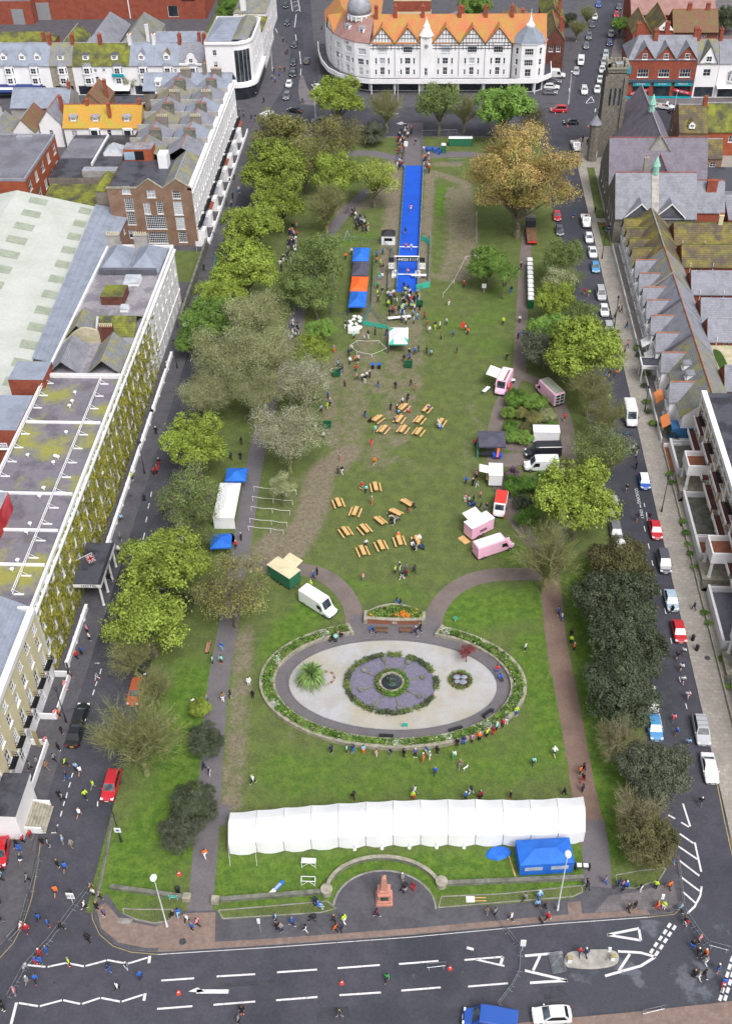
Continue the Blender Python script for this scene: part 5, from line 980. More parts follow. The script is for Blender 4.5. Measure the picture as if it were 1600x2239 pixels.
 # ---- houses behind the shops
for i,(x0,y0_,x1,y1_,h,rh,ax,mat,wl,lb)in enumerate([(60.5,343,66,356,7.5,3.6,'y','tile_mossy','brick_red','red brick house end with mossy gable behind the shops'),(66,341,72.5,358,7.5,4.4,'y','tile_mossy','brick_red','red brick gabled house with white attic window behind the shops'),(72.5,345,86,356,7.5,4.6,'x','tile_brown','brick_dark','brown brick house with dark mossy slope and clay chimneys'),(62,360,88,376,8,5,'x','tile_pink','brick_red','broad house with pink tiled roof farthest behind the shops')]):
 T=bld('brick_house',lb,(x0+x1)/2,(y0_+y1_)/2,'house');mb=MB();walls(mb,x0,y0_,x1,y1_,h,T,{'S':[((x1-x0)*.35,5.4,1.2,1.6,'sash'),((x1-x0)*.7,5.4,1.4,1.8,'tri')]})
 if ax=='x':mb.tri((x1,y0_,h),(x1,y1_,h),(x1,(y0_+y1_)/2,h+rh));mb.tri((x0,y1_,h),(x0,y0_,h),(x0,(y0_+y1_)/2,h+rh))
 else:mb.tri((x0,y0_,h),(x1,y0_,h),((x0+x1)/2,y0_,h+rh));mb.tri((x1,y1_,h),(x0,y1_,h),((x0+x1)/2,y1_,h+rh))
 part(mb,'wall',wl,T);gable_roof(x0,y0_-.2,x1,y1_+.2,h,rh,ax,.3,.2,mat,T,'ridge_terra')
 if i==1:c=MB();c.tri((66.6,340.7,9),(71.9,340.7,9),(69.25,340.7,11.8));part(c,'white_gable','frame_white',T);window(T,(0,340.62-T.location[1],9.6),0,1.6,1.0,'tri')
 if i>1:chimney(T,x0+5,(y0_+y1_)/2,h+rh-1,h+rh+1.6,1.2,1,3,'brick_red');chimney(T,x1-3,(y0_+y1_)/2,h+rh-1,h+rh+1.6,1.2,1,3,'brick_red')
 # ================================================================ buildings east of the park
T=bld('church','grey flint church with tall square tower and purple slate roofs',50,250);L=T.location
mb=MB();x0,x1,ya,yb,H_=43.0,47.6,270.6,275.2,22.5
facade(mb,(x0,ya,0),0,x1-x0,H_,[(1.2+1.1*i,15.2,.5,4.2,'shopblack')for i in range(3)],T);facade(mb,(x1,ya,0),E_,yb-ya,H_,[(1.2+1.1*i,15.2,.5,4.2,'shopblack')for i in range(3)],T);facade(mb,(x1,yb,0),N_,x1-x0,H_,[],T);facade(mb,(x0,yb,0),W_,yb-ya,H_,[(1.2+1.1*i,15.2,.5,4.2,'shopblack')for i in range(3)],T)
for x in(x0,x1):
 for y in(ya,yb):mb.box(x-.45,y-.45,0,x+.45,y+.45,20)
mb.box(x0,ya,20.8,x1,yb,21.0,0,1)
part(mb,'tower',['flint','flat_roof_dark'],T)
c=MB()
for i in range(5):
 for(u,v)in((x0-.15+i*1.0,ya-.15),(x0-.15+i*1.0,yb-.25),(x0-.15,ya-.15+i*1.0),(x1-.25,ya-.15+i*1.0)):c.box(u,v,22.3,u+.6,v+.45,23.1)
c.box(x0-.2,ya-.2,21.9,x1+.2,ya+.25,22.3);c.box(x0-.2,yb-.25,21.9,x1+.2,yb+.2,22.3);c.box(x0-.2,ya+.25,21.9,x0+.25,yb-.25,22.3);c.box(x1-.25,ya+.25,21.9,x1+.2,yb-.25,22.3);part(c,'battlements','stone',T)
c=MB();c.box(45.0,272.3,21,46.8,274,22.6);part(c,'roof_hatch','lead',T)
c=MB();c.prism([(41.2+1.3*math.cos(t*PI/4),268.6+1.3*math.sin(t*PI/4))for t in range(8)],0,9.5);part(c,'stair_turret','flint',T);c=MB();c.lathe([(1.6,9.4),(.05,11.6)],(41.2,268.6,0),8);part(c,'turret_roof','slate',T)
def gabled(parent,x0,y0,x1,y1,h,rh,ax,mat,wl,ridge,nm='wall',ops={},ov=.25,rp=.5):
 mb=MB();walls(mb,x0,y0,x1,y1,h,parent,ops);xm,ym=(x0+x1)/2,(y0+y1)/2
 if ax=='x':mb.tri((x1,y0,h),(x1,y1,h),(x1,ym,h+rh));mb.tri((x0,y1,h),(x0,y0,h),(x0,ym,h+rh))
 else:mb.tri((x0,y0,h),(x1,y0,h),(xm,y0,h+rh));mb.tri((x1,y1,h),(x0,y1,h),(xm,y1,h+rh))
 part(mb,nm,wl,parent);return gable_roof(x0,y0-(.2 if ax=='y' else 0),x1,y1+(.2 if ax=='y' else 0),h,rh,ax,ov,.2,mat,parent,ridge)
gabled(T,46.6,246.6,59.4,279,6.2,9.0,'y','slate_purple','flint','lead','nave_wall')
gabled(T,41.6,240.5,64.0,256,5.2,9.0,'x','slate_purple','flint','ridge_red','transept_wall',{'W':[(4.5+3.2*i,4.6,1.0,4.6,'one')for i in range(3)]})
g=MB();g.tri((46.4,246.3,6),(59.6,246.3,6),(53,246.3,15.3));part(g,'nave_gable','render_grey',T)
g=MB();[g.slab([(53,246.0,15.6),(53+s*6.9,246.0,5.9),(53+s*6.9,246.9,5.9),(53,246.9,15.6)],.3)for s in(-1,1)];part(g,'coping','stone',T)
gabled(T,50.4,238.6,56.2,246.2,7.6,3.6,'y','slate_purple','brick_terra','ridge_red','vestry_wall')
chimney(T,49.3,241,3,12.6,.8,.8,1,'stone');
gabled(T,41.0,224.0,58.6,238.2,6.2,7.2,'x','slate','flint','ridge_red','hall_wall',{'W':[(3.5+3.2*i,4.6,1.1,4.2,'one')for i in range(3)]})
for cx in(46.2,52.7):
 g=MB();g.tri((cx-3.0,223.7,6.4),(cx+3.0,223.7,6.4),(cx,223.7,9.2));part(g,'dormer_gable','slate_dark',T);r=MB();ap,bk=(cx,223.5,9.5),(cx,227.6,9.5);r.slab([(cx-3.3,223.5,6.3),ap,bk,(cx-3.3,223.9,6.3)],.12);r.slab([ap,(cx+3.3,223.5,6.3),(cx+3.3,223.9,6.3),bk],.12);part(r,'dormer_roof','slate',T)
 g=MB();[g.slab([(cx,223.3,9.65),(cx+s*3.4,223.3,6.35),(cx+s*3.4,223.6,6.35),(cx,223.6,9.65)],.2)for s in(-1,1)];part(g,'bargeboard','frame_white',T)
c=MB();c.slab([(48.8,223.9,6.35),(50.4,223.9,6.35),(50.4,231,13.52),(48.8,231,13.52)],.06);part(c,'pale_strip','concrete',T)
gabled(T,58.7,228,65.5,238,5.8,5.0,'x','slate','brick_red','ridge_red','hall_wing');chimney(T,62.5,231.5,6,11.5,2.2,1.0,0,'brick_red')
for x,y,z in((53.0,262,15.2),(49.6,231,13.3)):c=MB();c.lathe([(.75,0),(.75,1.8),(.95,1.9),(.05,4.2)],(x,y,z-.3),8);part(c,'ventilator','verdigris',T)
sheet('lawn',[(38.9,236),(41.0,236),(41.4,264),(39.6,264)],.135,'turf');sheet('lawn',[(38.9,222.5),(40.8,222.5),(40.8,234),(38.9,234)],.135,'turf')
# ---- terrace of gabled houses, each its own house
hy=[(221.6,212.4,'tile_mossy','lead'),(212.2,203.8,'tile_mossy','lead'),(203.6,192.6,'slate_mossy','ridge_terra'),(192.4,182.6,'slate','ridge_terra'),(182.4,170.4,'slate','ridge_terra'),(170.2,151.2,'slate_mossy','ridge_terra')]
HLB=['terraced house with brown mossy tiles adjoining the church hall','terraced house with brown mossy tiles next to the slate roofs','terraced house with lichened slate roof and orange ridge below the mossy pair','terraced house with plain slate roof between two dark verges','terraced house with slate roof and white awnings by the hotel canopy','end-of-terrace hotel with white canopy, orange awnings and roof dormers']
for k,(yn,ys,mat,rg)in enumerate(hy):
 T=bld('terraced_house',HLB[k],46,(yn+ys)/2,'house','gabled terrace facing the park');L=T.location;D=yn-ys;mb=MB();FX=43.6;n=2 if D<15 else 3
 facade(mb,(FX,yn,0),W_,D-.01,5.6,[o for i in range(n)for o in((D*(i+.5)/n+1.6,4.2,.8,1.4,'sash'),)],T);mb.quad((52.2,ys,0),(52.2,yn,0),(52.2,yn,5.6),(52.2,ys,5.6),1);mb.add([(FX,ys,0),(52.2,ys,0),(52.2,ys,5.6),(47.9,ys,9.7),(FX,ys,5.6)],[(0,1,2,3,4)],0 if k==5 else 1);mb.add([(FX,yn,0),(52.2,yn,0),(52.2,yn,5.6),(47.9,yn,9.7),(FX,yn,5.6)],[(4,3,2,1,0)],1);part(mb,'wall',['render_white2','brick_red'],T)
 gable_roof(FX,ys+.02,52.2,yn-.02,5.6,4.2,'y',.3,.2,mat,T,rg)
 for i in range(n):
  yc=ys+D*(i+.5)/n if n==2 else(157.6,166.8,153)[i]
  if n==3 and i==2:continue
  g=MB();w_=1.75;g.box(42.3,yc-w_,.1,FX+.3,yc+w_,5.6);g.tri((42.3,yc+w_,5.6),(42.3,yc-w_,5.6),(42.3,yc,8.2));part(g,'gabled_bay','render_white2',T)
  for z in(1.9,4.4):
   for e in(-1,0,1):window(T,(42.28-L[0],yc+e*1.0-L[1],z-.1),W_,.8,1.6,'one')
  r=MB();ap,bk=(42.0,yc,8.35),(46.6,yc,8.35);r.slab([(42.0,yc+w_+.3,5.4),(FX+.2,yc+w_+.3,5.4),bk,ap],.15);r.slab([(FX+.2,yc-w_-.3,5.4),(42.0,yc-w_-.3,5.4),ap,bk],.15);part(r,'gable_roof','slate' if 'slate' in mat else mat,T);c=MB();c.tube(ap,bk,.13,.13,5);part(c,'ridge_tiles','ridge_terra' if k>1 else 'tile_lichen',T)
 c=MB();c.box(40.75,ys+.1,.1,40.95,yn-.1,1.0);part(c,'front_wall','render_white',T)
 if k in(2,3,4):c=MB();c.slab([(43.4,ys,5.95),(47.9,ys,10.05),(47.9,ys+.35,10.05),(43.4,ys+.35,5.95)],.25);part(c,'verge','slate_dark' if k!=2 else 'render_grey',T)
 wy0,wy1=((214,221.3),(204.3,211.6),(193.2,200),(183,189),(176,181.8),(160,166))[k]
 gabled(T,52.3,wy0,66 if k<2 else 64,wy1,5.2,3.0,'x',mat if k<2 else 'slate','brick_red','lead' if k>1 else 'tile_lichen','rear_wing',{'S':[(3.6,4.0,.9,1.5,'sash'),(6.2,4.0,.8,1.4,'sash')]})
 for x,y in((54,wy0-.1),(58.6,wy0-.1)):c=MB();c.tube((x,y,.2),(x,y,5.9),.07,.07,5);part(c,'waste_pipe','frame_white',T)
 if k==5:
  for yc in(159.5,162.9):c=MB();
  for yc in(160.2,163.4):dormer(T,45.3,yc,7.2,1.5,1.2,1.4,W_,'slate','pale',0)
  c=MB();c.box(39.6,169.2,3.1,43.6,172.6-.4,3.8);part(c,'canopy','render_white2',T);c=MB();c.box(39.8,169.4,3.81,43.5,172.0,3.84);part(c,'canopy_roof','flat_roof_dark',T);letters('HOTEL',.5,(41.6-L[0],169.17-L[1],3.35),0,'frame_grey','sign_letters',T,PI/2,.01,1.3)
  for y in(169.4,171.9):c=MB();c.tube((39.8,y,.1),(39.8,y,3.1),.1,.1,6);part(c,'column','render_white2',T)
  for yc in(153.6,161.0):c=MB();c.slab([(42.1,yc-1.6,3.5),(40.9,yc-1.6,2.6),(40.9,yc+1.6,2.6),(42.1,yc+1.6,3.5)],.08);c.box(40.88,yc-1.6,2.3,40.95,yc+1.6,2.6);part(c,'awning','awning_orange',T)
  c=MB();c.box(43.4,151.1,.1,46.0,151.25,3.2);c.box(42.2,151.0,.1,43.5,153.5,3.2);part(c,'blue_front','paint_blue',T);c=MB();c.box(46.3,151.05,4.0,49.4,151.18,5.2);part(c,'wall_sign','frame_white',T)
 if k==4:
  for yc in(174,178.5):c=MB();c.slab([(42.2,yc-1.3,3.6),(40.9,yc-1.3,2.7),(40.9,yc+1.3,2.7),(42.2,yc+1.3,3.6)],.08);part(c,'awning','render_white2',T)
 if k in(0,3):chimney(T,62,(wy0+wy1)/2,7,10,.9,.9,3,'render_cream')
 # ---- mansion terrace with white porches
T=bld('mansion_terrace','tall buff and white terrace with pillared porches and dark red balconies',45.5,115);L=T.location;mb=MB();FX=45.6;ya,yb=82,149.6
ops=rows(yb-ya,22,(2.2,5.5,8.4,10.6),1.1,(2.2,2.2,1.8,1.2),('sash','pale','sash','half'))
facade(mb,(FX,yb,0),W_,yb-ya,11.6,ops,T);mb.quad((FX,ya,0),(58,ya,0),(58,ya,11.6),(FX,ya,11.6));mb.quad((58,ya,0),(58,yb,0),(58,yb,11.6),(58,ya,11.6));mb.quad((58,yb,0),(FX,yb,0),(FX,yb,11.6),(58,yb,11.6));part(mb,'wall','render_tan',T)
c=MB()
for z in(3.8,7.2,9.6):c.box(FX-.12,ya,z,FX,yb,z+.25)
for i in range(23):y=ya+(yb-ya)*i/22;c.box(FX-.1,y-.28,.1,FX,y+.28,11.6)
c.box(FX-.35,ya,11.3,FX+.5,yb,12.1);part(c,'white_trim','render_white2',T)
r=MB();r.box(FX+.5,ya,11.4,52,yb,11.6);part(r,'roof','flat_roof_dark',T);r=MB();r.slab([(52,ya,12.0),(58.5,ya,9.8),(58.5,yb,9.8),(52,yb,12.0)],.2);part(r,'rear_roof','slate_mossy',T)
for i in range(9):
 y=86+i*7.2;c=MB();c.box(FX-1.15,y,4.0,FX-.1,y+5.8,4.12);part(c,'balcony_floor','brick_dark',T);c=MB();c.box(FX-.8,y+.2,7.25,FX-.1,y+5.2,7.35);part(c,'balcony_floor','brick_dark',T);c=MB();c.box(FX-1.3,y-.1,3.85,FX-1.15,y+5.9,4.45);part(c,'balcony_front','render_white2',T);c=MB();c.box(FX-.95,y+.1,7.15,FX-.8,y+5.3,7.6);part(c,'balcony_front','render_white2',T)
 c=MB()
 for z in(9.2,9.9):c.path([(FX-.1,y+.6,z),(FX-.7,y+.6,z),(FX-.7,y+3.2,z),(FX-.1,y+3.2,z)],.04,4)
 for j in range(8):c.tube((FX-.7,y+.6+j*.37,8.9),(FX-.7,y+.6+j*.37,9.9),.025,.025,4)
 c.box(FX-.75,y+.5,8.8,FX-.1,y+3.3,8.9);part(c,'balcony','black',T)
for(py,pyb)in((137.5,141.5),(117.2,121.2),(99,103)):
 c=MB();c.box(42.2,py,3.9,FX-.1,pyb,5.0);part(c,'porch','render_white2',T);c=MB();c.box(42.5,py+.3,5.0,FX-.2,pyb-.3,5.04);part(c,'porch_floor','brick_terra',T);c=MB()
 for a,b,d,e in((42.2,py,42.4,pyb),(42.4,py,FX-.1,py+.2),(42.4,pyb-.2,FX-.1,pyb)):c.box(a,b,5.0,d,e,5.9)
 part(c,'porch_parapet','render_white2',T)
 for yy in(py+.35,pyb-.35):c=MB();c.lathe([(.38,.9),(.28,1.2),(.24,3.5),(.36,3.9)],(42.6,yy,0),10);part(c,'column','render_white2',T)
 c=MB();c.box(41.6,py-.4,.1,FX-.1,pyb-.2,.95);part(c,'porch_base','stone',T)
 for i in range(4):c=MB();c.box(40.9+.18*i,py-1.9,.1,42.2,py-.5-.0*i,.1+.2*(i+1));part(c,'step','stone_dark',T)
for(a,b,fl)in((142.2,150.2,'stone_dark'),(126,136.5,'stone_dark'),(121.8,125.8,'brick_terra'),(104,115,'flat_roof_plain'),(84,97.5,'flat_roof_dark')):
 c=MB();c.box(41.9,a,.1,42.15,b,1.7);c.box(41.85,a,1.7,42.2,b,1.8);c.box(42.15,a,.1,FX-.1,a+.25,1.5);c.box(42.15,b-.25,.1,FX-.1,b,1.5);part(c,'front_wall','render_white2',T);c=MB();c.box(42.2,a+.3,.1,FX-.15,b-.3,.5);part(c,'terrace_floor',fl,T)
c=MB();c.box(40.85,84,.1,41.05,150,.55);part(c,'kerb_wall','stone',T)
sheet('forecourt',[(40.9,143),(45.4,143),(45.4,150.9),(40.9,150.9)],.14,'brick_terra')
c=MB();c.box(42.2,150.95,.1,50,151.05,1.2);c.box(41,149.8,.1,44,150,.9);tag(c.build('boundary_wall','render_white2'),'white wall with bush between hotel terrace and mansion forecourt','wall')
# ---- slate-hung block and mossy roofs farther east
T=bld('slate_hung_block','grey block with blue slate-hung walls behind the mansion terrace',64,132);mb=MB();mb.box(56.5,116,0,74,149,8.5);part(mb,'wall','cladding_blue',T);hip_roof(56.5,116,74,149,8.5,3.2,T,'slate_mossy',.3,axis='y',inset=6)
sheet('lawn',[(58.05,84),(70,84),(70,116),(58.05,116)],.13,'turf')
for i,(x0,y0_,x1,y1_,h,rh,ax,mat,wl,lb)in enumerate([(62.5,271,69.5,283,6.4,4.6,'x','tile_mossy','brick_brown','brown brick house with mossy ridge roof beside the church'),(69.6,271.5,90,283.5,6.4,4.8,'x','tile_lichen','brick_orange','orange brick houses with bright mossy roof beside the church'),(63.2,257,70.6,263.5,5.8,3.2,'x','tile_mossy','brick_brown','small brown brick outbuilding with mossy slope and satellite dish'),(66,226,84,240,5,2.2,'x','slate','brick_red','low brick building with slate roof east of the church hall'),(67.5,196,84,212,5,2.6,'x','slate','brick_red','low brick house behind the terrace rear wings')]):
 T=bld('brick_house',lb,(x0+x1)/2,(y0_+y1_)/2,'house');gabled(T,x0,y0_,x1,y1_,h,rh,ax,mat,wl,'lead','wall',{'S':[((x1-x0)*.3,h*.68,1.2,1.6,'sash'),((x1-x0)*.72,h*.68,1.4,1.2,'sash')],'W':[(3,4,1,1.5,'sash')]});
 if i in(0,1):chimney(T,x1-.5,(y0_+y1_)/2,h+rh-1,h+rh+1.8,1,1,3,'brick_red')
 if i==0:dormer(T,65.5,271.4,7.0,1.5,1.3,1.6,S,'tile_mossy','sash',.8)
 if i==2:c=MB();c.lathe([(.1,0),(.55,.2),(.6,.25)],(0,0,0),10);c.v=[(62.9+b*.0+a*.8,257.2-z,9.0+b)for a,b,z in c.v];part(c,'satellite_dish','plastic_white',T)
T=bld('flat_annex','dark flat-roofed annexes between church and brick houses',73,250);mb=MB();mb.box(66.2,241,0,84,256,3.8,0,1);part(mb,'wall',['brick_dark','flat_roof_dark'],T)
T=bld('roof_terrace','flat rear roof with a strip of artificial grass behind the hotel',57,168);mb=MB();mb.box(52.4,166.2,0,70,175.8,4.2,0,1);part(mb,'wall',['brick_dark','render_aged'],T);c=MB();c.prism(smooth_pts([(53.4,166.8),(54.6,166.8),(54.8,170),(54.4,173.6),(53.2,174.4),(53.0,171),(53.4,166.8)],2)[:-1],4.2,4.24);part(c,'grass_mat','shrub',T)
# ================================================================ trees and shrubs
def leaf_mesh(name,C,Nn,size,tint,mat,wide=.62):
 """C (n,3) leaf centres, Nn outward normals: each leaf a small four-sided blade with its own tilt"""
 n=len(C);rng=np.random.default_rng(n)
 Nn=Nn+rng.normal(0,.55,(n,3));Nn/=np.linalg.norm(Nn,axis=1,keepdims=True)+1e-9
 A=np.cross(Nn,rng.normal(0,1,(n,3)));A/=np.linalg.norm(A,axis=1,keepdims=True)+1e-9;B=np.cross(Nn,A)
 s=size*rng.uniform(.7,1.3,(n,1))if np.isscalar(size)else size[:,None]
 V=np.empty((n,4,3));V[:,0]=C-A*s;V[:,1]=C+B*s*wide;V[:,2]=C+A*s;V[:,3]=C-B*s*wide
 me=bpy.data.meshes.new(name);me.vertices.add(4*n);me.vertices.foreach_set('co',V.ravel().astype(np.float32));me.loops.add(4*n);me.loops.foreach_set('vertex_index',np.arange(4*n,dtype=np.int32));me.polygons.add(n);me.polygons.foreach_set('loop_start',np.arange(0,4*n,4,dtype=np.int32))
 at=me.attributes.new('tint','FLOAT','FACE');at.data.foreach_set('value',np.clip(tint,0,1).astype(np.float32));me.materials.append(MATS[mat]);me.update(calc_edges=True);return me
def sphere_pts(rng,n,up=-.35):
 v=rng.normal(0,1,(n*3,3));v/=np.linalg.norm(v,axis=1,keepdims=True);v=v[v[:,2]>up][:n];return v
def lobes(rng,n,rx,rz,r0,r1,zc):
 out=[]
 for i in range(n):
  t=i*2.39996;k=math.sqrt((i+.5)/n);z=rng.uniform(-.45,.75)*rz*(1-.45*k);rr=rng.uniform(r0,r1);out.append((k*(rx-rr*.75)*math.cos(t)+rng.normal(0,.25),k*(rx-rr*.75)*math.sin(t)+rng.normal(0,.25),zc+z,rr))
 return out
def full_tree(seed,nl=15,rx=5,rz=3.9,zc=6.4,clumps=52,leaves=30,size=.155,r0=1.3,r1=2.1,spread=.27,gaps=.1,twigs=3,tw=.012,bark='bark',bare=0):
 rng=np.random.default_rng(seed);lb=lobes(rng,nl,rx,rz,r0,r1,zc);C=[];Nn=[];T_=[]
 for(x,y,z,r)in lb:
  lt=rng.uniform(.3,.7)
  for v in sphere_pts(rng,clumps,-.45):
   if rng.random()<gaps:continue
   c=np.array([x,y,z])+v*r*rng.uniform(.72,1.06)*np.array([1,1,.85]);k=leaves;o=rng.normal(0,spread,(k,3));C.append(c+o);Nn.append(np.tile(v*.8+np.array([0,0,.5]),(k,1))+o*.8);T_.append(np.full(k,np.clip(lt+rng.normal(0,.22),0,1))+rng.normal(0,.08,k))
 me=leaf_mesh('crown',np.vstack(C),np.vstack(Nn),size,np.concatenate(T_),'leaf_lime')
 tb=MB();rr=random.Random(seed);top=Vector((0,0,zc*.45));prev=Vector((0,0,-.15));
 segs=[Vector((rr.uniform(-.15,.15)*i,rr.uniform(-.15,.15)*i,zc*.45*i/3))for i in range(4)];segs[0].z=-.15
 for i in range(3):tb.tube(segs[i],segs[i+1],.34-.05*i,.29-.05*i,8)
 for(x,y,z,r)in lb:
  a=segs[2].lerp(segs[3],rr.random());b=Vector((x,y,z));m1=a.lerp(b,.5)+Vector((0,0,.5));tb.tube(a,m1,.13,.09,5);tb.tube(m1,b,.09,.04,5)
  for q in range(bare):
   a_=m1.lerp(b,rr.random())if q%3 else a.lerp(m1,rr.uniform(.4,1));v_=Vector((rr.gauss(0,1),rr.gauss(0,1),rr.gauss(.35,.8))).normalized();e_=b+v_*r*rr.uniform(.7,1.25);h_=a_.lerp(e_,.5)+Vector((rr.uniform(-.2,.2),rr.uniform(-.2,.2),rr.uniform(-.1,.3)));tb.tube(a_,h_,.034,.02,3,0,False);tb.tube(h_,e_,.02,.009,3,0,False)
   for _ in range(2):tb.tube(h_.lerp(e_,rr.random()),e_+Vector((rr.uniform(-.5,.5),rr.uniform(-.5,.5),rr.uniform(-.2,.5))),.014,.007,3,0,False)
  for q in range(twigs):d=b+Vector((rr.uniform(-1,1),rr.uniform(-1,1),rr.uniform(-.6,1))).normalized()*r*rr.uniform(.75,1.1);tb.tube(b,d,.03,tw,3,0,False)
 return tb.mesh('trunk',bark),me
def palm(seed,n=150,r=2.2,trunk=1.6):
 rr=random.Random(seed);lf=MB();tn=[];tb=MB();tb.tube((0,0,-.1),(0,0,trunk),.22,.18,8)
 for i in range(n):
  a=rr.uniform(0,2*PI);e=rr.uniform(-.7,1.4);d=Vector((math.cos(a)*math.cos(e),math.sin(a)*math.cos(e),math.sin(e)));L=r*rr.uniform(.75,1.1);sd=d.cross(Vector((0,0,1))).normalized()*.1 if abs(d.z)<.98 else Vector((.1,0,0));o=Vector((0,0,trunk));m_=o+d*L*.6;t=o+d*L+Vector((0,0,-.35*L*max(0,math.cos(e))))
  lf.quad(o-sd*.5,o+sd*.5,m_+sd,m_-sd);lf.tri(m_-sd,m_+sd,t);k=rr.random();tn+=[k,k]
 lf.tint=tn;return tb.mesh('trunk','bark'),lf.mesh('crown','leaf_palm')
TT={'full':[full_tree(s)for s in(1,2,3)],'loose':[full_tree(s,14,5,4.2,6.6,44,22,.15,1.2,1.9,.36,.22)for s in(5,6)],'open':[full_tree(s,14,5,4.4,6.8,40,16,.12,1.2,1.9,.45,.25,40)for s in(8,9)],'bush':[full_tree(s,17,5,3.6,4.3,60,26,.14,1.3,2.1,.25,.03)for s in(11,12,13)],'big':[full_tree(21,44,5,6.2,5.2,50,20,.07,.8,1.4,.2,.12,8,.006)],'bud':[full_tree(s,17,5,4.4,6.4,50,16,.075,1.3,2.0,.4,.1,60,.006,'bark_mossy',10)for s in(31,32,33)],'bare':[full_tree(s,20,5,4.3,6.2,22,4,.055,1.2,1.9,.45,.1,3,.01,'bark_mossy',34)for s in(41,42)],'broom':[full_tree(51,9,4,3.6,4.2,12,4,.06,1.0,1.6,.4,.2,2,.01,'twig',60)],'young':[full_tree(61,9,5,3.8,9.5,40,18,.16,1.2,1.8,.4,.2,12)],'palm':[palm(71,900),palm(72,220)],'shrub':[full_tree(s,8,5,2.4,3.2,52,24,.2,1.7,2.5,.32,.03)for s in(81,82)]}
ZC={'full':6.4,'loose':6.6,'open':6.8,'bush':4.3,'big':5.2,'bud':6.6,'bare':6.2,'broom':4.2,'young':9.5,'palm':1.9,'shrub':3.2}
WD={'palm':4.2,'broom':8}
tcount={}
def tree(cx,cy,wpx,tp,mat,label,cat='tree',group='trees in the park',bark=None,base=GZ,zk=1.0,hk=1.0):
 z=5.0
 for _ in range(6):
  p=P(cx,cy,z);q=P(cx+1,cy,z);wm=wpx*abs(q[0]-p[0]);s=wm/WD.get(tp,10);z=base+ZC[tp]*s*hk
 p=P(cx,cy,z);i=tcount[tp]=tcount.get(tp,0)+1;tr,cr=TT[tp][i%len(TT[tp])]
 nm={'palm':'cordyline_palm','shrub':'shrub','broom':'shrub','bush':'evergreen_tree'}.get(tp,'tree')
 T=empty(nm,label,cat,(p[0],p[1],base),i*2.1,group);T.scale=(s,s,s*hk)
 a=inst(tr,'trunk',T);c=None
 if bark:a.material_slots[0].link='OBJECT';a.material_slots[0].material=MATS[bark]
 if cr:c=inst(cr,'crown',T);c.material_slots[0].link='OBJECT';c.material_slots[0].material=MATS[mat]
 return T
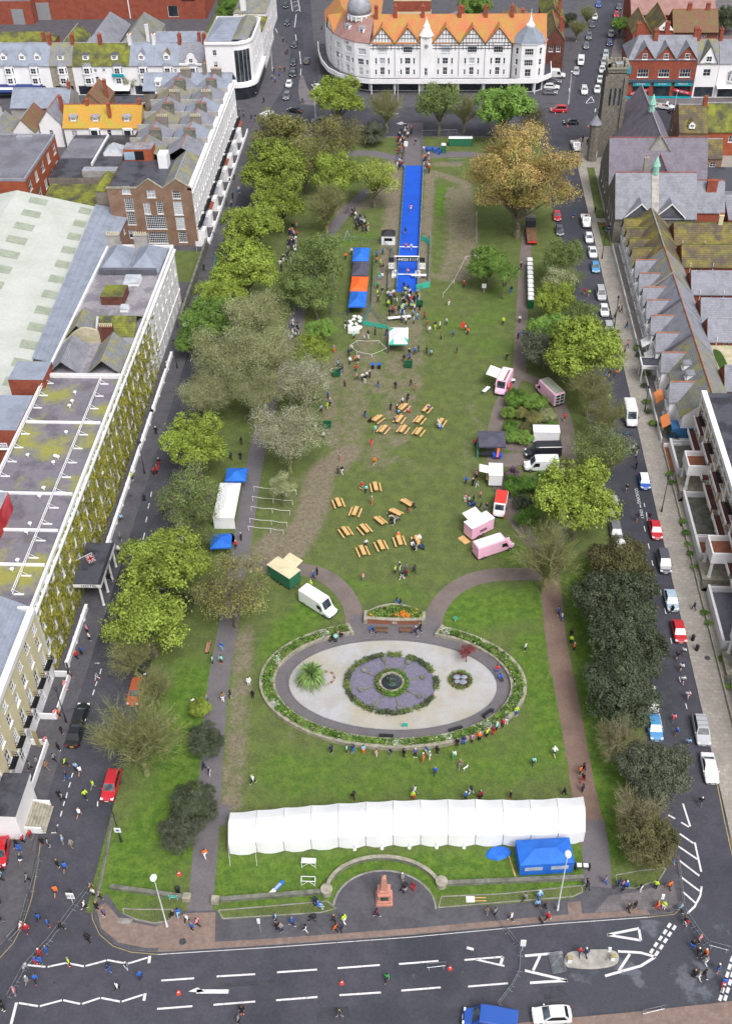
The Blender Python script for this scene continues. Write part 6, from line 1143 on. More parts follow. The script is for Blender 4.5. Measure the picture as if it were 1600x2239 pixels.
for t in[(740,215,118,'full','leaf_lime','lime green tree by the cross road in front of the domed terrace'),(845,232,92,'bare','leaf_bud','thin bare grey tree in front of the closed shopfronts'),(615,285,130,'loose','leaf_olive','dull olive tree at the road corner by the white van'),(735,305,135,'open','leaf_olive','dull brownish-green tree behind the corner lime tree'),(960,225,112,'loose','leaf_mid','feathery mid green tree in front of the shop with red sign'),(1015,240,80,'bare','leaf_bud','bare grey tree beside the portable toilets'),(1100,232,128,'full','leaf_fresh','dense fresh green tree below the slate cone tower'),(1165,262,70,'open','leaf_brown','dark olive tree tucked between fresh green and orange trees'),(1138,396,256,'big','leaf_orange','huge tree with orange-tinged spring leaves beside the blue carpet'),(597,368,148,'full','leaf_lime','lime green tree under the olive corner tree'),(612,440,118,'full','leaf_lime','lime green tree between lime tree and dark twiggy tree'),(735,375,112,'loose','leaf_lime','pale lime tree next to the yellowish tree near the carpet'),(818,388,108,'loose','leaf_lime2','yellowish round tree nearest the left side of the blue carpet'),(712,445,118,'bare','leaf_mid','dark twiggy tree above the crowd of spectators'),(548,492,128,'full','leaf_lime','lime green tree beside the brown brick end wall'),(532,588,150,'full','leaf_lime','broad lime green tree overhanging the road by the stone wall'),(692,565,138,'loose','leaf_mid','mid green tree left of the blue and orange tents'),(650,625,92,'loose','leaf_mid','mid green tree under the larger mid green one'),(458,702,118,'full','leaf_fresh','fresh green tree over the road opposite the ivy hotel'),(560,690,150,'bud','leaf_bud','pale budding tree among the lime trees by the road'),(500,772,178,'bud','leaf_bud','large pale budding tree opposite the hotel roof slates'),(700,722,66,'full','leaf_fresh','small fresh green tree by the mud near the tents'),(678,772,92,'full','leaf_lime','small bright lime tree next to the green skip'),(660,835,140,'bud','leaf_pale','pale greyish budding tree beside the bins'),(452,868,130,'bud','leaf_bud','grey budding tree over the pavement hoarding'),(628,945,172,'bud','leaf_pale','whitish budding tree in blossom beside the lawn'),(428,968,145,'full','leaf_lime','lime green tree above the blue and white tent'),(412,1088,150,'open','leaf_mid','olive twiggy tree beside the white tent roof'),(615,1062,64,'young','leaf_bud','young pale tree standing among rope rails'),(355,1232,190,'full','leaf_lime','broad lime green tree opposite the hotel canopy'),(322,1352,192,'loose','leaf_lime','lime green tree over the road near the red figures'),(505,1290,172,'open','leaf_olive','brown-green tree beside the green horsebox trailer'),(392,1322,66,'bush','leaf_dark','dark evergreen bush hidden between lime and brown-green trees'),(290,1432,130,'bare','leaf_bud','bare grey tree over the silver parked car'),(300,1605,236,'bare','leaf_mid','large bare tree with greenish twigs over the red car'),(437,1548,50,'shrub','leaf_lime','small bright lime shrub beside the left path'),(450,1622,84,'bush','leaf_dark','round dark evergreen beside the left path'),(420,1762,112,'bush','leaf_dark','taller of two dark evergreens on the corner lawn'),(393,1822,92,'bush','leaf_dark2','smaller of two dark evergreens on the corner lawn'),(1066,578,92,'full','leaf_fresh','round fresh green tree on the lawn near the white notice'),(1104,590,76,'young','leaf_fresh','slender young tree beside the round fresh green one'),(1232,562,104,'loose','leaf_mid','mid green tree along the parked cars by the church'),(1222,615,80,'open','leaf_bud','thin tree behind the row of portable toilets'),(1218,660,100,'full','leaf_lime','lime green tree near the portable toilets'),(1200,725,104,'full','leaf_fresh','fresh green tree behind the dark purplish one'),(1192,765,112,'bush','leaf_dark2','dark purplish evergreen by the path fork'),(1278,768,172,'full','leaf_lime','broad lime tree over the pink lorry'),(1290,850,120,'bare','leaf_mid','mossy bare tree over the road beside the pink lorry'),(1325,905,112,'bare','leaf_mid','bare budding tree beside the white camper van'),(1312,975,130,'open','leaf_mid','olive twiggy tree opposite the mansion forecourt'),(1262,1090,190,'full','leaf_lime','dome-shaped lime tree by the palms'),(1195,1215,180,'bare','leaf_mid','leafless spreading tree on the lawn by the right path'),(1352,1240,152,'bush','leaf_brown','brownish evergreen at the head of the dark row'),(1345,1322,186,'bush','leaf_dark','largest dark evergreen in the row by the road'),(1372,1420,180,'bush','leaf_dark','dark evergreen beside the red hatchback'),(1355,1512,176,'bush','leaf_dark','dark evergreen over the silver and blue cars'),(1352,1622,128,'broom','leaf_mid','upright twiggy shrub between the dark evergreens'),(1432,1690,158,'bush','leaf_dark2','grey-green rounded evergreen by the hatched road markings'),(1400,1782,150,'broom','leaf_bud','grey bare shrub in front of the brown evergreen'),(1415,1838,140,'bush','leaf_brown','brown-green evergreen at the corner by the bicycles'),(1020,1422,40,'young','leaf_purple','little purple-leaved tree in the oval garden'),(812,290,62,'bush','leaf_dark2','dark evergreen bush by the top of the carpet'),(470,815,120,'bud','leaf_bud','grey-green budding tree above the grey one over the hoarding'),(590,770,150,'bud','leaf_bud','pale budding tree over the path between the two largest'),(560,850,140,'bud','leaf_bud','pale budding tree behind the whitish blossom'),(480,645,110,'full','leaf_lime','small lime tree under the broad road-side lime'),(415,745,70,'full','leaf_fresh','small fresh green tree closest to the hotel road'),(690,640,100,'loose','leaf_mid','mid green tree close behind the tents'),(665,345,120,'open','leaf_olive','thin olive tree behind the pale lime trees'),(425,1150,120,'open','leaf_mid','thin olive tree above the white glimpsed car'),(1265,690,90,'loose','leaf_mid','mid green tree over the parked cars by the terrace'),(1245,610,70,'open','leaf_mid','thin tree beside the parked silver people carrier'),(1330,1000,100,'bare','leaf_bud','bare tree over the orange runner'),(340,1500,110,'bare','leaf_bud','thin bare tree beside the orange-red estate')]:
 tree(*t)
NBG='trees beyond the park'
for t in[(1356,55,44,'full','leaf_fresh','fresh green street tree among the parked cars'),(1262,60,50,'bare','leaf_bud','bare street tree beside the brick houses'),(1284,30,46,'bare','leaf_bud','bare street tree farther up the parked cars'),(1243,42,36,'bush','leaf_dark','dark evergreen in the front garden of a brick house'),(1036,14,74,'full','leaf_fresh','bright green tree behind the orange roof'),(1385,28,40,'bush','leaf_dark','dark evergreen in the garden behind the shops'),(1585,40,70,'bush','leaf_dark','dark evergreen at the end of the pink roof'),(500,18,60,'full','leaf_fresh','green tree on the grass beside the brick hall'),(523,195,26,'shrub','leaf_fresh','small bright green bush on the corner of the white terrace'),(286,178,44,'bare','leaf_bud','small bare tree in the lane in front of the shops'),(1475,942,46,'bush','leaf_dark','clipped round bush beside the mansion forecourt')]:
 tree(*t,group=NBG,base=.12)
for i,t in enumerate([(680,1472,74,'palm','leaf_palm','round cordyline palm on the white gravel'),(1182,1046,50,'palm','leaf_palm','cordyline palm in front of the white van'),(1216,1046,46,'palm','leaf_palm','cordyline palm overlapping the rear of the white van'),(1186,1072,40,'palm','leaf_palm','smaller cordyline palm on the shrub bed'),(1121,1032,44,'palm','leaf_plum','purple cordyline palm near the trailer')]):tree(*t,cat='palm',group='cordyline palms')
SB=[(1130,872,56,'shrub'),(1168,880,58,'leaf_fresh'),(1112,905,40,'shrub2'),(1140,905,38,'leaf_olive'),(1165,915,42,'leaf_olive'),(1195,910,42,'leaf_bud'),(1120,935,40,'shrub'),(1150,938,44,'leaf_brown'),(1180,942,40,'leaf_dark2'),(1205,935,36,'shrub'),(1115,955,40,'leaf_fresh'),(1145,958,44,'shrub2'),(1127,1062,56,'shrub'),(1150,1058,52,'shrub'),(1142,1100,44,'leaf_dark'),(1145,1135,48,'shrub'),(1165,1120,40,'leaf_fresh'),(1205,1075,40,'leaf_dark'),(1225,1070,30,'shrub')]
PLC=['rounded','broad','pale','loose','bushy','whitish','low','spiky brown','greyish','small','edging','yellowish','clipped','glossy','dark blue-green','flowering','bright','dark','narrow']
for i,(x,y,w_,mt)in enumerate(SB):tree(x,y,w_,'shrub',mt,f'{PLC[i]} shrub in the {"upper" if y < 1000 else "lower"} bed between the curving paths','shrub','shrubs in the path ring')
MSW=['at the forecourt corner of the mansion wall','by the round garden table of the mansion','under the green terrace floor wall','in the middle of the green terrace wall','at the end of the green terrace wall','beside the brick-floored mansion terrace','beside the second mansion porch steps','by the dark grey mansion terrace','at the end of the dark grey mansion terrace','by the long white ramp wall','farthest along the long white ramp wall']
for i,(px,py,w_)in enumerate([(1463,1035,18),(1468,1055,16),(1492,1140,18),(1498,1165,18),(1503,1190,16),(1508,1210,16),(1515,1240,14),(1540,1340,18),(1548,1362,18),(1575,1440,16),(1590,1500,18)]):tree(px,py,w_,'shrub','shrub' if i%2 else 'leaf_fresh',f'low green shrub {MSW[i]}','shrub','shrubs under the mansion wall')
HSW=['under the upper orange awning','between the two orange awnings','beside the small blue menu board','above the lower orange awning','below the lower orange awning','against the blue hotel front','under the upper white awning','under the lower white awning']
for i,(px,py)in enumerate([(1412,818),(1408,842),(1412,878),(1418,900),(1425,925),(1436,928),(1392,760),(1396,775)]):tree(px,py,17,'shrub','leaf_dark' if i%2 else 'shrub2',f'potted shrub {HSW[i]}','shrub','shrubs in the hotel front garden')
# ================================================================ vehicles
_w=MB();_w.lathe([(.2,-.1),(.33,-.09),(.33,.09),(.2,.1)],n=14);_w.v=[(a,c,b)for a,b,c in _w.v];TYRE=_w.mesh('wheel','rubber')
_w=MB();_w.lathe([(.05,-.105),(.2,-.1),(.2,.1),(.05,.105)],n=10);_w.v=[(a,c,b)for a,b,c in _w.v];HUB=_w.mesh('hub','hubcap')
def wheel(T,x,y,s=1.0):o=inst(TYRE,'wheel',T,(x,y,.33*s),0,s);inst(HUB,'hub',o)
def hull(mb,st,m=0):
 b=len(mb.v);k=10
 for x,w,z,zb,tuck in st:mb.v+=[(x,-w*.86,zb),(x,-w,zb+.18),(x,-w,z*.62),(x,-w*.97,z-.1),(x,-w*tuck,z),(x,w*tuck,z),(x,w*.97,z-.1),(x,w,z*.62),(x,w,zb+.18),(x,w*.86,zb)]
 for i in range(len(st)-1):
  for j in range(k):q=(j+1)%k;mb.f.append((b+i*k+j,b+(i+1)*k+j,b+(i+1)*k+q,b+i*k+q));mb.mi.append(m)
 mb.f.append(tuple(b+j for j in range(k)));mb.f.append(tuple(b+(len(st)-1)*k+k-1-j for j in range(k)));mb.mi+=[m,m]
def inset(a,b,c,d,s,off):
 A,B,Cc,D=map(Vector,(a,b,c,d));m_=(A+B+Cc+D)/4;n=(B-A).cross(D-A).normalized()*off;return[tuple(m_+(v-m_)*s+n)for v in(A,B,Cc,D)]
def make_car(L=4.1,W=1.76,H=1.47,hood=1.05,trunk=.35,rs=.75,rr=.45,belt=.93,roofm=0,bars=False):
 T=empty('car','car','car');w=W/2;mb=MB();f,r=L/2,-L/2;c0,c1=f-hood,r+trunk
 hull(mb,[(r,w*.8,.78,.32,.8),(r+.12,w*.93,.9,.24,.86),(c1,w,belt,.2,.9),(c0-.6,w,belt,.2,.9),(c0,w,belt-.02,.2,.88),(f-.45,w*.97,.78,.2,.84),(f-.1,w*.86,.66,.22,.8),(f,w*.7,.56,.3,.75)])
 bz=belt-.02;q=w*.9;t=w*.72;R0,R1=c0-rs,c1+rr;base=[(c0,-q,bz),(c0,q,bz),(c1,q,bz),(c1,-q,bz)];top=[(R0,-t,H-.04),(R0,t,H-.04),(R1,t,H-.05),(R1,-t,H-.05)];mid=[((R0+R1)/2,-t,H),((R0+R1)/2,t,H)]
 v=base+top+mid;mb.add(v,[(0,1,5,4),(2,3,7,6),(1,2,6,9,5),(3,0,4,8,7)]);mb.add(v,[(4,5,9,8),(8,9,6,7)],1 if roofm else 0)
 for s in(-1,1):mb.box(c0-.35,s*(w+.02)-.08,bz+.02,c0-.2,s*(w+.02)+.08,bz+.16)
 inst(mb.mesh('body',['car_paint',roofm or 'car_paint']),'body',T,(0,0,.02))
 g=MB();g.add(inset(base[0],base[1],top[1],top[0],.88,.015),[(0,1,2,3)]);inst(g.mesh('windscreen','windscreen'),'windscreen',T,(0,0,.02))
 g=MB();g.add(inset(base[2],base[3],top[3],top[2],.82,.015),[(0,1,2,3)]);inst(g.mesh('rear_window','car_glass'),'rear_window',T,(0,0,.02))
 for a,b,c,d in((base[1],base[2],top[2],top[1]),(base[3],base[0],top[0],top[3])):g=MB();g.add(inset(a,b,c,d,.86,.012),[(0,1,2,3)]);inst(g.mesh('side_window','car_glass'),'side_window',T,(0,0,.02))
 for s in(-1,1):
  g=MB();g.box(f-.4,s*w*.72-.17,.6,f-.07,s*w*.72+.17,.72);inst(g.mesh('headlight','headlamp'),'headlight',T,(0,0,.02));g=MB();g.box(r-.01,s*w*.7-.12,.66,r+.16,s*w*.7+.12,.86);inst(g.mesh('tail_light','tail_lamp'),'tail_light',T,(0,0,.02))
  for x in(f-.8,r+.75):wheel(T,x,s*(w-.1))
 g=MB();g.box(f-.03,-.26,.38,f+.02,.26,.5);inst(g.mesh('number_plate','plate_white'),'number_plate',T);g=MB();g.box(r-.03,-.26,.5,r+.02,.26,.62);inst(g.mesh('number_plate','plate_yellow'),'number_plate',T);g=MB();g.box(f-.06,-.5,.5,f+.01,.5,.6);inst(g.mesh('grille','plastic_black'),'grille',T)
 if bars:
  for x in(-1.3,-.55,.15):g=MB();g.tube((x,-t,H+.1),(x,t,H+.1),.03,.03,4);inst(g.mesh('roof_bar','steel'),'roof_bar',T)
 return T
def make_van(L=5.6,W=2.0,H=2.4,nose=1.0,rake=.75,paint='car_paint',side=False,roof=None,boxy=False):
 T=empty('van','van','van');w=W/2;mb=MB();f,r=L/2,-L/2;c0=f-nose
 hull(mb,[(r,w*.94,H-.06,.3,.84),(r+.08,w,H,.26,.86),(c0-rake-.5,w,H,.26,.86),(c0-rake,w*.98,H-.05,.26,.84),(c0,w*.96,1.22,.26,.86),(f-.2,w*.9,.98 if not boxy else 1.1,.28,.84),(f,w*.8,.7,.34,.8)])
 inst(mb.mesh('body',paint),'body',T)
 wl=w*.84;g=MB();g.add(inset((c0,-wl,1.24),(c0,wl,1.24),(c0-rake,wl*.97,H-.06),(c0-rake,-wl*.97,H-.06),.86,.02),[(0,1,2,3)]);inst(g.mesh('windscreen','windscreen'),'windscreen',T)
 for s in(-1,1):
  y=s*(w+.012);x0,x1=c0-rake*.9-.75,c0-.35;zt=min(H-.35,1.95);q=[(x0,y,1.2),(x1,y,1.2),(x1-.3,y,zt),(x0,y,zt)];g=MB();g.add(q if s<0 else q[::-1],[(0,1,2,3)]);inst(g.mesh('side_window','car_glass'),'side_window',T)
  if side:g=MB();g.add([(r+.5,y,1.25),(x0-.25,y,1.25),(x0-.25,y,1.9),(r+.5,y,1.9)][::(1 if s<0 else-1)],[(0,1,2,3)]);inst(g.mesh('side_window','car_glass'),'side_window',T)
  g=MB();g.box(f-.22,s*w*.7-.16,.78,f-.02,s*w*.7+.16,1.0);inst(g.mesh('headlight','headlamp'),'headlight',T);g=MB();g.box(r-.02,s*w*.84-.08,.8,r+.05,s*w*.84+.08,1.3);inst(g.mesh('tail_light','tail_lamp'),'tail_light',T);g=MB();g.box(c0-.55,s*(w+.13)-.1,1.2,c0-.42,s*(w+.13)+.1,1.5);inst(g.mesh('wing_mirror','plastic_black'),'wing_mirror',T)
  for x in(f-.95,r+1.05):wheel(T,x,s*(w-.1),1.05)
 g=MB();g.box(r-.03,-w*.9,.3,f+.02,w*.9,.5);inst(g.mesh('bumper','plastic_black'),'bumper',T)
 g=MB();g.box(f-.0,-.27,.52,f+.05,.27,.64);inst(g.mesh('number_plate','plate_white'),'number_plate',T)
 if roof:g=MB();g.box(r+.25,-w*.78,H+.005,c0-rake-.2,w*.78,H+.03);inst(g.mesh('roof_panel',roof),'roof_panel',T)
 return T
def make_pickup():
 T=make_van(5.3,1.95,1.95,1.1,.7);b=[k for k in KIDS[T.name]if k.name.startswith('body')][0]
 w=.97;mb=MB();hull(mb,[(.35,w,1.95,.26,.86),(.55,w,1.97,.26,.86),(.85,w*.98,1.92,.26,.84),(1.55,w*.96,1.15,.26,.86),(2.45,w*.9,.98,.28,.84),(2.65,w*.8,.7,.34,.8)]);mb.box(-2.65,-w,.45,.33,w,.62)
 for a in((-2.65,-w,.3,-w+.08),(-2.65,w-.08,.3,w)):mb.box(a[0],a[1],.62,a[2],a[3],1.15)
 mb.box(-2.65,-w+.08,.62,-2.57,w-.08,1.15);b.data=mb.mesh('body','car_paint')
 for i,(x,y,s,m_)in enumerate([(-2,.3,.45,'timber_old'),(-1.2,-.3,.5,'concrete'),(-.5,.3,.42,'brick_orange'),(-1.6,-.45,.35,'plastic_white')]):g=MB();g.blob((x,y,.95),s,s*.8,s*.7,7,4,0,.2);inst(g.mesh('load',m_),'load',T)
 for k in list(KIDS[T.name]):
  if k.name.startswith('tail'):k.location.z-=.1
 return T
PR={'hatch':make_car(),'mini':make_car(3.75,1.7,1.42,.9,.25,.6,.3,.92,'frame_white'),'saloon':make_car(4.5,1.8,1.44,1.15,.75,.85,.75),'estate':make_car(4.65,1.82,1.5,1.15,.25,.8,.4),'suv':make_car(4.7,1.9,1.75,1.15,.25,.7,.35,1.08,0,True),'mpv':make_car(4.6,1.85,1.8,.85,.2,.95,.25,1.05),'van':make_van(),'lvan':make_van(6.0,2.05,2.6,.95,.7),'minivan':make_van(5.0,1.95,1.95,.9,.75,side=True),'camper':make_van(5.6,2.05,2.7,.9,.6,side=True),'pickup':make_pickup()}
CN={'hatch':'hatchback','mini':'small car with white roof','saloon':'saloon car','estate':'estate car','suv':'SUV with roof bars','mpv':'people carrier','van':'panel van','lvan':'panel van','minivan':'minibus van','camper':'camper van','pickup':'pickup truck'}
CC={'white':'d9dadc','silver':'a6a9ae','grey':'6a6d73','dgrey':'4d5058','black':'1f2126','red':'b8202c','blue':'2b55a8','lblue':'9fb6c8','navy':'28345e','orange':'c2502f','cyan':'4f8fc0'}
CW={'dgrey':'dark grey','lblue':'light blue','cyan':'mid blue','orange':'orange-red'}
vn=0
def car(px,py,kind,col,head,where,group='parked cars',z=0.0):
 """head: compass of the bonnet, 0 = +x, in degrees; placed by the middle of its footprint"""
 q=P(px,py,.8);o=copy_at(PR[kind],(q[0],q[1],z),math.radians(head),1,f'{CW.get(col, col)} {CN[kind]} {where}',group,CC[col])
 o.name={'van':'van','lvan':'van','minivan':'van','camper':'camper_van','pickup':'pickup_truck'}.get(kind,'car');o['category']='van' if 'van' in kind else('truck' if kind=='pickup' else 'car');return o
Sd=-90
EG='cars along the east road';
for a in[(1408,1050,'mini','blue',-90,'with white roof at the loading bay'.replace('with white roof ','')),(1433,1156,'hatch','red',-90,'parked opposite the green terrace floor'),(1451,1226,'mpv','dgrey',-90,'parked between red and light blue cars'),(1467,1310,'hatch','lblue',-90,'parked between grey people carrier and red hatchback'),(1484,1378,'hatch','red',-90,'parked beside the black litter bin'),(1533,1594,'suv','silver',-91,'parked in front of the white saloon'),(1551,1677,'saloon','white',-91,'parked beside the yellow lines'),(1340,1104,'estate','silver',-90,'under the dome-shaped lime tree'),(1346,1160,'estate','grey',-90,'parked on the park side by the evergreens'),(1356,1198,'hatch','white',-90,'mostly hidden by the brownish evergreen'),(1423,1526,'hatch','white',-90,'nosing out from the dark evergreen'),(1431,1588,'hatch','cyan',-90,'with dark glass roof beside the grey-green evergreen'),(1377,908,'camper','white',-90,'with bicycles on the rear by the bare trees'),(1280,482,'pickup','white',-90,'loaded with sacks beside the church hall'),(1287,518,'hatch','white',-91,'parked behind the loaded pickup'),(1295,549,'saloon','white',-91,'parked in front of the blue car'),(1301,582,'hatch','cyan',-91,'between white saloon and silver people carrier'),(1313,640,'mpv','silver',-90,'parked opposite the lime tree'),(1320,676,'hatch','white',-90,'with black bonnet grille behind the silver people carrier'),(1331,716,'estate','silver',-90,'half hidden under the broad lime tree'),(1217,470,'hatch','red',-90,'under the edge of the orange tree'),(1223,502,'hatch','dgrey',-90,'parked on the park side near the church'),(1258,318,'pickup','white',-85,'with a load by the church gate')]:car(*a,group=EG)
NG='cars on the cross road'
for a in[(1221,238,'mpv','red',180,'waiting at the junction by the tower'),(1248,265,'hatch','black',180,'crossing below the red people carrier'),(1452,232,'pickup','blue',-20,'in front of the teal shops'),(1480,242,'saloon','black',-15,'behind the blue pickup'),(969,231,'estate','white',180,'behind the feathery green tree'),(645,239,'saloon','black',150,'turning at the corner by the lime tree'),(697,262,'hatch','dgrey',180,'under the branches of the corner lime tree'),(588,256,'van','white',55,'under the olive corner tree'),(692,188,'hatch','white',120,'beside the traffic island')]:car(*a,group=NG)
FG='cars on the road by the corner building'
for a in[(626,10,'hatch','black',-90,'leading the queue towards the junction'),(629,48,'hatch','black',-90,'second black one in the queue behind the leader'),(644,96,'hatch','black',-90,'alone in the middle of the queue'),(642,135,'hatch','black',-90,'close in front of another black hatchback'),(641,158,'suv','black',-90,'close behind a black hatchback'),(671,131,'estate','dgrey',90,'driving away from the junction'),(632,182,'hatch','white',-92,'in the queue behind the black cars'),(627,208,'estate','grey',-92,'nearest the junction in the queue')]:car(*a,group=FG)
UG='cars in the tree-lined street'
k=0;WH=['near the far end','beside a bare street tree','behind the first bare tree','farther up on the left kerb','on the left kerb below the bare trees','parked above the silver estate','parked near the traffic sign','waiting at the give-way triangle','last on the right kerb by the church tower','second from the church tower on the right kerb','third from the church tower on the right kerb','fourth from the church tower on the right kerb','fifth from the church tower on the right kerb','parked below the fresh green street tree','beside the fresh green street tree','partly under the fresh green street tree','above the fresh green street tree','at the far end of the right kerb']
for x,y,kd,cl in[(735,25,'hatch','blue'),(710,105,'hatch','white'),(693,155,'hatch','dgrey'),(672,230,'estate','grey'),(655,292,'hatch','grey'),(620,395,'minivan','white'),(590,458,'estate','silver'),(642,582,'suv','white'),(726,575,'hatch','white'),(744,512,'hatch','white'),(758,446,'hatch','white'),(770,396,'estate','silver'),(781,345,'estate','silver'),(805,272,'hatch','navy'),(815,215,'hatch','silver'),(838,150,'hatch','white'),(850,90,'hatch','red'),(866,40,'hatch','dgrey')]:
 car(1060+x/2.963,y/2.963,kd,cl,-97 if k!=7 else-93,WH[k],UG);k+=1
for a in[(1214,164,'van','white',-5,'parked beside the corner tower forecourt'),(1210,177,'saloon','dgrey',-5,'between two white vehicles on the forecourt'),(1205,189,'estate','white',-5,'between two grey cars on the forecourt'),(1203,201,'hatch','grey',-5,'parked on the forecourt nearest the pavement')]:car(*a,group='cars on the forecourt',z=.12)
for a in[(313,1450,'hatch','black',-90,'under the bare grey tree'),(297,1510,'estate','orange',-90,'under the large bare tree'),(243,1714,'estate','red',-91,'parked by the corner lawn'),(166,1600,'saloon','black',90,'parked along the hotel kerb'),(176,1562,'hatch','black',90,'parked ahead of the black saloon at the kerb'),(352,1292,'hatch','silver',-90,'glimpsed under the lime trees'),(394,1163,'hatch','white',-90,'glimpsed through the olive twigs'),(2,1862,'hatch','red',-80,'parked at the foot of the cream terrace')]:car(*a,group='cars on the west road',z=.12 if a[0]==2 else 0)
for a in[(1070,2232,'van','blue',172,'with roof bars at the south kerb'),(1206,2217,'hatch','white',185,'at the south kerb behind the blue van')]:car(*a,group='cars on the south road')
def pv(proto,px,py,head,label,nm='van',cat='van',z=GZ,zz=.8):q=P(px,py,zz);o=copy_at(proto,(q[0],q[1],z),math.radians(head),1,label,None);o.name=nm;o['category']=cat;return o
def recol(o,c):
 for q in tree_of(o):q.color=(*lin(c),1)
 return o
recol(pv(PR['lvan'],696,1322,-38,'white panel van parked on the grass beside the green trailer'),'e6e7ea')
recol(pv(PR['lvan'],1186,990,183,'black panel van parked between white trailer and white van'),'26282e')
recol(pv(PR['van'],1182,1018,183,'white panel van parked behind the cordyline palms'),'e0e1e4')
pk=make_van(6.4,2.05,2.6,.9,.7,'pink_paint',roof='plastic_white');pv(pk,1078,1198,27,'pink van parked below the pink horsebox');discard(pk)
pk=make_van(5.6,2.1,2.8,.7,.35,'pink_paint',roof='plastic_white',boxy=True);o=pv(pk,1100,842,-108,'pink food van with white side hatch raised over the grass')
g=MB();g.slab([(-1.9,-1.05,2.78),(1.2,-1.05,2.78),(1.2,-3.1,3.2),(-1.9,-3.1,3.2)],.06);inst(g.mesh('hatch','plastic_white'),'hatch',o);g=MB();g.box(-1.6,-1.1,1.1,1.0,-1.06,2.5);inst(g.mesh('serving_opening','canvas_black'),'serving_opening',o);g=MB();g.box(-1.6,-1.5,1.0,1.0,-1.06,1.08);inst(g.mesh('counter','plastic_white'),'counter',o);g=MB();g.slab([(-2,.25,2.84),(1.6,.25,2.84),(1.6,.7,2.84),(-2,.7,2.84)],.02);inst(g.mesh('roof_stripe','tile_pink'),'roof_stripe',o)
L_=o.location;discard(pk)
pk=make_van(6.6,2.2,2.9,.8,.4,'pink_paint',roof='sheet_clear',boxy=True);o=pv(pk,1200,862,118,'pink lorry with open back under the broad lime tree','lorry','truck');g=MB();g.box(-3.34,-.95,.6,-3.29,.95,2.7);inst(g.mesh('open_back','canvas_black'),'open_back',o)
g=MB();[g.tube((-3.36,s*.9,.6),(-3.36,s*.9,2.75),.05,.05,4)for s in(-1,0,1)];[g.tube((-3.36,-.9,z),(-3.36,.9,z),.04,.04,4)for z in(.9,1.5,2.1,2.7)];inst(g.mesh('rear_frame','plastic_white'),'rear_frame',o);discard(pk)
pk=make_van(4.4,1.95,2.3,.6,.35,'plastic_white',boxy=True);o=pv(pk,1093,1108,-100,'white and coral ice cream van with coral roof');g=MB();g.box(-2.1,-.9,2.31,1.0,.9,2.42);g.box(-2.15,-1.0,.35,2.15,1.0,.7);inst(g.mesh('roof_panel','plastic_red'),'coral_trim',o);g=MB();g.box(-1.4,-1.03,1.2,.5,-.99,2.1);inst(g.mesh('serving_opening','car_glass'),'serving_opening',o);discard(pk)
def trailer(px,py,head,label,L,W,H,paint,roof,kind='',nm='trailer',floor=.45):
 q=P(px,py,.8);T=empty(nm,label,'trailer',(q[0],q[1],GZ),math.radians(head));mb=MB();w=W/2;l=L/2;A=lambda m,n,mt:inst(m.mesh(n,mt),n,T)
 if 'open' in kind:mb.box(-l,w-.08,floor,l,w,H-.06);mb.box(-l,-w,floor,-l+.1,w-.08,H-.06);mb.box(l-.1,-w,floor,l,w-.08,H-.06);mb.box(-l,-w,floor-.1,l,w,floor)
 else:mb.box(-l,-w,floor,l,w,H-.06)
 A(mb,'body',paint);g=MB();g.box(-l-.06,-w-.06,H-.06,l+.06,w+.06,H+.02)if 'vnose' not in kind else g.prism([(-l-.05,-w-.05),(l,-w-.05),(l+.6,0),(l,w+.05),(-l-.05,w+.05)],H-.06,H+.02);A(g,'roof',roof)
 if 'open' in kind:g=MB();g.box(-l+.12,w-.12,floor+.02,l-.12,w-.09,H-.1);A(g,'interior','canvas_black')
 for s in(-1,1):wheel(T,0,s*(w-.05),.95);wheel(T,-.75,s*(w-.05),.95)
 g=MB();g.tube((l,-.5,.4),(l+1.3,0,.42),.05,.05,4);g.tube((l,.5,.4),(l+1.3,0,.42),.05,.05,4);g.tube((l+1.1,0,.42),(l+1.1,0,-.02),.05,.05,5);A(g,'drawbar','steel_dark')
 if 'flap' in kind:s=-1 if 'R' in kind else 1;g=MB();g.slab([(-l*.6,s*w,H-.1),(l*.6,s*w,H-.1),(l*.6,s*(w+1.6),H+.25),(-l*.6,s*(w+1.6),H+.25)],.06);A(g,'hatch',roof);g=MB();g.box(-l*.6,s*w-.03,1.2,l*.6,s*w+.03,H-.3);A(g,'serving_opening','canvas_black');g=MB();g.box(-l*.6,s*(w+.2)-.2,1.08,l*.6,s*(w+.2)+.2,1.16);A(g,'counter','timber')
 return T
trailer(622,1262,-38,'green horsebox trailer with cream roof hitched to the white van',4.6,2.3,2.7,'paint_green','render_cream','flapL')
trailer(1192,956,180,'white-roofed open-sided trailer beside the black van',4.4,2.1,2.5,'plastic_white','plastic_white','open')
trailer(1082,1046,-92,'white catering trailer with side hatch above the coral van',3.2,2.2,2.6,'plastic_white','plastic_white','flapR')
o=trailer(1046,1158,38,'pink horsebox bar with white roof and raised hatch',4.4,2.0,2.7,'pink_paint','plastic_white','flapL')
g=MB();g.box(-3.4,-.9,0,-2.3,.9,.08);inst(g.mesh('ramp','timber'),'ramp',o);letters('PINK',.5,(.3,-1.03,1.4),0,'black','sign_letters',o,PI/2)if False else strokes(o,o.location[0]+.2,o.location[1]-1.02,GZ+1.2,[5],.45,'black')
KIDS[o.name][-1].location=(.2,-1.02,1.3)
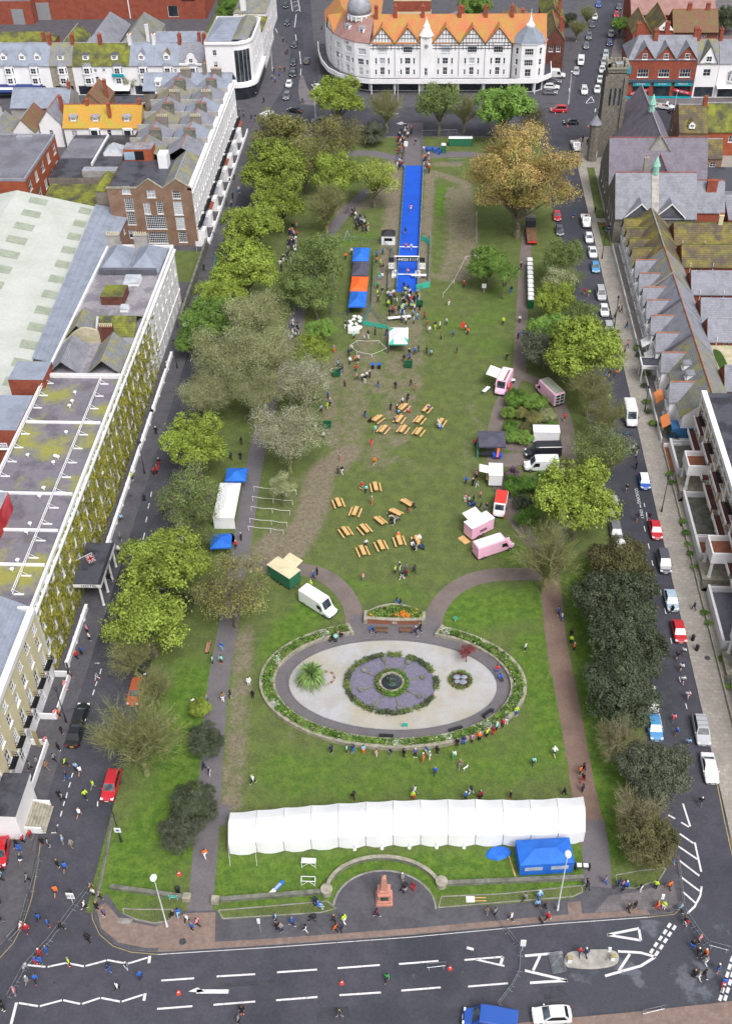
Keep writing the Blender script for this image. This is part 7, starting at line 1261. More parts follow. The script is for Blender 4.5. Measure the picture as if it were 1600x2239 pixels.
q=P(1160,520);T=empty('flatbed_lorry','dark flatbed lorry parked on the path under the orange tree','truck',(q[0],q[1],GZ),PI/2);g=MB();g.box(-4,-1.1,.9,2.4,1.1,1.2);inst(g.mesh('bed','timber_old'),'bed',T);g=MB();g.box(2.5,-1.1,.5,4.2,1.1,2.7);inst(g.mesh('cab','steel_dark'),'cab',T);g=MB();g.box(-4.1,-1.1,.7,-3.9,1.1,1.0);inst(g.mesh('tail_bar','plastic_red'),'tail_bar',T)
for x in(-3,-2,3.2):[wheel(T,x,s*.98,1.4)for s in(-1,1)]
for p_ in PR.values():discard(p_)
# ================================================================ event things on the lawn
def at(px,py,z=GZ):return P(px,py,z)
def pxang(px,py,dx,dy):a=P(px,py);b=P(px+dx,py+dy);return math.atan2(b[1]-a[1],b[0]-a[0])
def thing(name,label,cat,px,py,rz=0,group=None,z=GZ):q=P(px,py,z);return empty(name,label,cat,(q[0],q[1],z),rz,group)
def add(T,mb,name,mat,smooth=False):return inst(mb.mesh(name,mat,smooth),name,T)
# ---- long marquee in linked bays
nb=13
def lerp_px(tab,t):
 k=t*(len(tab)-1);i=min(int(k),len(tab)-2);f=k-i;return tuple(tab[i][j]+(tab[i+1][j]-tab[i][j])*f for j in range(2))
Fr=[P(x,y,GZ)for x,y in((503,1868),(632,1861),(760,1852),(889,1848),(1018,1848),(1147,1848),(1275,1841))];Bk=[P(x,y,2.4)for x,y in((503,1776),(632,1764),(760,1754),(889,1748),(1018,1746),(1147,1748),(1275,1741))]
o0=Fr[3];T=empty('marquee','long white marquee of linked bays across the lawn','marquee',(o0[0],o0[1],GZ));rr=random.Random(5)
for i in range(nb):
 a,b=lerp_px(Fr,i/nb),lerp_px(Fr,(i+1)/nb);d,c=lerp_px(Bk,i/nb),lerp_px(Bk,(i+1)/nb);g=.025
 a,b=(a[0]+g,a[1]),(b[0]-g,b[1]);d,c=(d[0]+g,d[1]),(c[0]-g,c[1]);L=lambda p,z:(p[0]-o0[0],p[1]-o0[1],z);md=lambda p,q,t=.5:(p[0]+(q[0]-p[0])*t,p[1]+(q[1]-p[1])*t)
 mb=MB();n=6;ez,rz_=2.2,3.25
 rows_=[]
 for k in range(n+1):
  t=k/n;z=ez+(rz_-ez)*(1-abs(2*t-1))**.9;row=[]
  for j in range(5):u=j/4;p=md(md(a,b,u),md(d,c,u),t);row.append(L(p,z-.16*math.sin(PI*u)*(.5+abs(2*t-1)*.6)+rr.uniform(-.015,.015)))
  rows_.append(row)
 v=[p for r_ in rows_ for p in r_];mb.add(v,[(k*5+j,k*5+j+1,(k+1)*5+j+1,(k+1)*5+j)for k in range(n)for j in range(4)]);add(T,mb,'roof_panel','canvas_white',True)
 for nm,p,q,sg in(('front_wall',a,b,-1),('rear_wall',c,d,1)):
  mb=MB();m=6;v=[]
  for j in range(m+1):
   u=j/m;w_=md(p,q,u);v.append(L(w_,ez-.16*math.sin(PI*u)*1.1));e=.18*math.sin(PI*u)+rr.uniform(-.02,.02);v.append((w_[0]-o0[0],w_[1]-o0[1]+sg*e,.02+(.12*math.cos(2*PI*u)if nm=='front_wall' else 0)))
  mb.add(v,[(2*j+1,2*j+3,2*j+2,2*j)for j in range(m)]);add(T,mb,nm,'canvas_white',True)
 mb=MB();mb.tube(L(a,0),L(a,ez),.035,.035,5);mb.tube(L(d,0),L(d,ez),.035,.035,5);add(T,mb,'pole','steel')
 if i in(4,5,6,7,8):mb=MB();q=md(a,b,.6);mb.lathe([(.22,0),(.2,.1),(.05,.12),(.05,1.0)],(q[0]-o0[0],q[1]-o0[1]-.35,0),8);add(T,mb,'pole_weight','plastic_white')
for e in(0,1):
 a,d=lerp_px(Fr,e),lerp_px(Bk,e);mb=MB();L=lambda p,z:(p[0]-o0[0],p[1]-o0[1],z);m_=((a[0]+d[0])/2,(a[1]+d[1])/2);mb.add([L(a,.02),L(d,.02),L(d,2.2),L(m_,3.25),L(a,2.2)],[(0,1,2,3,4)]);add(T,mb,'end_wall','canvas_white')
for px in(503,561):mb=MB();q=P(px,1868);e=P(px+1,1895);mb.tube((q[0]-o0[0],q[1]-o0[1],2.1),(e[0]-o0[0],e[1]-o0[1],-.02),.02,.02,4);add(T,mb,'guy_rope','frame_white')
# ---- pop-up tents
def popup(px,py,rz,W,D,eave,ridge,mat,label,rl=.5,walls_=(),wm=None,trim=None,group=None,wins=False,name='gazebo'):
 T=thing(name,label,'tent',px,py,rz,group);r=MB();w,d=W/2,D/2;k=rl*max(0,(D-W))/2 if D>W else 0;kx=rl*max(0,(W-D))/2
 A,B=((-kx,-k,ridge),(kx,k,ridge));cs=[(-w,-d,eave),(w,-d,eave),(w,d,eave),(-w,d,eave)]
 if D>=W:r.slab([cs[0],cs[1],A],.03);r.slab([cs[1],cs[2],B,A],.03);r.slab([cs[2],cs[3],B],.03);r.slab([cs[3],cs[0],A,B],.03)
 else:r.slab([cs[0],cs[1],B,A],.03);r.slab([cs[1],cs[2],B],.03);r.slab([cs[2],cs[3],A,B],.03);r.slab([cs[3],cs[0],A],.03)
 add(T,r,'canopy',mat);v=MB()
 for a,b in zip(cs,cs[1:]+cs[:1]):v.quad((a[0],a[1],eave-.28),(b[0],b[1],eave-.28),b,a)
 add(T,v,'valance',trim or mat)
 for a in cs:p=MB();p.tube((a[0]*.98,a[1]*.98,0),(a[0]*.98,a[1]*.98,eave),.03,.03,4);add(T,p,'leg','steel')
 for s in walls_:
  a,b={'S':(cs[0],cs[1]),'E':(cs[1],cs[2]),'N':(cs[2],cs[3]),'W':(cs[3],cs[0])}[s];g=MB();a,b=(a[0]*.985,a[1]*.985),(b[0]*.985,b[1]*.985);g.quad((*a,.02),(*b,.02),(*b,eave-.2),(*a,eave-.2));add(T,g,'side_wall',wm or mat)
 if wins:
  for u in(-.24,.24):g=MB();g.box(u*W-W*.16,-d-.02,1.0,u*W+W*.16,-d+.02,1.6);add(T,g,'window','glass_pale')
 if trim:
  for a,b in zip(cs,cs[1:]+cs[:1]):g=MB();m_=Vector(((a[0]+b[0])/2,(a[1]+b[1])/2,eave));ap=Vector((A if a[1]+b[1]<0 else B));pt=m_.lerp(ap,.55);g.slab([tuple(Vector(a)+Vector((0,0,.03))),tuple(Vector(a).lerp(m_,.55)+Vector((0,0,.03))),tuple(Vector(a).lerp(ap,.5)+Vector((0,0,.03)))],.01);add(T,g,'canopy_trim',trim)
 return T
q=[P(1128,1912),P(1248,1905)];rz=math.atan2(q[1][1]-q[0][1],q[1][0]-q[0][0])
popup(1187,1884,rz,6.3,3.3,2.2,2.9,'canvas_blue','blue tent with clear windows in front of the white marquee',.8,'SEWN',wins=True)
for(px,py,m_,lb)in((790,577,'canvas_blue','blue gazebo at the carpet end of the tent row'),(789,608,'canvas_grey','dark grey gazebo between blue and orange ones'),(786,642,'canvas_orange','orange gazebo in the finish tent row'),(783,675,'canvas_blue','blue gazebo next to the orange one beside the kit pile')):popup(px,py,pxang(px,py,-8,60)+PI/2,3.5,6.1,2.3,3.2,m_,lb,.9,'W',group='finish tents in a row')
popup(871,757,pxang(871,757,1,-40)-PI/2,3.7,6.0,2.4,3.5,'canvas_white','white gazebo with teal corner trim at the finish exit',.6,'W',trim='canvas_teal')
popup(520,1062,pxang(520,1062,6,-40)-PI/2,3.4,3.4,2.4,3.1,'canvas_blue','blue gazebo beside the long white tent on the left path',.2,'W');popup(500,1118,pxang(500,1118,12,-60)-PI/2,3.4,8.6,2.4,3.1,'canvas_white','long white tent beside the left path',.95,'WS')
popup(487,1205,.1,3.2,3.2,2.2,2.9,'canvas_blue','blue gazebo half hidden by the brown-green tree',.2)
o=popup(1073,985,.0,4.6,4.4,2.5,2.9,'canvas_grey','dark grey camouflage-topped stall with teal board',.5,'N','canvas_black',name='market_stall');g=MB();g.box(-2.45,-2.2,.1,-2.35,2.2,1.1);add(o,g,'teal_board','canvas_teal');g=MB();g.box(.2,-2.6,.5,1.7,-1.7,1.0);add(o,g,'blue_crates','plastic_blue');g=MB();g.box(-2.0,-2.3,.6,.0,-1.7,.95);add(o,g,'counter','canvas_black');g=MB();g.slab([(.7,-2.9,.9),(1.05,-2.9,.9),(1.35,-1.8,2.6),(1.0,-1.8,2.6)],.06);add(o,g,'surfboard','plastic_orange')
T=thing('timing_booth','white booth with black roof beside the blue carpet','booth',849,530,0);g=MB();g.box(-1.5,-1.3,0,1.5,1.3,2.2);add(T,g,'wall','plastic_white');g=MB();g.lathe([(2.25,2.2),(.3,3.1)],n=4);c_=math.cos(PI/4);g.v=[((a-b)*c_,(a+b)*c_*.9,z)for a,b,z in g.v];add(T,g,'roof','canvas_black');g=MB();g.box(-.9,-1.34,1.0,.9,-1.29,1.7);add(T,g,'window','car_glass')
mb=MB();rr=random.Random(9);mb.add([(math.cos(t*PI/7)*1.35*rr.uniform(.8,1.1),math.sin(t*PI/7)*.8*rr.uniform(.8,1.1),.05)for t in range(14)]+[(math.cos(t*PI/4)*.7,math.sin(t*PI/4)*.4,.28)for t in range(8)],[(0,1,15,14)]);mb=MB();mb.lathe([(1.5,0),(1.3,.2),(.8,.32),(.2,.3)],n=14,sx=1,sy=.6);mb.v=[(a+rr.uniform(-.1,.1),b+rr.uniform(-.1,.1),max(.01,c+rr.uniform(-.05,.05)))for a,b,c in mb.v]
q=at(1090,1866);tag(mb.build('tarpaulin','canvas_blue',None,q,.2),'crumpled blue tarpaulin lying beside the blue tent','tarpaulin')
for i,(px,py)in enumerate(((1118,1893),(1121,1899))):g=MB();g.box(-.05,-1.3,0,.05,1.3,.07);tag(g.build('timber_plank','timber',None,at(px,py),.2+i*.03),'loose timber plank beside the blue tent','plank','planks by the blue tent')
# ---- finish line: carpet, gantry, banners
c0,c1,c2,c3=P(866,638,.15),P(911,638,.15),P(924,362,.15),P(885,362,.15);cpt=MB();cpt.prism([c0[:2],c1[:2],c2[:2],c3[:2]],.13,.16);tag(cpt.build('finish_carpet','carpet_blue'),'long bright blue carpet leading to the finish gantry','carpet')
for i,py in enumerate((541,601)):
 a,b=P(868-(py-600)*.07,py),P(912-(py-600)*.04,py);g=MB();g.box(-2.1,-.18,0,2.1,.18,.03);tag(g.build('timing_mat','plastic_white',None,((a[0]+b[0])/2,a[1],.16)),('white timing strip across the carpet before the gantry','white timing strip across the carpet after the gantry')[i],'mat')
T=thing('finish_gantry','white truss finish gantry with black banner over the blue carpet','gantry',889,600);W=4.9
for s in(-1,1):
 for dx in(-.15,.15):
  for dy in(-.15,.15):g=MB();g.tube((s*W/2+dx,dy,0),(s*W/2+dx,dy,4.2),.04,.04,5);add(T,g,'leg','plastic_white')
 g=MB();g.box(s*W/2-.7,-1.5,0,s*W/2+.5,1.5,.08);g.blob((s*W/2,-1.2,.3),.4,.4,.3,8,5);g.blob((s*W/2,.9,.3),.45,.45,.3,8,5);add(T,g,'ballast','plastic_white')
 g=MB();g.box(s*(W/2+.75)-.6,-.1,3.0,s*(W/2+.75)+.6,0,4.0);add(T,g,'speaker_panel','canvas_black');g=MB();g.box(s*(W/2+.85)-.62,-.3,1.5,s*(W/2+.85)+.62,-.24,2.8);add(T,g,'side_sign','frame_white')
 letters('C1',.95,(s*(W/2+.85),-.32,2.18),0,'black','sign_letters',T,PI/2)
g=MB();g.box(-W/2-.2,-.1,3.1,W/2+.2,.1,4.1);add(T,g,'banner','canvas_black');g=MB();g.tube((-W/2-.2,0,4.25),(W/2+.2,0,4.25),.14,.14,6);add(T,g,'top_truss','plastic_white')
k=strokes(T,T.location[0]+.5,T.location[1]-.14,GZ+3.6,[7,3],.62)
g=MB();g.box(-2.2,-.13,3.5,-1.0,-.11,3.56);g.tri((-1.75,-.12,3.55),(-1.45,-.12,3.55),(-1.6,-.12,3.85));add(T,g,'banner_logo','frame_white')
# ---- crowd barriers
def barrier_mesh():
 f=MB();f.path([(-1.1,0,.2),(-1.1,0,1.05),(1.1,0,1.05),(1.1,0,.2),(-1.1,0,.2)],.03,5);b=MB();[b.tube((-1.1+.147*i,0,.2),(-1.1+.147*i,0,1.05),.012,.012,3)for i in range(1,15)];t=MB();t.box(-.03,-.3,0,.03,.3,.04);t.tube((0,0,.02),(0,0,.22),.025,.025,4);return f.mesh('frame','steel'),b.mesh('bars','steel'),t.mesh('foot','steel')
BF,BB,BT=barrier_mesh();sc_=MB();sc_.box(-1.12,-.05,.12,1.12,-.035,1.08);SCT=sc_.mesh('banner','canvas_teal');SCW=sc_.mesh('banner','canvas_white')
def barrier(x,y,rz,z,label,group,scrim=None,ln=1.0):
 T=empty('crowd_barrier',label,'barrier',(x,y,z),rz,group);T.scale=(ln,1,1);inst(BF,'frame',T);inst(BB,'bars',T);[inst(BT,'foot',T,(s,0,0))for s in(-.85,.85)]
 if scrim:inst(scrim,'banner',T)
 return T
def barrier_row(pix,label,group,z=0.0,scrim=None):
 pts=[Vector(P(*map(float,t.split(','))))for t in pix.split()]
 for a,b in zip(pts,pts[1:]):
  d=(b-a).length;n=max(1,round(d/2.3));an=math.atan2(b.y-a.y,b.x-a.x)
  for i in range(n):m_=a.lerp(b,(i+.5)/n);barrier(m_.x,m_.y,an,z,label,group,scrim,min(1.12,d/n/2.25))
for pix,lb,gp,z,sc in[('88,1880 82,1905 68,1962','steel crowd barrier on the road beside the terrace kerb','barriers by the terrace kerb',0,None),('64,1966 48,2030 20,2060','steel crowd barrier rounding the pavement corner','barriers round the pavement corner',.12,None),('193,1948 108,2062 56,2118 20,2185','steel crowd barrier in the diagonal row across the west road','barriers across the west road',0,None),('1083,2008 1128,2065 1140,2082','steel crowd barrier running from pavement towards the traffic island','barriers from pavement to island',0,None),('1137,2085 1134,2130 1118,2160 1088,2200','steel crowd barrier bending across the south road','barriers bending across the south road',0,None),('1494,1995 1518,2032 1545,2068','steel crowd barrier across the mouth of the east road','barriers across the east road',0,None),('1548,2068 1592,2080','steel crowd barrier standing off the east road row','barriers off the east road row',0,None),('1478,1872 1486,1930 1492,1985','steel crowd barrier along the corner kerb by the bicycles','barriers along the corner kerb',.12,None),('932,2118 974,2113','single steel crowd barrier standing in the south road by a cone','lone barrier',0,None),('1402,2220 1452,2208','steel crowd barrier on the brick pavement at the south kerb','barrier at the south kerb',.12,None),('866,636 885,366','low barrier with teal scrim along the tent side of the carpet','scrim barriers on the tent side of the carpet',.15,SCT),('912,636 925,366','low barrier with pale scrim along the tree side of the carpet','scrim barriers on the tree side of the carpet',.15,SCW),('742,527 788,528 832,532 862,558','steel crowd barrier curving from tents to booth','barriers behind the tents',GZ,None),('858,545 850,592 848,640','steel crowd barrier with teal scrim beside the finish lane','barriers beside the finish lane',GZ,SCT),('818,560 815,620 812,672 800,700 792,712','steel crowd barrier with teal scrim in front of the tents','scrim barriers in front of the tents',GZ,SCT),('940,520 938,570 936,622 910,645','steel crowd barrier with teal scrim outside the carpet','scrim barriers outside the carpet',GZ,SCT),('792,712 848,722','teal scrim barrier below the kit pile','scrim barriers below the kit pile',GZ,SCT),('812,680 828,702 850,710','steel crowd barrier in the gap by the finish crowd','barriers in the finish gap',GZ,None),('730,610 728,660 724,698','steel crowd barrier behind the tent row near the trees','barriers near the trees',GZ,None),('736,693 762,696 764,720','steel crowd barrier beside the kit pile','barriers beside the kit pile',GZ,None),('980,356 1015,356','steel crowd barrier on the worn corner above the carpet grass','barriers above the carpet',GZ,None),('886,300 884,360','steel crowd barrier holding spectators at the top of the carpet','barriers at the carpet top',GZ,None),('922,300 925,358','steel crowd barrier by the blue bins at the top of the carpet','barriers by the blue bins',GZ,None),('920,295 1000,293','steel crowd barrier along the park entrance railings','barriers along the park entrance',GZ,None),('454,650 466,600 474,560','pavement barrier with teal scrim along the west road trees','scrim barriers on the west road',.02,SCT)]:barrier_row(pix,lb,gp,z,sc)
T=thing('barrier_stack','stack of folded steel crowd barriers lying on the road by the island','barrier stack',1206,2108,PI/2+.15,None,0)
for i in range(6):inst(BF,'frame',T,(0,-.35+.14*i,.08),0,1,(PI/2*.75,0,0));inst(BB,'bars',T,(0,-.35+.14*i,.08),0,1,(PI/2*.75,0,0))
for(px,py,w_,h_,rz,lb)in((931,530,3.0,1.1,-.9,'teal banner panel leaning beside the carpet near the booth'),(924,632,3.2,1.3,.45,'teal banner panel at the exit of the carpet')):g=MB();g.box(-w_/2,-.04,.1,w_/2,.04,.1+h_);g.box(-w_/2,-.3,0,-w_/2+.06,.3,.1);g.box(w_/2-.06,-.3,0,w_/2,.3,.1);tag(g.build('banner_board','canvas_teal',None,at(px,py),rz),lb,'banner')
# ---- rope rails on white posts
def rope(pix,label,group,h=1.0,mat='frame_white',nm='rope_rail'):
 pts=[P(*map(float,t.split(',')),GZ)for t in pix.split()];o=pts[0];T=empty(nm,label,'rope rail',o,0,group);r=MB()
 for p in pts:g=MB();g.tube((p[0]-o[0],p[1]-o[1],-.02),(p[0]-o[0],p[1]-o[1],h),.045,.035,5);add(T,g,'post',mat)
 for a,b in zip(pts,pts[1:]):m_=((a[0]+b[0])/2-o[0],(a[1]+b[1])/2-o[1],h*.8);r.tube((a[0]-o[0],a[1]-o[1],h*.95),m_,.03,.03,4);r.tube(m_,(b[0]-o[0],b[1]-o[1],h*.95),.03,.03,4)
 add(T,r,'rope',mat);return T
for i,(y,x1)in enumerate(((1078,648),(1100,640),(1122,634),(1148,628),(1165,620))):rope(f'{556-i*3},{y-5} {600-i*2},{y} {x1},{y+4}',('white rope rail farthest from the trailer, touching the young tree','second white rope rail behind the young tree','middle white rope rail by the young tree trunk','white rope rail just below the young tree','white rope rail nearest the brown-green tree')[i],'queue rails on the grass')
rope('780,752 828,752 845,768 813,782 780,775 765,762 780,752','low white rope fence round a small grass hollow','rope fences',.8);rope('968,650 992,620 1018,568 1045,565','white rope fence marking the worn ground beside the carpet','rope fences',.9);rope('1041,470 1041,530','short white rope fence under the orange tree','rope fences',.9)
T=thing('wire_frame_dome','open steel frame standing behind the barriers by the spectators','frame',760,520);g=MB();[g.tube((1.6*math.cos(t*PI/3),1.6*math.sin(t*PI/3),0),(0,0,1.9),.03,.03,4)for t in range(6)];add(T,g,'struts','steel')
# ---- picnic sets: a folding table with two benches, each its own thing
tb=MB();tb.box(-1.1,-.32,.72,1.1,.32,.77);TBL=tb.mesh('table_top','timber');lg=MB();lg.path([(0,-.25,0),(0,-.25,.72),(0,.25,.72),(0,.25,0)],.025,4);TLG=lg.mesh('leg','steel_dark');bn=MB();bn.box(-1.1,-.13,.43,1.1,.13,.47);BSE=bn.mesh('seat','timber');lg=MB();lg.path([(0,-.1,0),(0,-.1,.43),(0,.1,.43),(0,.1,0)],.02,4);BLG=lg.mesh('leg','steel_dark')
SETS=[(882,896,15,-15),(931,899,13,-15),(826,921,20,-15),(873,922,12,-16),(917,923,13,-15),(962,929,9,-14),(838,944,13,-15),(881,944,12,-16),(915,949,13,-16),(821,1070,-4,-17),(740,1105,-7,-17),(777,1124,7,-17),(888,1106,-22,-13),(864,1127,-24,-12),(829,1145,-18,-15),(756,1168,-12,-17),(797,1162,-15,-17),(833,1198,-9,-18),(873,1188,-7,-20),(793,1210,-8,-18),(912,1188,-3,-18)]
SW=['where a dark group sits','beside the seated purple figure','next to the person in black crouching','in the middle of the upper cluster','between two sets of the upper cluster','standing apart at the edge of the upper cluster','with a person in mint at its end','lowest middle of the upper cluster','at the corner of the upper cluster nearest the stalls','beside the dog and its owners','standing alone nearest the muddy track','next to the lone muddy-track set','with a brown-coated sitter','with a seated group in black','between the track sets and the seated group','nearest the trailer','beside the walker with a rucksack','in the middle of the lower cluster','by the orange-jacketed person','nearest the chatting group with prams','crowded by a seated family']
for i,(px,py,dx,dy)in enumerate(SETS):
 an=pxang(px,py,dx,dy);q=at(px,py);T=empty('folding_table',f'timber folding table {SW[i]}','table',q,an,'folding tables on the lawn');inst(TBL,'table_top',T);[inst(TLG,'leg',T,(s,0,0))for s in(-.85,.85)]
 for s in(-1,1):
  if(i,s)in((5,1),(14,1),(1,1),(12,1),(20,-1)):continue
  T=empty('folding_bench',f'timber folding bench at the table {SW[i]}','bench',(q[0]-math.sin(an)*s*.78,q[1]+math.cos(an)*s*.78,GZ),an,'folding benches on the lawn');inst(BSE,'seat',T);[inst(BLG,'leg',T,(e,0,0))for e in(-.8,.8)]
  # ---- bins, toilets, boxes
def skip_bin(px,py,rz,label):
 T=thing('wheeled_bin',label,'bin',px,py,rz,'green wheeled bins');g=MB();g.add([(-.6,-.45,.15),(.6,-.45,.15),(.6,.45,.15),(-.6,.45,.15),(-.7,-.55,1.1),(.7,-.55,1.1),(.7,.55,1.1),(-.7,.55,1.1)],[(0,3,2,1),(0,1,5,4),(1,2,6,5),(2,3,7,6),(3,0,4,7)]);g.quad((-.58,-.43,.4),(.58,-.43,.4),(.58,.43,.4),(-.58,.43,.4));add(T,g,'body','plastic_green');g=MB();g.path([(-.7,-.55,1.1),(.7,-.55,1.1),(.7,.55,1.1),(-.7,.55,1.1),(-.7,-.55,1.1)],.05,4);add(T,g,'rim','paint_green');[wheel(T,x,y,.3)for x in(-.5,.5)for y in(-.4,.4)];return T
for px,py,r_,lb in((736,822,.2,'open green wheeled bin beside the small bright lime tree'),(716,935,0,'open green wheeled bin beside the whitish budding tree'),(893,803,0,'open green wheeled bin below the white gazebo'),(917,670,0,'open green wheeled bin at the finish crowd')):skip_bin(px,py,r_,lb)
def wheelie(px,py,label,group,lid='plastic_blue',body='plastic_black',z=GZ):
 T=thing('wheelie_bin',label,'bin',px,py,0,group,z);g=MB();g.add([(-.22,-.25,.05),(.22,-.25,.05),(.22,.25,.05),(-.22,.25,.05),(-.29,-.33,1.0),(.29,-.33,1.0),(.29,.33,1.0),(-.29,.33,1.0)],[(0,3,2,1),(0,1,5,4),(1,2,6,5),(2,3,7,6),(3,0,4,7)]);add(T,g,'body',body);g=MB();g.slab([(-.31,-.36,1.04),(.31,-.36,1.04),(.31,.36,1.1),(-.31,.36,1.1)],.06);add(T,g,'lid',lid);[wheel(T,x,.28,.3)for x in(-.2,.2)]
wheelie(815,806,'blue-lidded wheelie bin closer to the grass hollow','blue-lidded bins on the lawn');wheelie(829,806,'blue-lidded wheelie bin closer to the green bin','blue-lidded bins on the lawn')
for px,py in((932,330),(938,333),(945,330),(951,334),(959,331),(960,338)):wheelie(px,py,'blue wheelie bin in the group at the top of the carpet','blue bins at the carpet top','plastic_blue','plastic_blue')
def toilet(px,py,rz,label,group):
 T=thing('portable_toilet',label,'toilet',px,py,rz,group);g=MB();g.box(-.58,-.58,0,.58,.58,2.05);add(T,g,'body','plastic_green');g=MB();g.add([(-.62,-.62,2.05),(.62,-.62,2.05),(.62,.62,2.05),(-.62,.62,2.05),(-.5,-.45,2.3),(.5,-.45,2.3),(.5,.45,2.3),(-.5,.45,2.3)],[(0,1,5,4),(1,2,6,5),(2,3,7,6),(3,0,4,7),(4,5,6,7),(3,2,1,0)]);add(T,g,'roof','plastic_white');g=MB();g.box(-.4,-.61,.1,.4,-.58,1.95);add(T,g,'door','paint_green')
for i in range(10):toilet(1158.5-i*.25,672-i*9.5,-PI/2+.03,'green portable toilet with white roof in the row beside the path','portable toilets beside the path')
toilet(969,333,0,'tall green portable toilet standing apart by the blue bins','portable toilets at the top of the park')
for i in range(7):toilet(985+i*7,318,0,'portable toilet with white roof in the row behind the bare grey tree','portable toilet row at the top of the park')
T=thing('kit_pile','heap of white sacks and boxes below the blue gazebo','kit pile',776,712);rr=random.Random(4)
for i in range(16):g=MB();x,y=rr.uniform(-1.2,1.2),rr.uniform(-2.2,3.0);g.blob((x,y,.3+rr.uniform(0,.35)),rr.uniform(.3,.55),rr.uniform(.3,.5),rr.uniform(.25,.4),7,5,0,.15);add(T,g,'sack','plastic_white')
g=MB();g.box(-1.2,-3.0,0,1.0,-1.8,.8);add(T,g,'table','plastic_white')
for(px,py,rz,L,W,lb)in((915,608,0,3.2,.8,'white trestle table piled with kit beside the carpet end'),(873,700,.2,4.6,.8,'white trestle table with cups in front of the gazebo'),(1062,858,1.0,1.9,.7,'white folding table beside the pink food van'),(1118,838,.3,1.2,.6,'small white table beside the red gas bottles')):
 T=thing('trestle_table',lb,'table',px,py,rz);g=MB();g.box(-L/2,-W/2,.7,L/2,W/2,.76);add(T,g,'table_top','plastic_white');[add(T,MB().box(x-.04,-W/2+.05,0,x+.04,W/2-.05,.7),'leg','steel')for x in(-L/2+.2,L/2-.2)]
for i,(px,py)in enumerate(((1112,856),(1115,848))):g=MB();g.lathe([(.17,0),(.17,.9),(.1,1.05),(.05,1.2)],n=10);tag(g.build('gas_bottle','plastic_red',None,at(px,py)),'red gas bottle standing beside the pink food van','gas bottle','gas bottles by the pink van')
# ---- boards, notices and frames on the lawns
def aframe(px,py,rz,label):
 T=thing('trestle_stand',label,'trestle',px,py,rz);g=MB();g.path([(-.8,0,0),(-.8,0,1.0),(.8,0,1.0),(.8,0,0)],.045,4);g.path([(-.8,.6,0),(-.8,.6,1.0),(.8,.6,1.0),(.8,.6,0)],.045,4);[g.tube((s*.8,0,1.0),(s*.8,.6,1.0),.045,.045,4)for s in(-1,1)];g.tube((-.8,0,.1),(.1,0,1.0),.035,.035,4);g.tube((.8,0,.1),(.1,0,1.0),.035,.035,4);add(T,g,'frame','plastic_white');return T
T=aframe(675,1897,0,'white folded table frame with top on the front lawn');add(T,MB().box(-.82,-.02,1.0,.82,.62,1.06),'top','plastic_white');aframe(674,1937,0,'bare white table frame on the front lawn near the low wall')
T=thing('feather_banner','white and blue banner lying on the front lawn','banner',605,1942,pxang(605,1942,30,-30));add(T,MB().box(-1.1,-.22,.02,1.1,.22,.12),'cloth','canvas_blue');add(T,MB().box(-1.3,-.24,.03,-.3,.24,.13),'end_cloth','canvas_white');strokes(T,T.location[0]+.3,T.location[1],GZ+.15,[5],.3).rotation_euler=(-PI/2,0,0)
T=thing('notice_sign','white board on timber posts lying flat on the right front bed','sign',1037,1967,.05);add(T,MB().box(-.95,-.35,.02,.0,.35,.1),'board','plastic_white');[add(T,MB().box(0,y-.05,.03,1.3,y+.05,.1),'post','timber')for y in(-.2,.2)]
def post_sign(px,py,w_,h_,z,mat,label,z0=GZ,post='frame_white',rz=0,two=False,txt=None):
 T=thing('notice_board',label,'sign',px,py,rz,None,z0)
 for x in((-w_/2+.05,w_/2-.05)if two else(0,)):add(T,MB().tube((x,.05,-.02),(x,.05,z+h_/2),.035,.035,5),'post',post)
 add(T,MB().box(-w_/2,-.03,z-h_/2,w_/2,.03,z+h_/2),'board',mat)
 if txt:strokes(T,T.location[0],T.location[1]-.04,z0+z,txt,h_*.3,'frame_white' if mat!='plastic_white' else 'frame_grey')
 return T
post_sign(1057,640,.9,1.0,1.6,'plastic_white','white notice on a post beside the round fresh green tree');post_sign(380,1968,1.0,.5,.7,'canvas_teal','small teal name board on legs at the left park gate',two=True,txt=[6]);post_sign(885,1591,.7,.7,.6,'canvas_teal','teal sign board on the white gravel');post_sign(995,1360,.6,.5,.8,'canvas_teal','teal box sign behind the right garden wall');post_sign(440,553,1.9,1.2,2.2,'plastic_white','white board across the pavement by the stone boundary wall',.12,two=True);post_sign(887,330,1.0,1.4,1.9,'plastic_white','white board among the spectators at the carpet top');post_sign(160,1975,.9,1.2,1.6,'plastic_white','white road sign behind the diagonal barriers',0,txt=[4]);post_sign(1141,2078,.6,1.3,1.6,'plastic_white','white road sign at the bend of the barriers',0);post_sign(1330,515,1.3,1.0,1.9,'awning_navy','dark blue notice board outside the church hall',.12,txt=[5]);post_sign(1298,352,1.0,1.6,1.8,'plastic_white','white notice board by the church gate',.12)
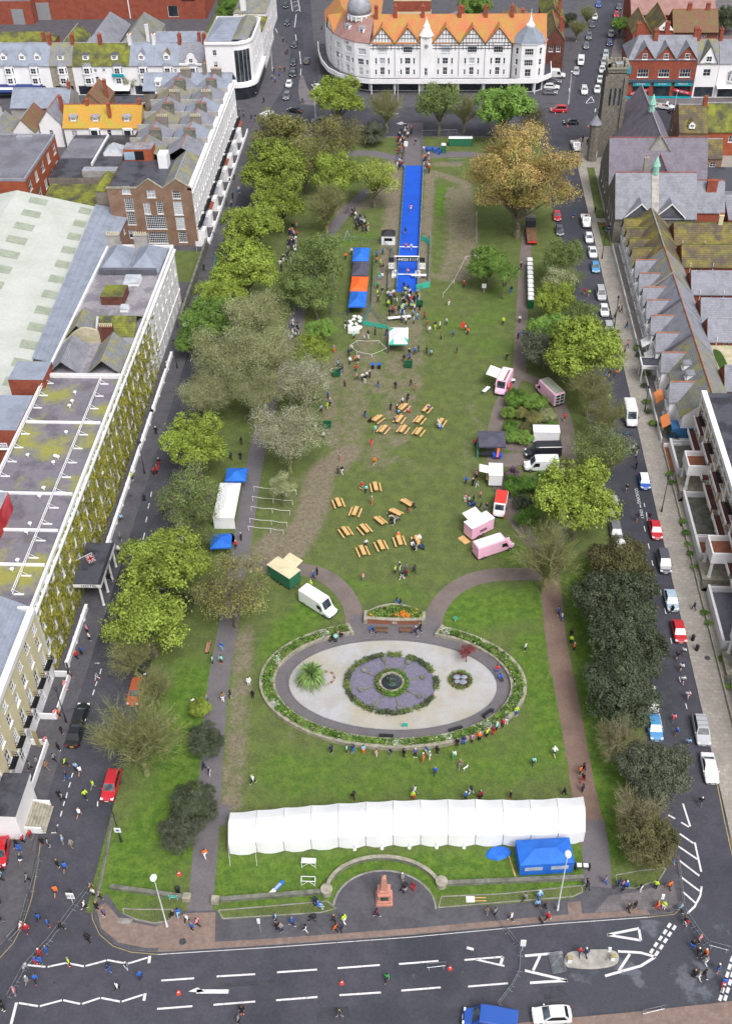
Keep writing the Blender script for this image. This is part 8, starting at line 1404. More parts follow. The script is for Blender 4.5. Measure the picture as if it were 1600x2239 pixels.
for px,py,lb in((392,1912,'traffic cone on the corner lawn'),(391,2172,'traffic cone in the south road beside the painted arrow'),(747,2150,'traffic cone alone in the middle of the south road'),(983,2118,'traffic cone next to the lone barrier in the road'),(1213,250,'traffic cone by the red people carrier'),(1240,278,'traffic cone left of the black hatchback'),(1285,278,'traffic cone right of the black hatchback'),(1230,247,'traffic cone close to the red people carrier wheel')):
 T=thing('traffic_cone',lb,'cone',px,py,.4,None,GZ if py==1912 else 0);add(T,MB().box(-.22,-.22,0,.22,.22,.05),'base','plastic_red');add(T,MB().lathe([(.17,.05),(.12,.32)],n=10),'cone_body','plastic_red');add(T,MB().lathe([(.125,.32),(.09,.5)],n=10),'white_band','plastic_white');add(T,MB().lathe([(.09,.5),(.04,.75)],n=10),'tip','plastic_red')
 # ---- lamps
def lamp(px,py,h,mat,label,arm=None,z=GZ,sign=False,dark=False):
 T=thing('street_lamp',label,'lamp post',px,py,0,None,z);g=MB();g.tube((0,0,-.02),(0,0,1.2),.11,.1,8);g.tube((0,0,1.2),(0,0,h),.08,.05,6);add(T,g,'post',mat)
 g=MB();g.lathe([(.1,0),(.16,.1),(.12,.9)],n=8);add(T,g,'base',mat)
 if arm:g=MB();g.blob((arm[0]*.5,arm[1]*.5,h+.05),.28+abs(arm[0])*.4,.28+abs(arm[1])*.4,.14,10,5);add(T,g,'lantern',mat)
 else:g=MB();g.lathe([(.08,0),(.2,.15),(.26,.45),(.1,.6),(.03,.75)],(0,0,h),8);add(T,g,'lantern','steel_dark' if dark else mat)
 if sign:add(T,MB().box(-.4,-.12,2.2,.4,-.08,3.1),'sign','plastic_white');add(T,MB().lathe([(.2,0),(.2,.02)],(0,0,0),10),'sign_mark','paint_blue');k=KIDS[T.name][-1];k.location=(0,-.13,2.65);k.rotation_euler=(PI/2,0,0)
 return T
lamp(366,2026,9.8,'lamp_white','tall white lamp post on the corner bed at the left park gate',(-.3,.5));lamp(1218,1990,11,'lamp_white','tall white lamp post beside the blue tent',(.2,.6));lamp(266,1841,7.6,'steel_dark','black lamp post with square sign beside the corner lawn',None,GZ,True);lamp(317,1036,6.6,'steel_dark','black lamp post on the pavement by the ivy',None,.12);lamp(1445,1119,6.6,'steel_dark','black lamp post on the mansion pavement opposite the red hatchback',None,.12);lamp(1342,715,6.4,'steel_dark','black lamp post beside the terrace front gardens',None,.12);lamp(1315,566,6.2,'steel_dark','black lamp post next to the blue notice board',None,.12);lamp(1408,900,5,'steel_dark','black lamp post by the hotel shrubs',None,.12);lamp(146,1580,6.5,'steel_dark','black lamp post by the cream terrace railings',None,.12);lamp(388,805,6.0,'steel_dark','black lamp post opposite the budding trees',None,.12)
for px,py,h,lb in((870,225,9,'white lamp post in front of the middle turret shops'),(1468,272,9,'white lamp post beside the brown brick house'),(1242,228,9,'white lamp post at the corner of the tree-lined street'),(745,185,8.5,'white lamp post above the corner lime tree'),(690,258,8,'white lamp post behind the corner lime tree crown'),(596,155,8,'white lamp post outside the corner building')):lamp(px,py,h,'lamp_white',lb,(0,-.5),.12)
for px,py,lb in((1522,1422,'black litter bin beside the red hatchback'),(1513,1400,'black bollard bin next to the litter bin'),(155,1960,'black litter bin by the corner wall'),(390,1950,'dark bin behind the teal name board')):T=thing('litter_bin',lb,'bin',px,py,0,None,.12);add(T,MB().lathe([(.22,0),(.25,.1),(.25,.85),(.3,.9),(.22,1.05)],n=10),'body','plastic_black');add(T,MB().lathe([(.24,1.0),(.1,1.2)],n=10),'lid','steel_dark')
for px,py,lb in((1244,2102,'yellow-topped white bollard at the barrier end of the traffic island'),(1338,2098,'yellow-topped white bollard at the far end of the traffic island')):T=thing('island_bollard',lb,'bollard',px,py,0,None,.12);add(T,MB().box(-.22,-.18,0,.22,.18,.75),'body','plastic_white');add(T,MB().box(-.24,-.2,.75,.24,.2,1.0),'top','paint_yellow')
for px,py,lb in((1325,2100,'traffic signal post on the traffic island'),(1242,216,'traffic signal by the tree-lined street corner'),(1298,262,'traffic signal at the church corner'),(570,2038,'short signal post on the near pavement'),(1440,1985,'slim sign post at the bicycle corner')):T=thing('signal_post',lb,'signal',px,py,0,None,.12);add(T,MB().tube((0,0,0),(0,0,2.8),.06,.05,6),'post','frame_grey');add(T,MB().box(-.16,-.2,2.2,.16,-.02,3.0),'head','plastic_white')
# ---- park furniture: benches
def bench(px,py,rz,mat,label,z=GZ):
 T=thing('park_bench',label,'bench',px,py,rz,None,z)
 for i in range(3):add(T,MB().box(-.9,-.22+.16*i,.43,.9,-.09+.16*i,.47),'seat_slat',mat)
 for i in range(3):add(T,MB().box(-.9,.28,.52+.14*i,.9,.32,.63+.14*i),'back_slat',mat)
 for s in(-.75,.75):add(T,MB().box(s-.04,-.22,0,s+.04,.32,.43),'leg','steel_dark')
bench(455,1420,-PI/2,'granite_pink','salmon slatted bench beside the left path');bench(834,1383,0,'timber_old','dark bench against the brick bed where a person sits',.14);bench(887,1383,0,'timber_old','dark bench against the brick bed beside a standing person',.14);bench(741,1390,.25,'timber_old','bench at the end of the left curved bed',.14)
for i,(px,py)in enumerate(((625,1548),(648,1566),(845,1612),(995,1597),(1065,1562))):q=at(px,py);bench(px,py,math.atan2(-(q[0]-OX)/16**2*9.5,(q[1]-OY)/9.5**2*16)*1.0 if False else math.atan2((q[0]-OX)*9.5/16,-(q[1]-OY)*16/9.5)+PI,'steel_dark',('black bench on the oval path beside white-leaved plants','black bench on the oval path next to another at the planted bed','black bench at the foot of the oval path below the teal sign','black bench on the oval path above the crowd on the wall','black bench on the oval path near the purple-leaved tree')[i],.14)
# ================================================================ oval garden, monument, low walls
def ring_wall(mb,pts_o,pts_i,z0,z1):
 n=len(pts_o)
 for i in range(n-1):
  a,b,c,d=pts_o[i],pts_o[i+1],pts_i[i+1],pts_i[i];mb.quad((*a,z1),(*b,z1),(*c,z1),(*d,z1));mb.quad((*a,z0),(*b,z0),(*b,z1),(*a,z1));mb.quad((*c,z0),(*d,z0),(*d,z1),(*c,z1))
 for k in(0,n-1):a,d=pts_o[k],pts_i[k];mb.quad((*a,z0),(*d,z0),(*d,z1),(*a,z1))
 return mb
T=empty('oval_garden_wall','oval planted bed between two low stone walls round the fountain garden','planter',(OX,OY,GZ));t0,t1=math.radians(112),math.radians(428);N=90
g=MB();ring_wall(g,ell(0,0,18.1,11.1,N,t0,t1),ell(0,0,17.6,10.65,N,t0,t1),0,.62);add(T,g,'outer_wall','stone');g=MB();ring_wall(g,ell(0,0,16.35,9.85,N,t0,t1),ell(0,0,15.95,9.45,N,t0,t1),0,.5);add(T,g,'inner_wall','stone')
g=MB();ring_wall(g,ell(0,0,17.6,10.65,N,t0,t1),ell(0,0,16.35,9.85,N,t0,t1),.05,.42);add(T,g,'soil','soil')
for k in(t0,t1):g=MB();a,b=ell(0,0,18.1,11.1,2,k,k+.01)[0],ell(0,0,15.95,9.45,2,k,k+.01)[0];an=math.atan2(b[1]-a[1],b[0]-a[0]);g.obox(((a[0]+b[0])/2,(a[1]+b[1])/2),an,math.dist(a,b)+.3,.45,0,.66);add(T,g,'end_wall','stone')
def plants(name,pts,mats,sz=.16,hgt=.35,parent=None,per=9):
 rng=np.random.default_rng(len(pts));pts=np.array(pts)
 grp=rng.integers(0,len(mats),len(pts))if len(mats)>1 else np.zeros(len(pts),int)
 cl=np.floor((np.sin(pts[:,0]*1.1)+np.sin(pts[:,1]*1.7+pts[:,0]*.6)+2)/4*len(mats)*.999).astype(int);use=np.where(rng.random(len(pts))<.75,np.clip(cl,0,len(mats)-1),grp);out=[]
 for m_ in sorted(set(use)):
  p=pts[use==m_];C=np.repeat(p,per,0)+rng.normal(0,.13,(len(p)*per,3))*np.array([1,1,1])+np.array([0,0,hgt*.5]);
  me=leaf_mesh(name,C,np.tile([0,0,.8],(len(C),1)),sz,np.repeat(rng.uniform(.15,.85,len(p)),per),mats[m_]);o=inst(me,name,parent);o['kind']='stuff';out.append(o)
 return out
rr=random.Random(8);pts=[]
for i in range(2600):t=rr.uniform(t0+.02,t1-.02);k=rr.uniform(.05,.95);a,b=16.35+1.25*k,9.85+.8*k;pts.append((a*math.cos(t),b*math.sin(t),.42+rr.uniform(0,.25)))
plants('bedding_plants',pts,['shrub','leaf_mid','leaf_fresh','shrub2','leaf_mid','shrub','leaf_fresh','shrub','flower_white'],.15,.3,T)
T=empty('flower_bed','arched flower bed with brick front and orange flowers at the head of the oval','planter',(-3.55,107.6,GZ));arc=[(-4.15+8.3*i/14,3.2*math.sin(PI*(.12+.76*i/14))**.8-.3)for i in range(15)];arci=[(a*.9,b*.86)for a,b in arc]
g=MB();ring_wall(g,arc,arci,0,.9);add(T,g,'rear_wall','stone');g=MB();fr=[(-4.15+8.3*i/14,-.55-.0+.22*math.sin(PI*i/14)*-1+.25)for i in range(15)];fri=[(a*.93,b+.42)for a,b in fr];ring_wall(g,fr,fri,0,.85);add(T,g,'brick_front','brick_terra');g=MB();ring_wall(g,[(a,b-.06)for a,b in fr],[(a*.93,b+.46)for a,b in fr],.85,.97);add(T,g,'coping','stone')
g=MB();ring_wall(g,arci,fri,.1,.7);add(T,g,'soil','soil')
for s in(0,14):g=MB();a,b=arc[s],fr[s];g.obox(((a[0]+b[0])/2,(a[1]+b[1])/2),math.atan2(b[1]-a[1],b[0]-a[0]),math.dist(a,b)+.4,.5,0,.95);add(T,g,'side_wall','stone')
g=MB();g.box(-.35,-.72,.3,.35,-.6,.7);add(T,g,'plaque','concrete')
pts=[]
for i in range(520):u=rr.randint(0,13)+rr.random();k=int(u);f=u-k;A=(arci[k][0]+(arci[min(k+1,14)][0]-arci[k][0])*f,arci[k][1]);B=(fri[k][0]+(fri[min(k+1,14)][0]-fri[k][0])*f,fri[k][1]);v=rr.uniform(.08,.92);pts.append((A[0]+(B[0]-A[0])*v,A[1]+(B[1]-A[1])*v,.72+rr.uniform(0,.2)))
plants('bedding_plants',pts,['shrub','leaf_fresh','shrub2','leaf_mid','shrub','leaf_fresh','flower_orange'],.14,.25,T)
T=empty('gravel_fence','thin low hoop fence round the edge of the white gravel','fence',(OX,OY,GZ));e=ell(0,0,14.3,8.0,60);g=MB();[g.tube((*a,.38),(*b,.38),.02,.02,3)for a,b in zip(e,e[1:]+e[:1])];[g.tube((*a,0),(*a,.4),.02,.02,3)for a in e[::2]];add(T,g,'hoops','steel')
pts=[]
for i in range(1100):
 t=rr.uniform(0,2*PI);dg=math.degrees(t)
 if any(abs((dg-c+180)%360-180)<w_ for c,w_ in((20,7),(75,4),(300,4),(345,8),(250,3),(100,3))):continue
 pts.append((6.1*math.cos(t)+rr.uniform(-.22,.22),5.1*math.sin(t)+rr.uniform(-.22,.22),rr.uniform(.05,.38)))
T=empty('low_hedge','clipped low hedge round the purple slate of the fountain','hedge',(-3.6,96.1,GZ));plants('hedge_leaves',pts,['leaf_dark','leaf_mid'],.13,.1,T,8)
T=empty('fountain','round fountain with bronze figures and spokes ending in round planters','fountain',(-3.6,96.1,GZ));g=MB();g.lathe([(1.75,0),(1.75,.55),(1.45,.55),(1.4,.35)],n=28);add(T,g,'basin','stone');g=MB();g.lathe([(1.44,.3),(1.44,.36)],n=24);add(T,g,'water','glass')
pts=[((1.95+rr.uniform(-.2,.25))*math.cos(t),(1.95+rr.uniform(-.2,.25))*math.sin(t),rr.uniform(.05,.5))for t in(rr.uniform(0,2*PI)for _ in range(420))];plants('ring_plants',pts,['leaf_mid','shrub'],.14,.1,T,8)
g=MB();g.lathe([(.75,.3),(.6,.5),(.45,.9)],n=10);g.blob((-.1,0,1.15),.42,.35,.35,8,6,0,.1);add(T,g,'rock','bronze')
g=MB();g.blob((.05,.05,1.65),.2,.17,.36,8,6);g.blob((.07,.0,2.12),.12,.12,.15,8,6);g.tube((.05,-.1,1.45),(.5,-.35,1.35),.1,.07,6);g.tube((.5,-.35,1.35),(.6,-.4,.95),.07,.05,6);g.tube((-.0,.1,1.45),(-.45,.1,1.3),.1,.07,6);g.tube((.12,-.1,1.85),(.5,.15,2.1),.06,.04,6);g.tube((-.05,.1,1.85),(-.4,-.1,2.0),.06,.04,6);g.blob((-.55,-.25,1.35),.15,.13,.25,8,5);g.blob((-.58,-.28,1.68),.09,.09,.11,8,5);add(T,g,'bronze_figures','bronze',True)
for i in range(8):
 a=i*PI/4+.28;ca,sa=math.cos(a),math.sin(a);g=MB();g.obox((3.2*ca,3.2*sa),a,1.9,.24,.02,.16);add(T,g,'spoke','stone_dark');g=MB();g.lathe([(.34,.02),(.4,.3),(.32,.34),(.2,.3)],(4.35*ca,4.35*sa,0),10);add(T,g,'round_planter','stone_dark')
T=empty('rockery','small round rockery with dark stones on the white gravel','rockery',(*P(1006,1489)[:2],.14));g=MB();g.lathe([(1.55,0),(1.5,.12),(1.2,.14)],n=18);add(T,g,'soil','soil')
for i,(x,y,s)in enumerate(((-.5,.4,.55),(.5,.45,.5),(.35,-.4,.55),(-.45,-.35,.45))):g=MB();g.blob((x,y,.2),s,s*.75,.22,8,5,0,.15);add(T,g,'stone','slate_blue')
plants('rockery_plants',[(1.45*math.cos(t),1.45*math.sin(t),.1)for t in(rr.uniform(0,2*PI)for _ in range(90))],['leaf_mid','leaf_fresh'],.12,.12,T,7)
T=empty('rockery','half ring of red-brown stones beside the round palm','rockery',(*P(714,1484)[:2],.14))
for i in range(9):a=-1.2+i*.42;g=MB();g.blob((1.1*math.cos(a),1.1*math.sin(a),.1),.22,.18,.14,7,4,0,.2);add(T,g,'stone','brick_terra' if i%2 else 'stone')
add(T,MB().lathe([(1.0,0),(.9,.08)],n=14),'gravel_bed','gravel_white')
# ---- obelisk
T=empty('obelisk','pink granite obelisk monument on stepped base in paved half circle','monument',(-3.4,64.5,.138),.06)
for i,(s,z0,z1)in enumerate(((.95,0,.25),(.82,.25,.6),(.66,.6,1.7),(.74,1.7,1.9),(.5,1.9,2.3))):add(T,MB().box(-s,-s,z0,s,s,z1),'step' if i<2 else('pedestal' if i==2 else 'moulding'),'granite_pink')
g=MB();g.add([(-.38,-.38,2.3),(.38,-.38,2.3),(.38,.38,2.3),(-.38,.38,2.3),(-.26,-.26,4.7),(.26,-.26,4.7),(.26,.26,4.7),(-.26,.26,4.7),(0,0,5.1)],[(0,1,5,4),(1,2,6,5),(2,3,7,6),(3,0,4,7),(4,5,8),(5,6,8),(6,7,8),(7,4,8)]);add(T,g,'shaft','granite_pink');add(T,MB().box(-.45,-.69,.8,.45,-.65,1.5),'plaque','bronze')
# ---- low stone wall with two round piers
T=empty('low_park_wall','low stone wall along the front lawn with arc and two round piers','wall',(-3.4,66,GZ));L=T.location
A,B=(-10,65.0),(3.1,66.5);c_=((A[0]+B[0])/2,(A[1]+B[1])/2-.6);R1=math.dist(A,c_);a0,a1=math.atan2(B[1]-c_[1],B[0]-c_[0]),math.atan2(A[1]-c_[1],A[0]-c_[0]);a1+=2*PI if a1<0 else 0;ao=[(c_[0]+(R1+.22)*math.cos(a0+(a1-a0)*i/24)-L[0],c_[1]+(R1*.68+.22)*math.sin(a0+(a1-a0)*i/24)-L[1])for i in range(25)];ai=[(c_[0]+(R1-.22)*math.cos(a0+(a1-a0)*i/24)-L[0],c_[1]+(R1*.68-.22)*math.sin(a0+(a1-a0)*i/24)-L[1])for i in range(25)]
g=MB();ring_wall(g,ao,ai,0,.55);add(T,g,'arc_wall','stone_dark');g=MB();ring_wall(g,[(x*1.0,y)for x,y in ao],ai,.55,.6);add(T,g,'arc_coping','stone')
for a,b,nm in(((-22.8,63.4),A,'wall_run'),(B,(19.4,67.9),'wall_run'),((-35.0,64.6),(-26.0,63.6),'wall_run')):an=math.atan2(b[1]-a[1],b[0]-a[0]);m_=((a[0]+b[0])/2-L[0],(a[1]+b[1])/2-L[1]);g=MB();g.obox(m_,an,math.dist(a,b),.4,0,.5);g.obox(m_,an,math.dist(a,b),.5,.5,.58);add(T,g,nm,'stone_dark')
for p in(A,B):g=MB();g.lathe([(.62,0),(.62,.75),(.7,.78),(.7,.9),(.3,.95)],(p[0]-L[0],p[1]-L[1],0),16);add(T,g,'pier','stone')
for p in((-22.6,63.4),(-25.9,63.6)):g=MB();g.box(p[0]-L[0]-.45,p[1]-L[1]-.4,0,p[0]-L[0]+.45,p[1]-L[1]+.4,.75);add(T,g,'gate_pier','stone')
g=MB();e=ell(-3.35,63.35,5.8,4.7,20,.02,PI-.02);[g.tube((*a,.16),(*b,.16),.14,.14,5)for a,b in zip(e,e[1:])];struct(g.build('plaza_edging','kerb'))
g=MB();e=PL('246,1790 236,1850 222,1920 208,1975',.12);[g.tube(a,b,.2,.2,5)for a,b in zip(e,e[1:])];tag(g.build('corner_wall','stone_dark'),'low stone edging wall along the corner lawn and west road','wall')
# ================================================================ people
PC={'k':('232429','black'),'n':('2b3350','navy'),'b':('2f62b8','blue'),'w':('dcdcde','white'),'r':('c23238','red'),'o':('e8702c','orange'),'y':('b9d838','hi-vis yellow'),'g':('85868a','grey'),'t':('8fd6c8','mint'),'p':('e0909c','pink'),'m':('7d2b3c','maroon'),'e':('3c9a58','green'),'l':('8fb6d8','light blue'),'c':('8a7358','brown'),'u':('6b5a92','purple')}
SK=['d6a58c','c99277','b27c5e','8a5d45','dcb09a'];HR=['2a221d','4a3527','6d5238','a78a5c','8d8a86','1d1c1f','30333c','d8d4cc'];PW={'s':'standing','w':'walking','r':'running','t':'sitting'}
rp=random.Random(12);PEOPLE=[]
def crowd(ox,oy,sc,place,toks,z=GZ):
 for t in toks.split():
  a,c=t.split(':');x,y=map(float,a.split(','));PEOPLE.append((ox+x/sc,oy+y/sc,c[0],c[1],c[2]if len(c)>2 else('w' if rp.random()<.45 else 's'),place,z))
def scatter(ox,oy,sc,place,poly,n,tops='kkkkwwngrobgkn',z=GZ):
 poly=[tuple(map(float,t.split(',')))for t in poly.split()];xs=[p[0]for p in poly];ys=[p[1]for p in poly];k=0;got=[]
 while k<n:
  x,y=rp.uniform(min(xs),max(xs)),rp.uniform(min(ys),max(ys));ins=False
  for(x1,y1),(x2,y2)in zip(poly,poly[1:]+poly[:1]):
   if(y1>y)!=(y2>y)and x<(x2-x1)*(y-y1)/(y2-y1)+x1:ins=not ins
  if ins:k+=1;PEOPLE.append((ox+x/sc,oy+y/sc,rp.choice(tops),rp.choice('kkknngkwb'),'s',place,z))
A=(500,1500,2.807);B=(1030,1500,2.807);C=(0,1500,2.963);D=(0,1000,2.963);E5=(0,500,2.963);F0=(530,0,2.963);F1=(530,500,2.963);F2=(530,1000,2.963);G2=(1060,1000,2.963);G1=(1060,500,2.963)
crowd(*A,'on the near pavement','290,1440:lk 300,1500:kk 325,1510:gn 395,1470:bnw 468,1510:kww 645,1450:kk 708,1455:yww 655,1510:ok 690,1505:nk 905,1415:mk');crowd(*A,'by the low stone wall','550,1355:blt 530,1330:nnt');crowd(*A,'in the obelisk plaza','1065,1200:gg 1085,1270:gpt 1130,1255:mr')
crowd(*A,'crossing the south road','970,1810:ekw 685,2030:kgw 85,2010:kk 65,2065:gk',0);crowd(*A,'leaning on the oval garden wall','630,412:nks 725,410:tks 762,410:nbs 828,415:los 905,435:pws 993,430:ngs 1075,438:kks 1145,435:uks 1192,465:cos 1215,420:bws 1230,450:gws 1278,420:kks 1400,370:kks 1440,360:nbs 1490,345:pks 1535,330:oks 1585,310:yks')
crowd(*A,'on the lawn above the marquee','1380,445:wew 1420,500:cgw 1265,545:bnw 1140,665:wgw 1130,695:yr 1485,665:nww 1455,700:bk 1540,695:mk 765,695:kk 150,600:wkw 150,75:kk')
crowd(*B,'leaning on the oval garden wall','50,335:oks 95,315:yks 130,300:mrs 155,275:tks 190,255:rks 215,230:gws 275,180:ybs');crowd(*B,'on the lawn above the marquee','378,485:tkw 508,430:wpr 55,695:mk 240,690:kk 570,670:kk');crowd(*B,'on the brown right path','665,545:ok 685,525:kk 680,590:kr 680,650:nk')
crowd(*B,'running along the east road','1235,215:prr 1255,300:bkr 1322,370:lpr 1322,80:pwr 1400,730:kpr',0);crowd(*B,'at the bicycle corner','820,1215:gb 705,1230:kw 905,1230:nb 935,1240:pn 945,1250:bn 1035,1255:kw 1125,1245:yk 1210,1250:ok 1225,1100:bl 1275,1385:lk 960,1385:kk 1000,1365:kk 1140,1370:or 1175,1370:yw')
crowd(*B,'on the near pavement','325,1320:gk 415,1310:lb 403,1360:ln 450,1370:kk 465,1440:rk 95,1400:cg 145,1410:gk 245,1440:wkw');crowd(*B,'on the traffic island','660,1650:rn 700,1660:nn',.12);crowd(*B,'in the mouth of the east road','1305,1460:kk 1312,1475:rw 1350,1610:kb 1395,1575:pk 1385,1650:kk 1430,1660:ok 1430,1710:gww 1505,1755:nb 1360,1790:kk 1420,1790:kk 1385,1800:gw 1540,1840:br',0)
crowd(*C,'on the terrace pavement','365,205:pg 390,200:ok 405,310:kk 300,380:pu 385,420:kk 205,540:gk 245,510:gg 305,540:cc 360,490:gk 215,750:kk 180,860:nkw 135,940:kg 155,1015:rk 205,990:rp 115,1040:kk 135,1075:bb 145,1150:nwr 15,1200:pk 15,1260:lk 20,1540:kg 5,1420:bk',.12)
crowd(*C,'in the west road','430,520:ykw 440,605:kb 500,550:lk 525,575:wnr 610,660:yg 560,730:ykw 520,850:wpr 410,740:gk 390,725:kk 280,1030:kk 320,1040:gk 415,1020:lg 470,1050:gc 380,1175:kk 430,1200:bkr 370,1355:okr 185,1270:gk 255,1520:bn 320,1560:bn 570,1650:kk 580,1660:kk',0)
crowd(*C,'at the diagonal barriers','595,1330:ck 610,1360:wk 555,1440:wk 400,1580:kk 150,1580:wr 185,1590:rm 310,1730:bb 265,1750:rr 235,1800:br 270,1800:bb 240,1920:bk 185,1930:gg 105,2000:pg 30,2100:kk 10,2080:kk',0);crowd(*C,'on the corner by the low wall','650,1380:gk 635,1450:kk 680,1490:uk')
crowd(*C,'crossing the south road','455,1810:yk 710,1850:nb 825,1840:nw 915,1900:bn 765,1970:wkw',0);crowd(*C,'at the left park gate','1160,1490:bl 1125,1490:kkt 1215,1530:wk 1250,1585:bk 1285,1555:pk');crowd(*C,'on the grey left path','1450,95:cww 1495,80:kk 1345,110:gk 1255,130:wk 1360,580:kw 1325,540:nk 1320,900:lgw 1375,860:pk 1330,1110:oww')
crowd(*D,'on the hotel pavement','715,800:kk 570,1140:pk 585,1190:wk 505,1310:rk 535,1280:bk 455,1430:kk 430,1500:pr 790,420:lp 785,540:gk 775,630:wk 860,150:yk',.12);crowd(*D,'in the west road beside the hotel','1000,115:rk 1020,100:rk 940,290:nk 1060,370:yk 635,1440:gww',0);crowd(*D,'on the grey left path','1440,1250:bl 1380,1340:tks 1435,1335:tks 1445,1580:cw 1495,1560:kw 1565,540:kk 1530,590:rk')
crowd(*E5,'on the hotel pavement','1325,275:kk 1270,315:kk 1265,430:kk 1195,510:kk 1220,490:nk 1175,620:kk 1195,660:wk 1090,900:wk 1080,930:kg 990,1215:kg 1015,1335:kk 910,1420:nk',.12);crowd(*E5,'in the west road beside the hotel','1035,1540:kr 1020,1590:rk',0);crowd(*E5,'by the left path blue gazebo','1500,1500:nk 1560,1500:kn 1565,1400:kk')
crowd(0,0,2.963,'beside the white terrace railings','1565,905:wk 1520,1170:kk 1490,1190:kk 1550,1250:wb 1510,1290:nk 1470,1340:kk 1500,1340:gk 1435,1460:kk 1385,1530:wg 1580,745:kk 1550,735:gk',.12);crowd(*F0,'on the corner pavement by the shops','215,540:bn 240,500:bk 193,520:gk 90,640:kk 140,670:kk 265,280:kk 280,360:kk 293,350:kk 275,470:kk 245,460:ok 205,480:kk 515,430:kk 515,200:kk 390,670:kk 60,780:kk 88,780:kg 10,760:gk',.12)
crowd(*F0,'on the blue carpet','1120,940:kcr 1090,1370:pwr 1055,1520:nnr',.16);crowd(*F1,'on the blue carpet','1057,135:opr 1092,140:wkr 1070,305:ppr 1045,390:kkr 1072,410:kgr',.16);scatter(*F0,'among the spectators at the carpet top','1000,890 1060,835 1110,850 1045,930 1040,1110 1000,1110',62);scatter(*F0,'by the blue bins at the carpet top','1170,960 1200,1000 1215,1080 1210,1130 1172,1130',22,'kkwrkgo')
scatter(*F0,'among the spectators under the yellowish tree','650,1360 740,1390 830,1470 815,1510 740,1510 720,1420 650,1390',30);scatter(*F0,'in the shade of the twiggy tree','300,1500 370,1440 350,1600 300,1600',14);crowd(*F0,'in the shade of the twiggy tree','538,1500:ok 500,1575:wk')
crowd(*F1,'beside the finish lane','868,225:ok 895,250:yk 870,190:bk 910,170:bk 910,275:kg 885,330:el 905,330:wg 875,390:ek 880,480:kk 905,430:kg 875,440:yk');scatter(*F1,'in the finish crowd','935,400 1010,380 1150,440 1155,560 1110,630 1000,615 925,580',60,'yywwwkkrgnlk')
crowd(*F1,'on the lawn right of the gazebo','1180,590:rk 1195,640:rp 1210,680:wg 1247,650:ky 1278,655:wk 1320,625:wn 1360,700:bk 1335,500:cw 1433,385:rk 1458,690:ok 1442,665:wk 1285,725:ck 1388,810:nn 1140,800:kn 1115,820:bk 1192,810:kk 1220,830:lk 1080,830:kb 1045,865:kk 1085,855:bk');crowd(*F1,'near the kit pile','935,695:kb 860,690:kk 815,710:kw 790,735:wpw 722,715:tk 668,645:kw 705,170:wk 668,200:ok 505,530:gw')
crowd(*F1,'by the grass hollow and bins','690,830:nk 710,800:wk 595,800:go 730,870:ok 750,865:wk 697,880:wk 640,945:ng 648,930:nk 620,900:lk 740,980:pk 735,930:rn 775,985:wk 795,1000:kw 805,970:wk 825,970:kk');crowd(*F1,'on worn grass above the upper tables','880,1030:kb 665,1025:ck 990,1040:kk 1090,1020:kkw 1120,1055:cc 795,1225:kb 550,1170:yy 510,1190:lk 570,1150:gk 555,1100:bn 465,1120:gn 475,1300:gw 525,1370:wk')
crowd(*F1,'at the upper folding tables','830,1260:kkt 860,1325:tg 960,1180:kk 1000,1190:kk 1010,1205:lkt 1035,1140:wk 1065,1130:kk 1075,1110:kk 1070,1190:prt 1205,1180:ukt 1265,1280:wg 1275,1295:lbt 985,1255:unt');crowd(*F1,'on the open lawn between the tables','835,1410:ro 855,1535:okr 635,1500:go 620,1590:kk 645,1590:kw');crowd(*F1,'at the grey stall','1505,1410:rk')
scatter(*F1,'under the mid green trees','300,100 360,60 340,220 240,330 225,280',26,'kkkwwgno');scatter(*F1,'under the pale budding trees','320,620 390,660 370,760 300,740',22,'kkwwgn');scatter(*F1,'under the whitish budding tree','120,1080 240,1060 200,1190 120,1190',12,'kkwgoon')
crowd(*F2,'queueing at the catering trailer','1445,175:bk 1490,190:kk 1520,195:gw 1512,140:pk 1440,290:pw 1465,300:wk 1480,310:nbt 1495,290:kk 1540,345:kg 1540,270:pk 1580,350:ng 1495,380:bk');crowd(*F2,'at the lower folding tables','775,210:rg 800,230:tk 840,305:go 800,580:wkw 965,425:kkt 985,430:gw 955,390:kwt 1000,415:gkt 1105,325:kkt 1070,360:mct 1010,520:oot 1100,580:wpt 1125,600:kw 1155,595:bnt 1110,560:knt 1145,540:wpt 1165,600:nkt')
crowd(*F2,'on the lawn below the tables','782,800:pg 990,755:yn 1018,735:kw 1035,790:kw 1060,775:mk 1060,735:gu 1112,750:nk');crowd(*F2,'beside the green trailer','463,790:bn 485,765:kk 445,850:yg');crowd(*F2,'in the oval garden','850,1140:ngt 835,1130:bgt 1120,1150:nn 1150,1130:kk 605,1200:tk 585,1190:kkt 640,1170:kpt 1420,1280:wk');crowd(*F2,'sitting on the arched bed wall','1000,965:bgs 1022,970:kbs')
crowd(*F2,'on the worn grass left of the oval','45,1480:ww');crowd(*G2,'on the lawn right of the oval','260,1255:wk');crowd(*G2,'on the brown right path','475,1025:bn 495,1055:wb 400,745:gk 490,750:kk');crowd(*G2,'beside the dark evergreens','555,1210:yk 575,1255:ok 555,1170:kk 700,655:yk');crowd(*G2,'running along the east road','915,225:kgr 980,415:npr 1060,410:kpr 1240,1310:kpr 1280,1280:wkr 1265,1385:wpr 1275,1465:wpr 1305,1565:wpr 1205,1010:kk',0)
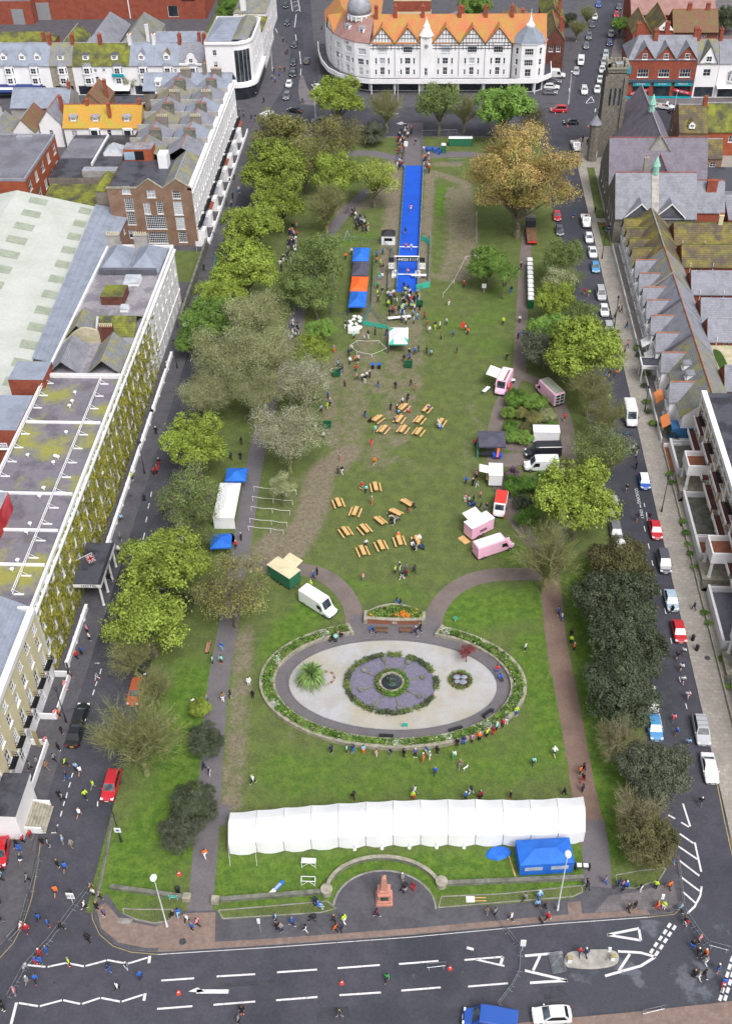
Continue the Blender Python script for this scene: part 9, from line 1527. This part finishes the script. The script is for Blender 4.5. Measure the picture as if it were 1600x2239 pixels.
crowd(*G2,'on the mansion pavement','1350,990:nnw',.12);crowd(*G2,'on the oval path','75,1400:rb 95,1440:bkt');crowd(*G1,'on the upper right path','115,625:yk 222,610:wk 212,720:kk 240,710:bg 248,705:kk 140,855:kk 168,420:nb 230,265:kk 512,1250:rpr');crowd(*G1,'running along the east road','640,430:rkr 670,440:ykr 635,515:npr 680,620:wkr 755,890:wkr 775,985:bkr 800,960:kkr 845,960:okr 797,1120:yk 955,1445:wk 980,1460:kg 970,1500:gn 975,1560:kk 865,1450:yk',0)
crowd(*G1,'on the hotel terrace pavement','860,540:kk 880,545:mk 835,590:kk 915,650:kb 918,770:pn 900,820:kk',.12);crowd(1060,0,2.963,'by the church gate','660,940:kk 630,920:kk 763,1490:rk 710,1380:kk',.12);crowd(1060,0,2.963,'running along the east road','570,1420:bkr',0)
PEOPLE.sort(key=lambda p:-p[1]);NIND=310
def person_cols(p):return[rp.choice(SK),PC[p[2]][0],PC[p[3]][0],rp.choice(HR),rp.choice(['232429','dcdcde','85868a','e8702c','2b3350'])]
far=[]
for i,p in enumerate(PEOPLE):
 px,py,t,b,ps,place,z=p;q=P(px,py,z);cs=person_cols(p);bm=BODY[ps];sh=ps=='r' or(b=='p');s=rp.uniform(.98,1.12);hd=rp.uniform(0,2*PI)
 if ps=='r':hd=rp.uniform(-.3,.3)+(PI if 'carpet' in place or 'east' in place else 0)
 if ps=='w' and rp.random()<.5:hd=rp.choice((-PI/2,PI/2))if 'pavement' in place else hd
 zz=q[2]-(.0 if ps!='t' else .04);legs=bm[3]if sh else bm[2];lcol=cs[2]if not(sh and b=='p')else '2b3350'
 if i<NIND:
  if b=='p':lw='shorts';lc='navy'
  else:lw='shorts' if sh else 'trousers';lc=PC[b][1]
  o=tag(inst(bm[0],'person',None,(q[0],q[1],zz),hd,s),f'person in {PC[t][1]} top and {lc} {lw} {place if place.split()[0] in ("running", "crossing", "leaning", "queueing", "sitting") else PW[ps]+" "+place}','person','people '+place);o['label']=o['label'].replace('hi-vis yellow','yellow').replace(' standing','')if len(o['label'].split())>16 else o['label'];o['label']=' '.join(o['label'].split()[:4]+o['label'].split()[7:])if len(o['label'].split())>16 else o['label'];o.color=(*lin(cs[0]),1)
  for me,nm,c in((bm[1],'top',cs[1]),(legs,'shorts' if sh else 'trousers',lcol),(bm[4],'hair',cs[3]),(bm[5],'shoes',cs[4])):k=inst(me,nm,o);k.color=(*lin(c),1)
 else:
  M4=Matrix.Translation((q[0],q[1],zz))@Matrix.Rotation(hd,4,'Z')@Matrix.Scale(s,4)
  for me,c in((bm[0],cs[0]),(bm[1],cs[1]),(legs,lcol),(bm[4],cs[3]),(bm[5],cs[4])):far.append((me,M4,c))
if far:
 Vs,Fs,Cs,off=[],[],[],0;cache={}
 for me,M4,c in far:
  if me.name not in cache:v=np.empty(len(me.vertices)*3,np.float32);me.vertices.foreach_get('co',v);cache[me.name]=(v.reshape(-1,3),[tuple(pl.vertices)for pl in me.polygons])
  v,fs=cache[me.name];A4=np.array(M4);Vs.append(v@A4[:3,:3].T+A4[:3,3]);Fs+=[tuple(k+off for k in f)for f in fs];Cs.append(np.tile((*lin(c),1),(len(v),1)));off+=len(v)
 me=bpy.data.meshes.new('crowd');me.from_pydata(np.vstack(Vs).tolist(),[],Fs);at_=me.attributes.new('Col','FLOAT_COLOR','POINT');at_.data.foreach_set('color',np.vstack(Cs).ravel().astype(np.float32))
 m=bpy.data.materials.new('crowd_cloth');m.use_nodes=True;n=m.node_tree.nodes;a=n.new('ShaderNodeAttribute');a.attribute_name='Col';m.node_tree.links.new(a.outputs['Color'],n['Principled BSDF'].inputs['Base Color']);n['Principled BSDF'].inputs['Roughness'].default_value=.9;me.materials.append(m);o=tag(inst(me,'crowd'),'distant spectators gathered under the trees and round the top of the carpet','crowd');struct(o,'stuff')
for px,py,c,hd,lb in((790,1072,'b98a5c',1.2,'tan dog beside the owners at the lower tables'),(1017,1682,'dcdcde',-.9,'small white dog walked on the lawn above the marquee'),(1182,2016,'232429',.5,'black dog held on the near pavement by the red jacket')):o=tag(inst(DOG,'dog',None,at(px,py),hd,.85),lb,'dog','dogs');o.color=(*lin(c),1)
# ---- bicycles and pushchairs
def bicycle(px,py,rz,label,col,z=GZ):
 T=thing('bicycle',label,'bicycle',px,py,rz,None,z)
 for x in(-.5,.5):g=MB();e=[(x+.34*math.cos(t*PI/7),0,.34+.34*math.sin(t*PI/7))for t in range(14)];[g.tube(a,b,.022,.022,4)for a,b in zip(e,e[1:]+e[:1])];[g.tube((x,0,.34),e[k],.006,.006,3)for k in range(0,14,2)];add(T,g,'wheel','rubber')
 g=MB();[g.tube(a,b,.022,.022,5)for a,b in(((-.5,0,.34),(-.1,0,.3)),((-.1,0,.3),(-.22,0,.85)),((-.5,0,.34),(-.2,0,.75)),((-.2,0,.78),(.36,0,.8)),((-.1,0,.3),(.38,0,.72)),((.36,0,.85),(.5,0,.34)))];add(T,g,'frame',col);g=MB();g.blob((-.23,0,.9),.13,.06,.04,6,4);add(T,g,'saddle','plastic_black');g=MB();g.path([(.45,-.26,.95),(.36,-.1,.98),(.36,.1,.98),(.45,.26,.95)],.018,4);add(T,g,'handlebar','steel_dark')
bicycle(1352,1938,.5,'dark bicycle held among the group at the corner bed','steel_dark');bicycle(1364,1940,.9,'blue bicycle beside the dark one at the corner bed','plastic_blue');bicycle(1448,1984,-.8,'white bicycle at the kerb beside the orange top','plastic_white');bicycle(1577,2160,1.3,'red bicycle being wheeled at the dashed road line','plastic_red',0);bicycle(1372,952,0,'bicycle on the rear of the white camper van','shop_teal',.0)
def pushchair(px,py,rz,label,mat,z=GZ):
 T=thing('pushchair',label,'pushchair',px,py,rz,None,z);g=MB();g.slab([(-.22,-.2,.45),(.22,-.2,.45),(.22,.25,.4),(-.22,.25,.4)],.06);g.slab([(-.22,-.2,.45),(.22,-.2,.45),(.22,-.42,.95),(-.22,-.42,.95)],.06);add(T,g,'seat',mat);g=MB();g.blob((0,-.18,.92),.26,.3,.2,8,5);add(T,g,'hood',mat);g=MB();g.path([(-.24,.4,.1),(-.24,-.5,1.0),(.24,-.5,1.0),(.24,.4,.1)],.02,4);[g.tube((s*.24,-.35,.1),(s*.24,.0,.5),.02,.02,4)for s in(-1,1)];add(T,g,'frame','steel_dark')
 for x in(-.24,.24):
  for y in(-.35,.4):g=MB();g.lathe([(.12,-.02),(.12,.02)],n=10);g.v=[(x+c,y+a,.12+b)for a,b,c in g.v];add(T,g,'wheel','rubber')
for a in((883,1945,2.5,'dark pushchair beside the obelisk plaza sitters','canvas_black'),(880,1258,.6,'dark pushchair in the chatting group below the tables','canvas_black'),(1035,1108,1,'blue pushchair in the queue by the catering trailer','awning_navy'),(905,1204,0,'dark pushchair at the crowded family table','canvas_black'),(683,2010,1.5,'dark pushchair on the near pavement beside the orange top','canvas_black'),(1283,1940,0,'dark pushchair by the right park gate','canvas_black')):pushchair(*a)
T=thing('camp_table','black folding table with white boxes beside the blue tent','table',1272,1900);add(T,MB().box(-.9,-.35,.72,.9,.35,.77),'table_top','plastic_black');[add(T,MB().box(x-.03,-.3,0,x+.03,.3,.72),'leg','steel_dark')for x in(-.8,.8)];[add(T,MB().box(x-.3,-.25,.77,x+.25,.2,.95),'box','plastic_white')for x in(-.4,.35)]
T=thing('feather_flag','pink teardrop flag on the lawn right of the gazebo','flag',1008,725);add(T,MB().tube((0,0,0),(0,0,2.2),.03,.02,4),'pole','steel');g=MB();g.blob((.3,0,1.5),.45,.03,.75,10,6);add(T,g,'cloth','plastic_red')
T=thing('feather_flag','red feather flag at the end of the long white tent','flag',508,1192);add(T,MB().tube((0,0,0),(0,0,2.6),.03,.02,4),'pole','steel');g=MB();g.slab([(0,-.02,.6),(.6,-.02,.7),(.5,-.02,2.2),(0,-.02,2.6)],.03);g.tri((0,0,.6),(.6,0,.7),(0,0,2.6));g.tri((.6,0,.7),(.5,0,2.2),(0,0,2.6));add(T,g,'cloth','shop_red')
T=thing('yellow_banner','tall yellow banner leaning on the white basement wall of the terrace','banner',86,1632,-.3,None,.12);add(T,MB().box(-.35,-.05,0,.35,.0,3.2),'cloth','paint_yellow');add(T,MB().tube((-.38,0,0),(-.38,0,3.3),.03,.03,4),'pole','steel')
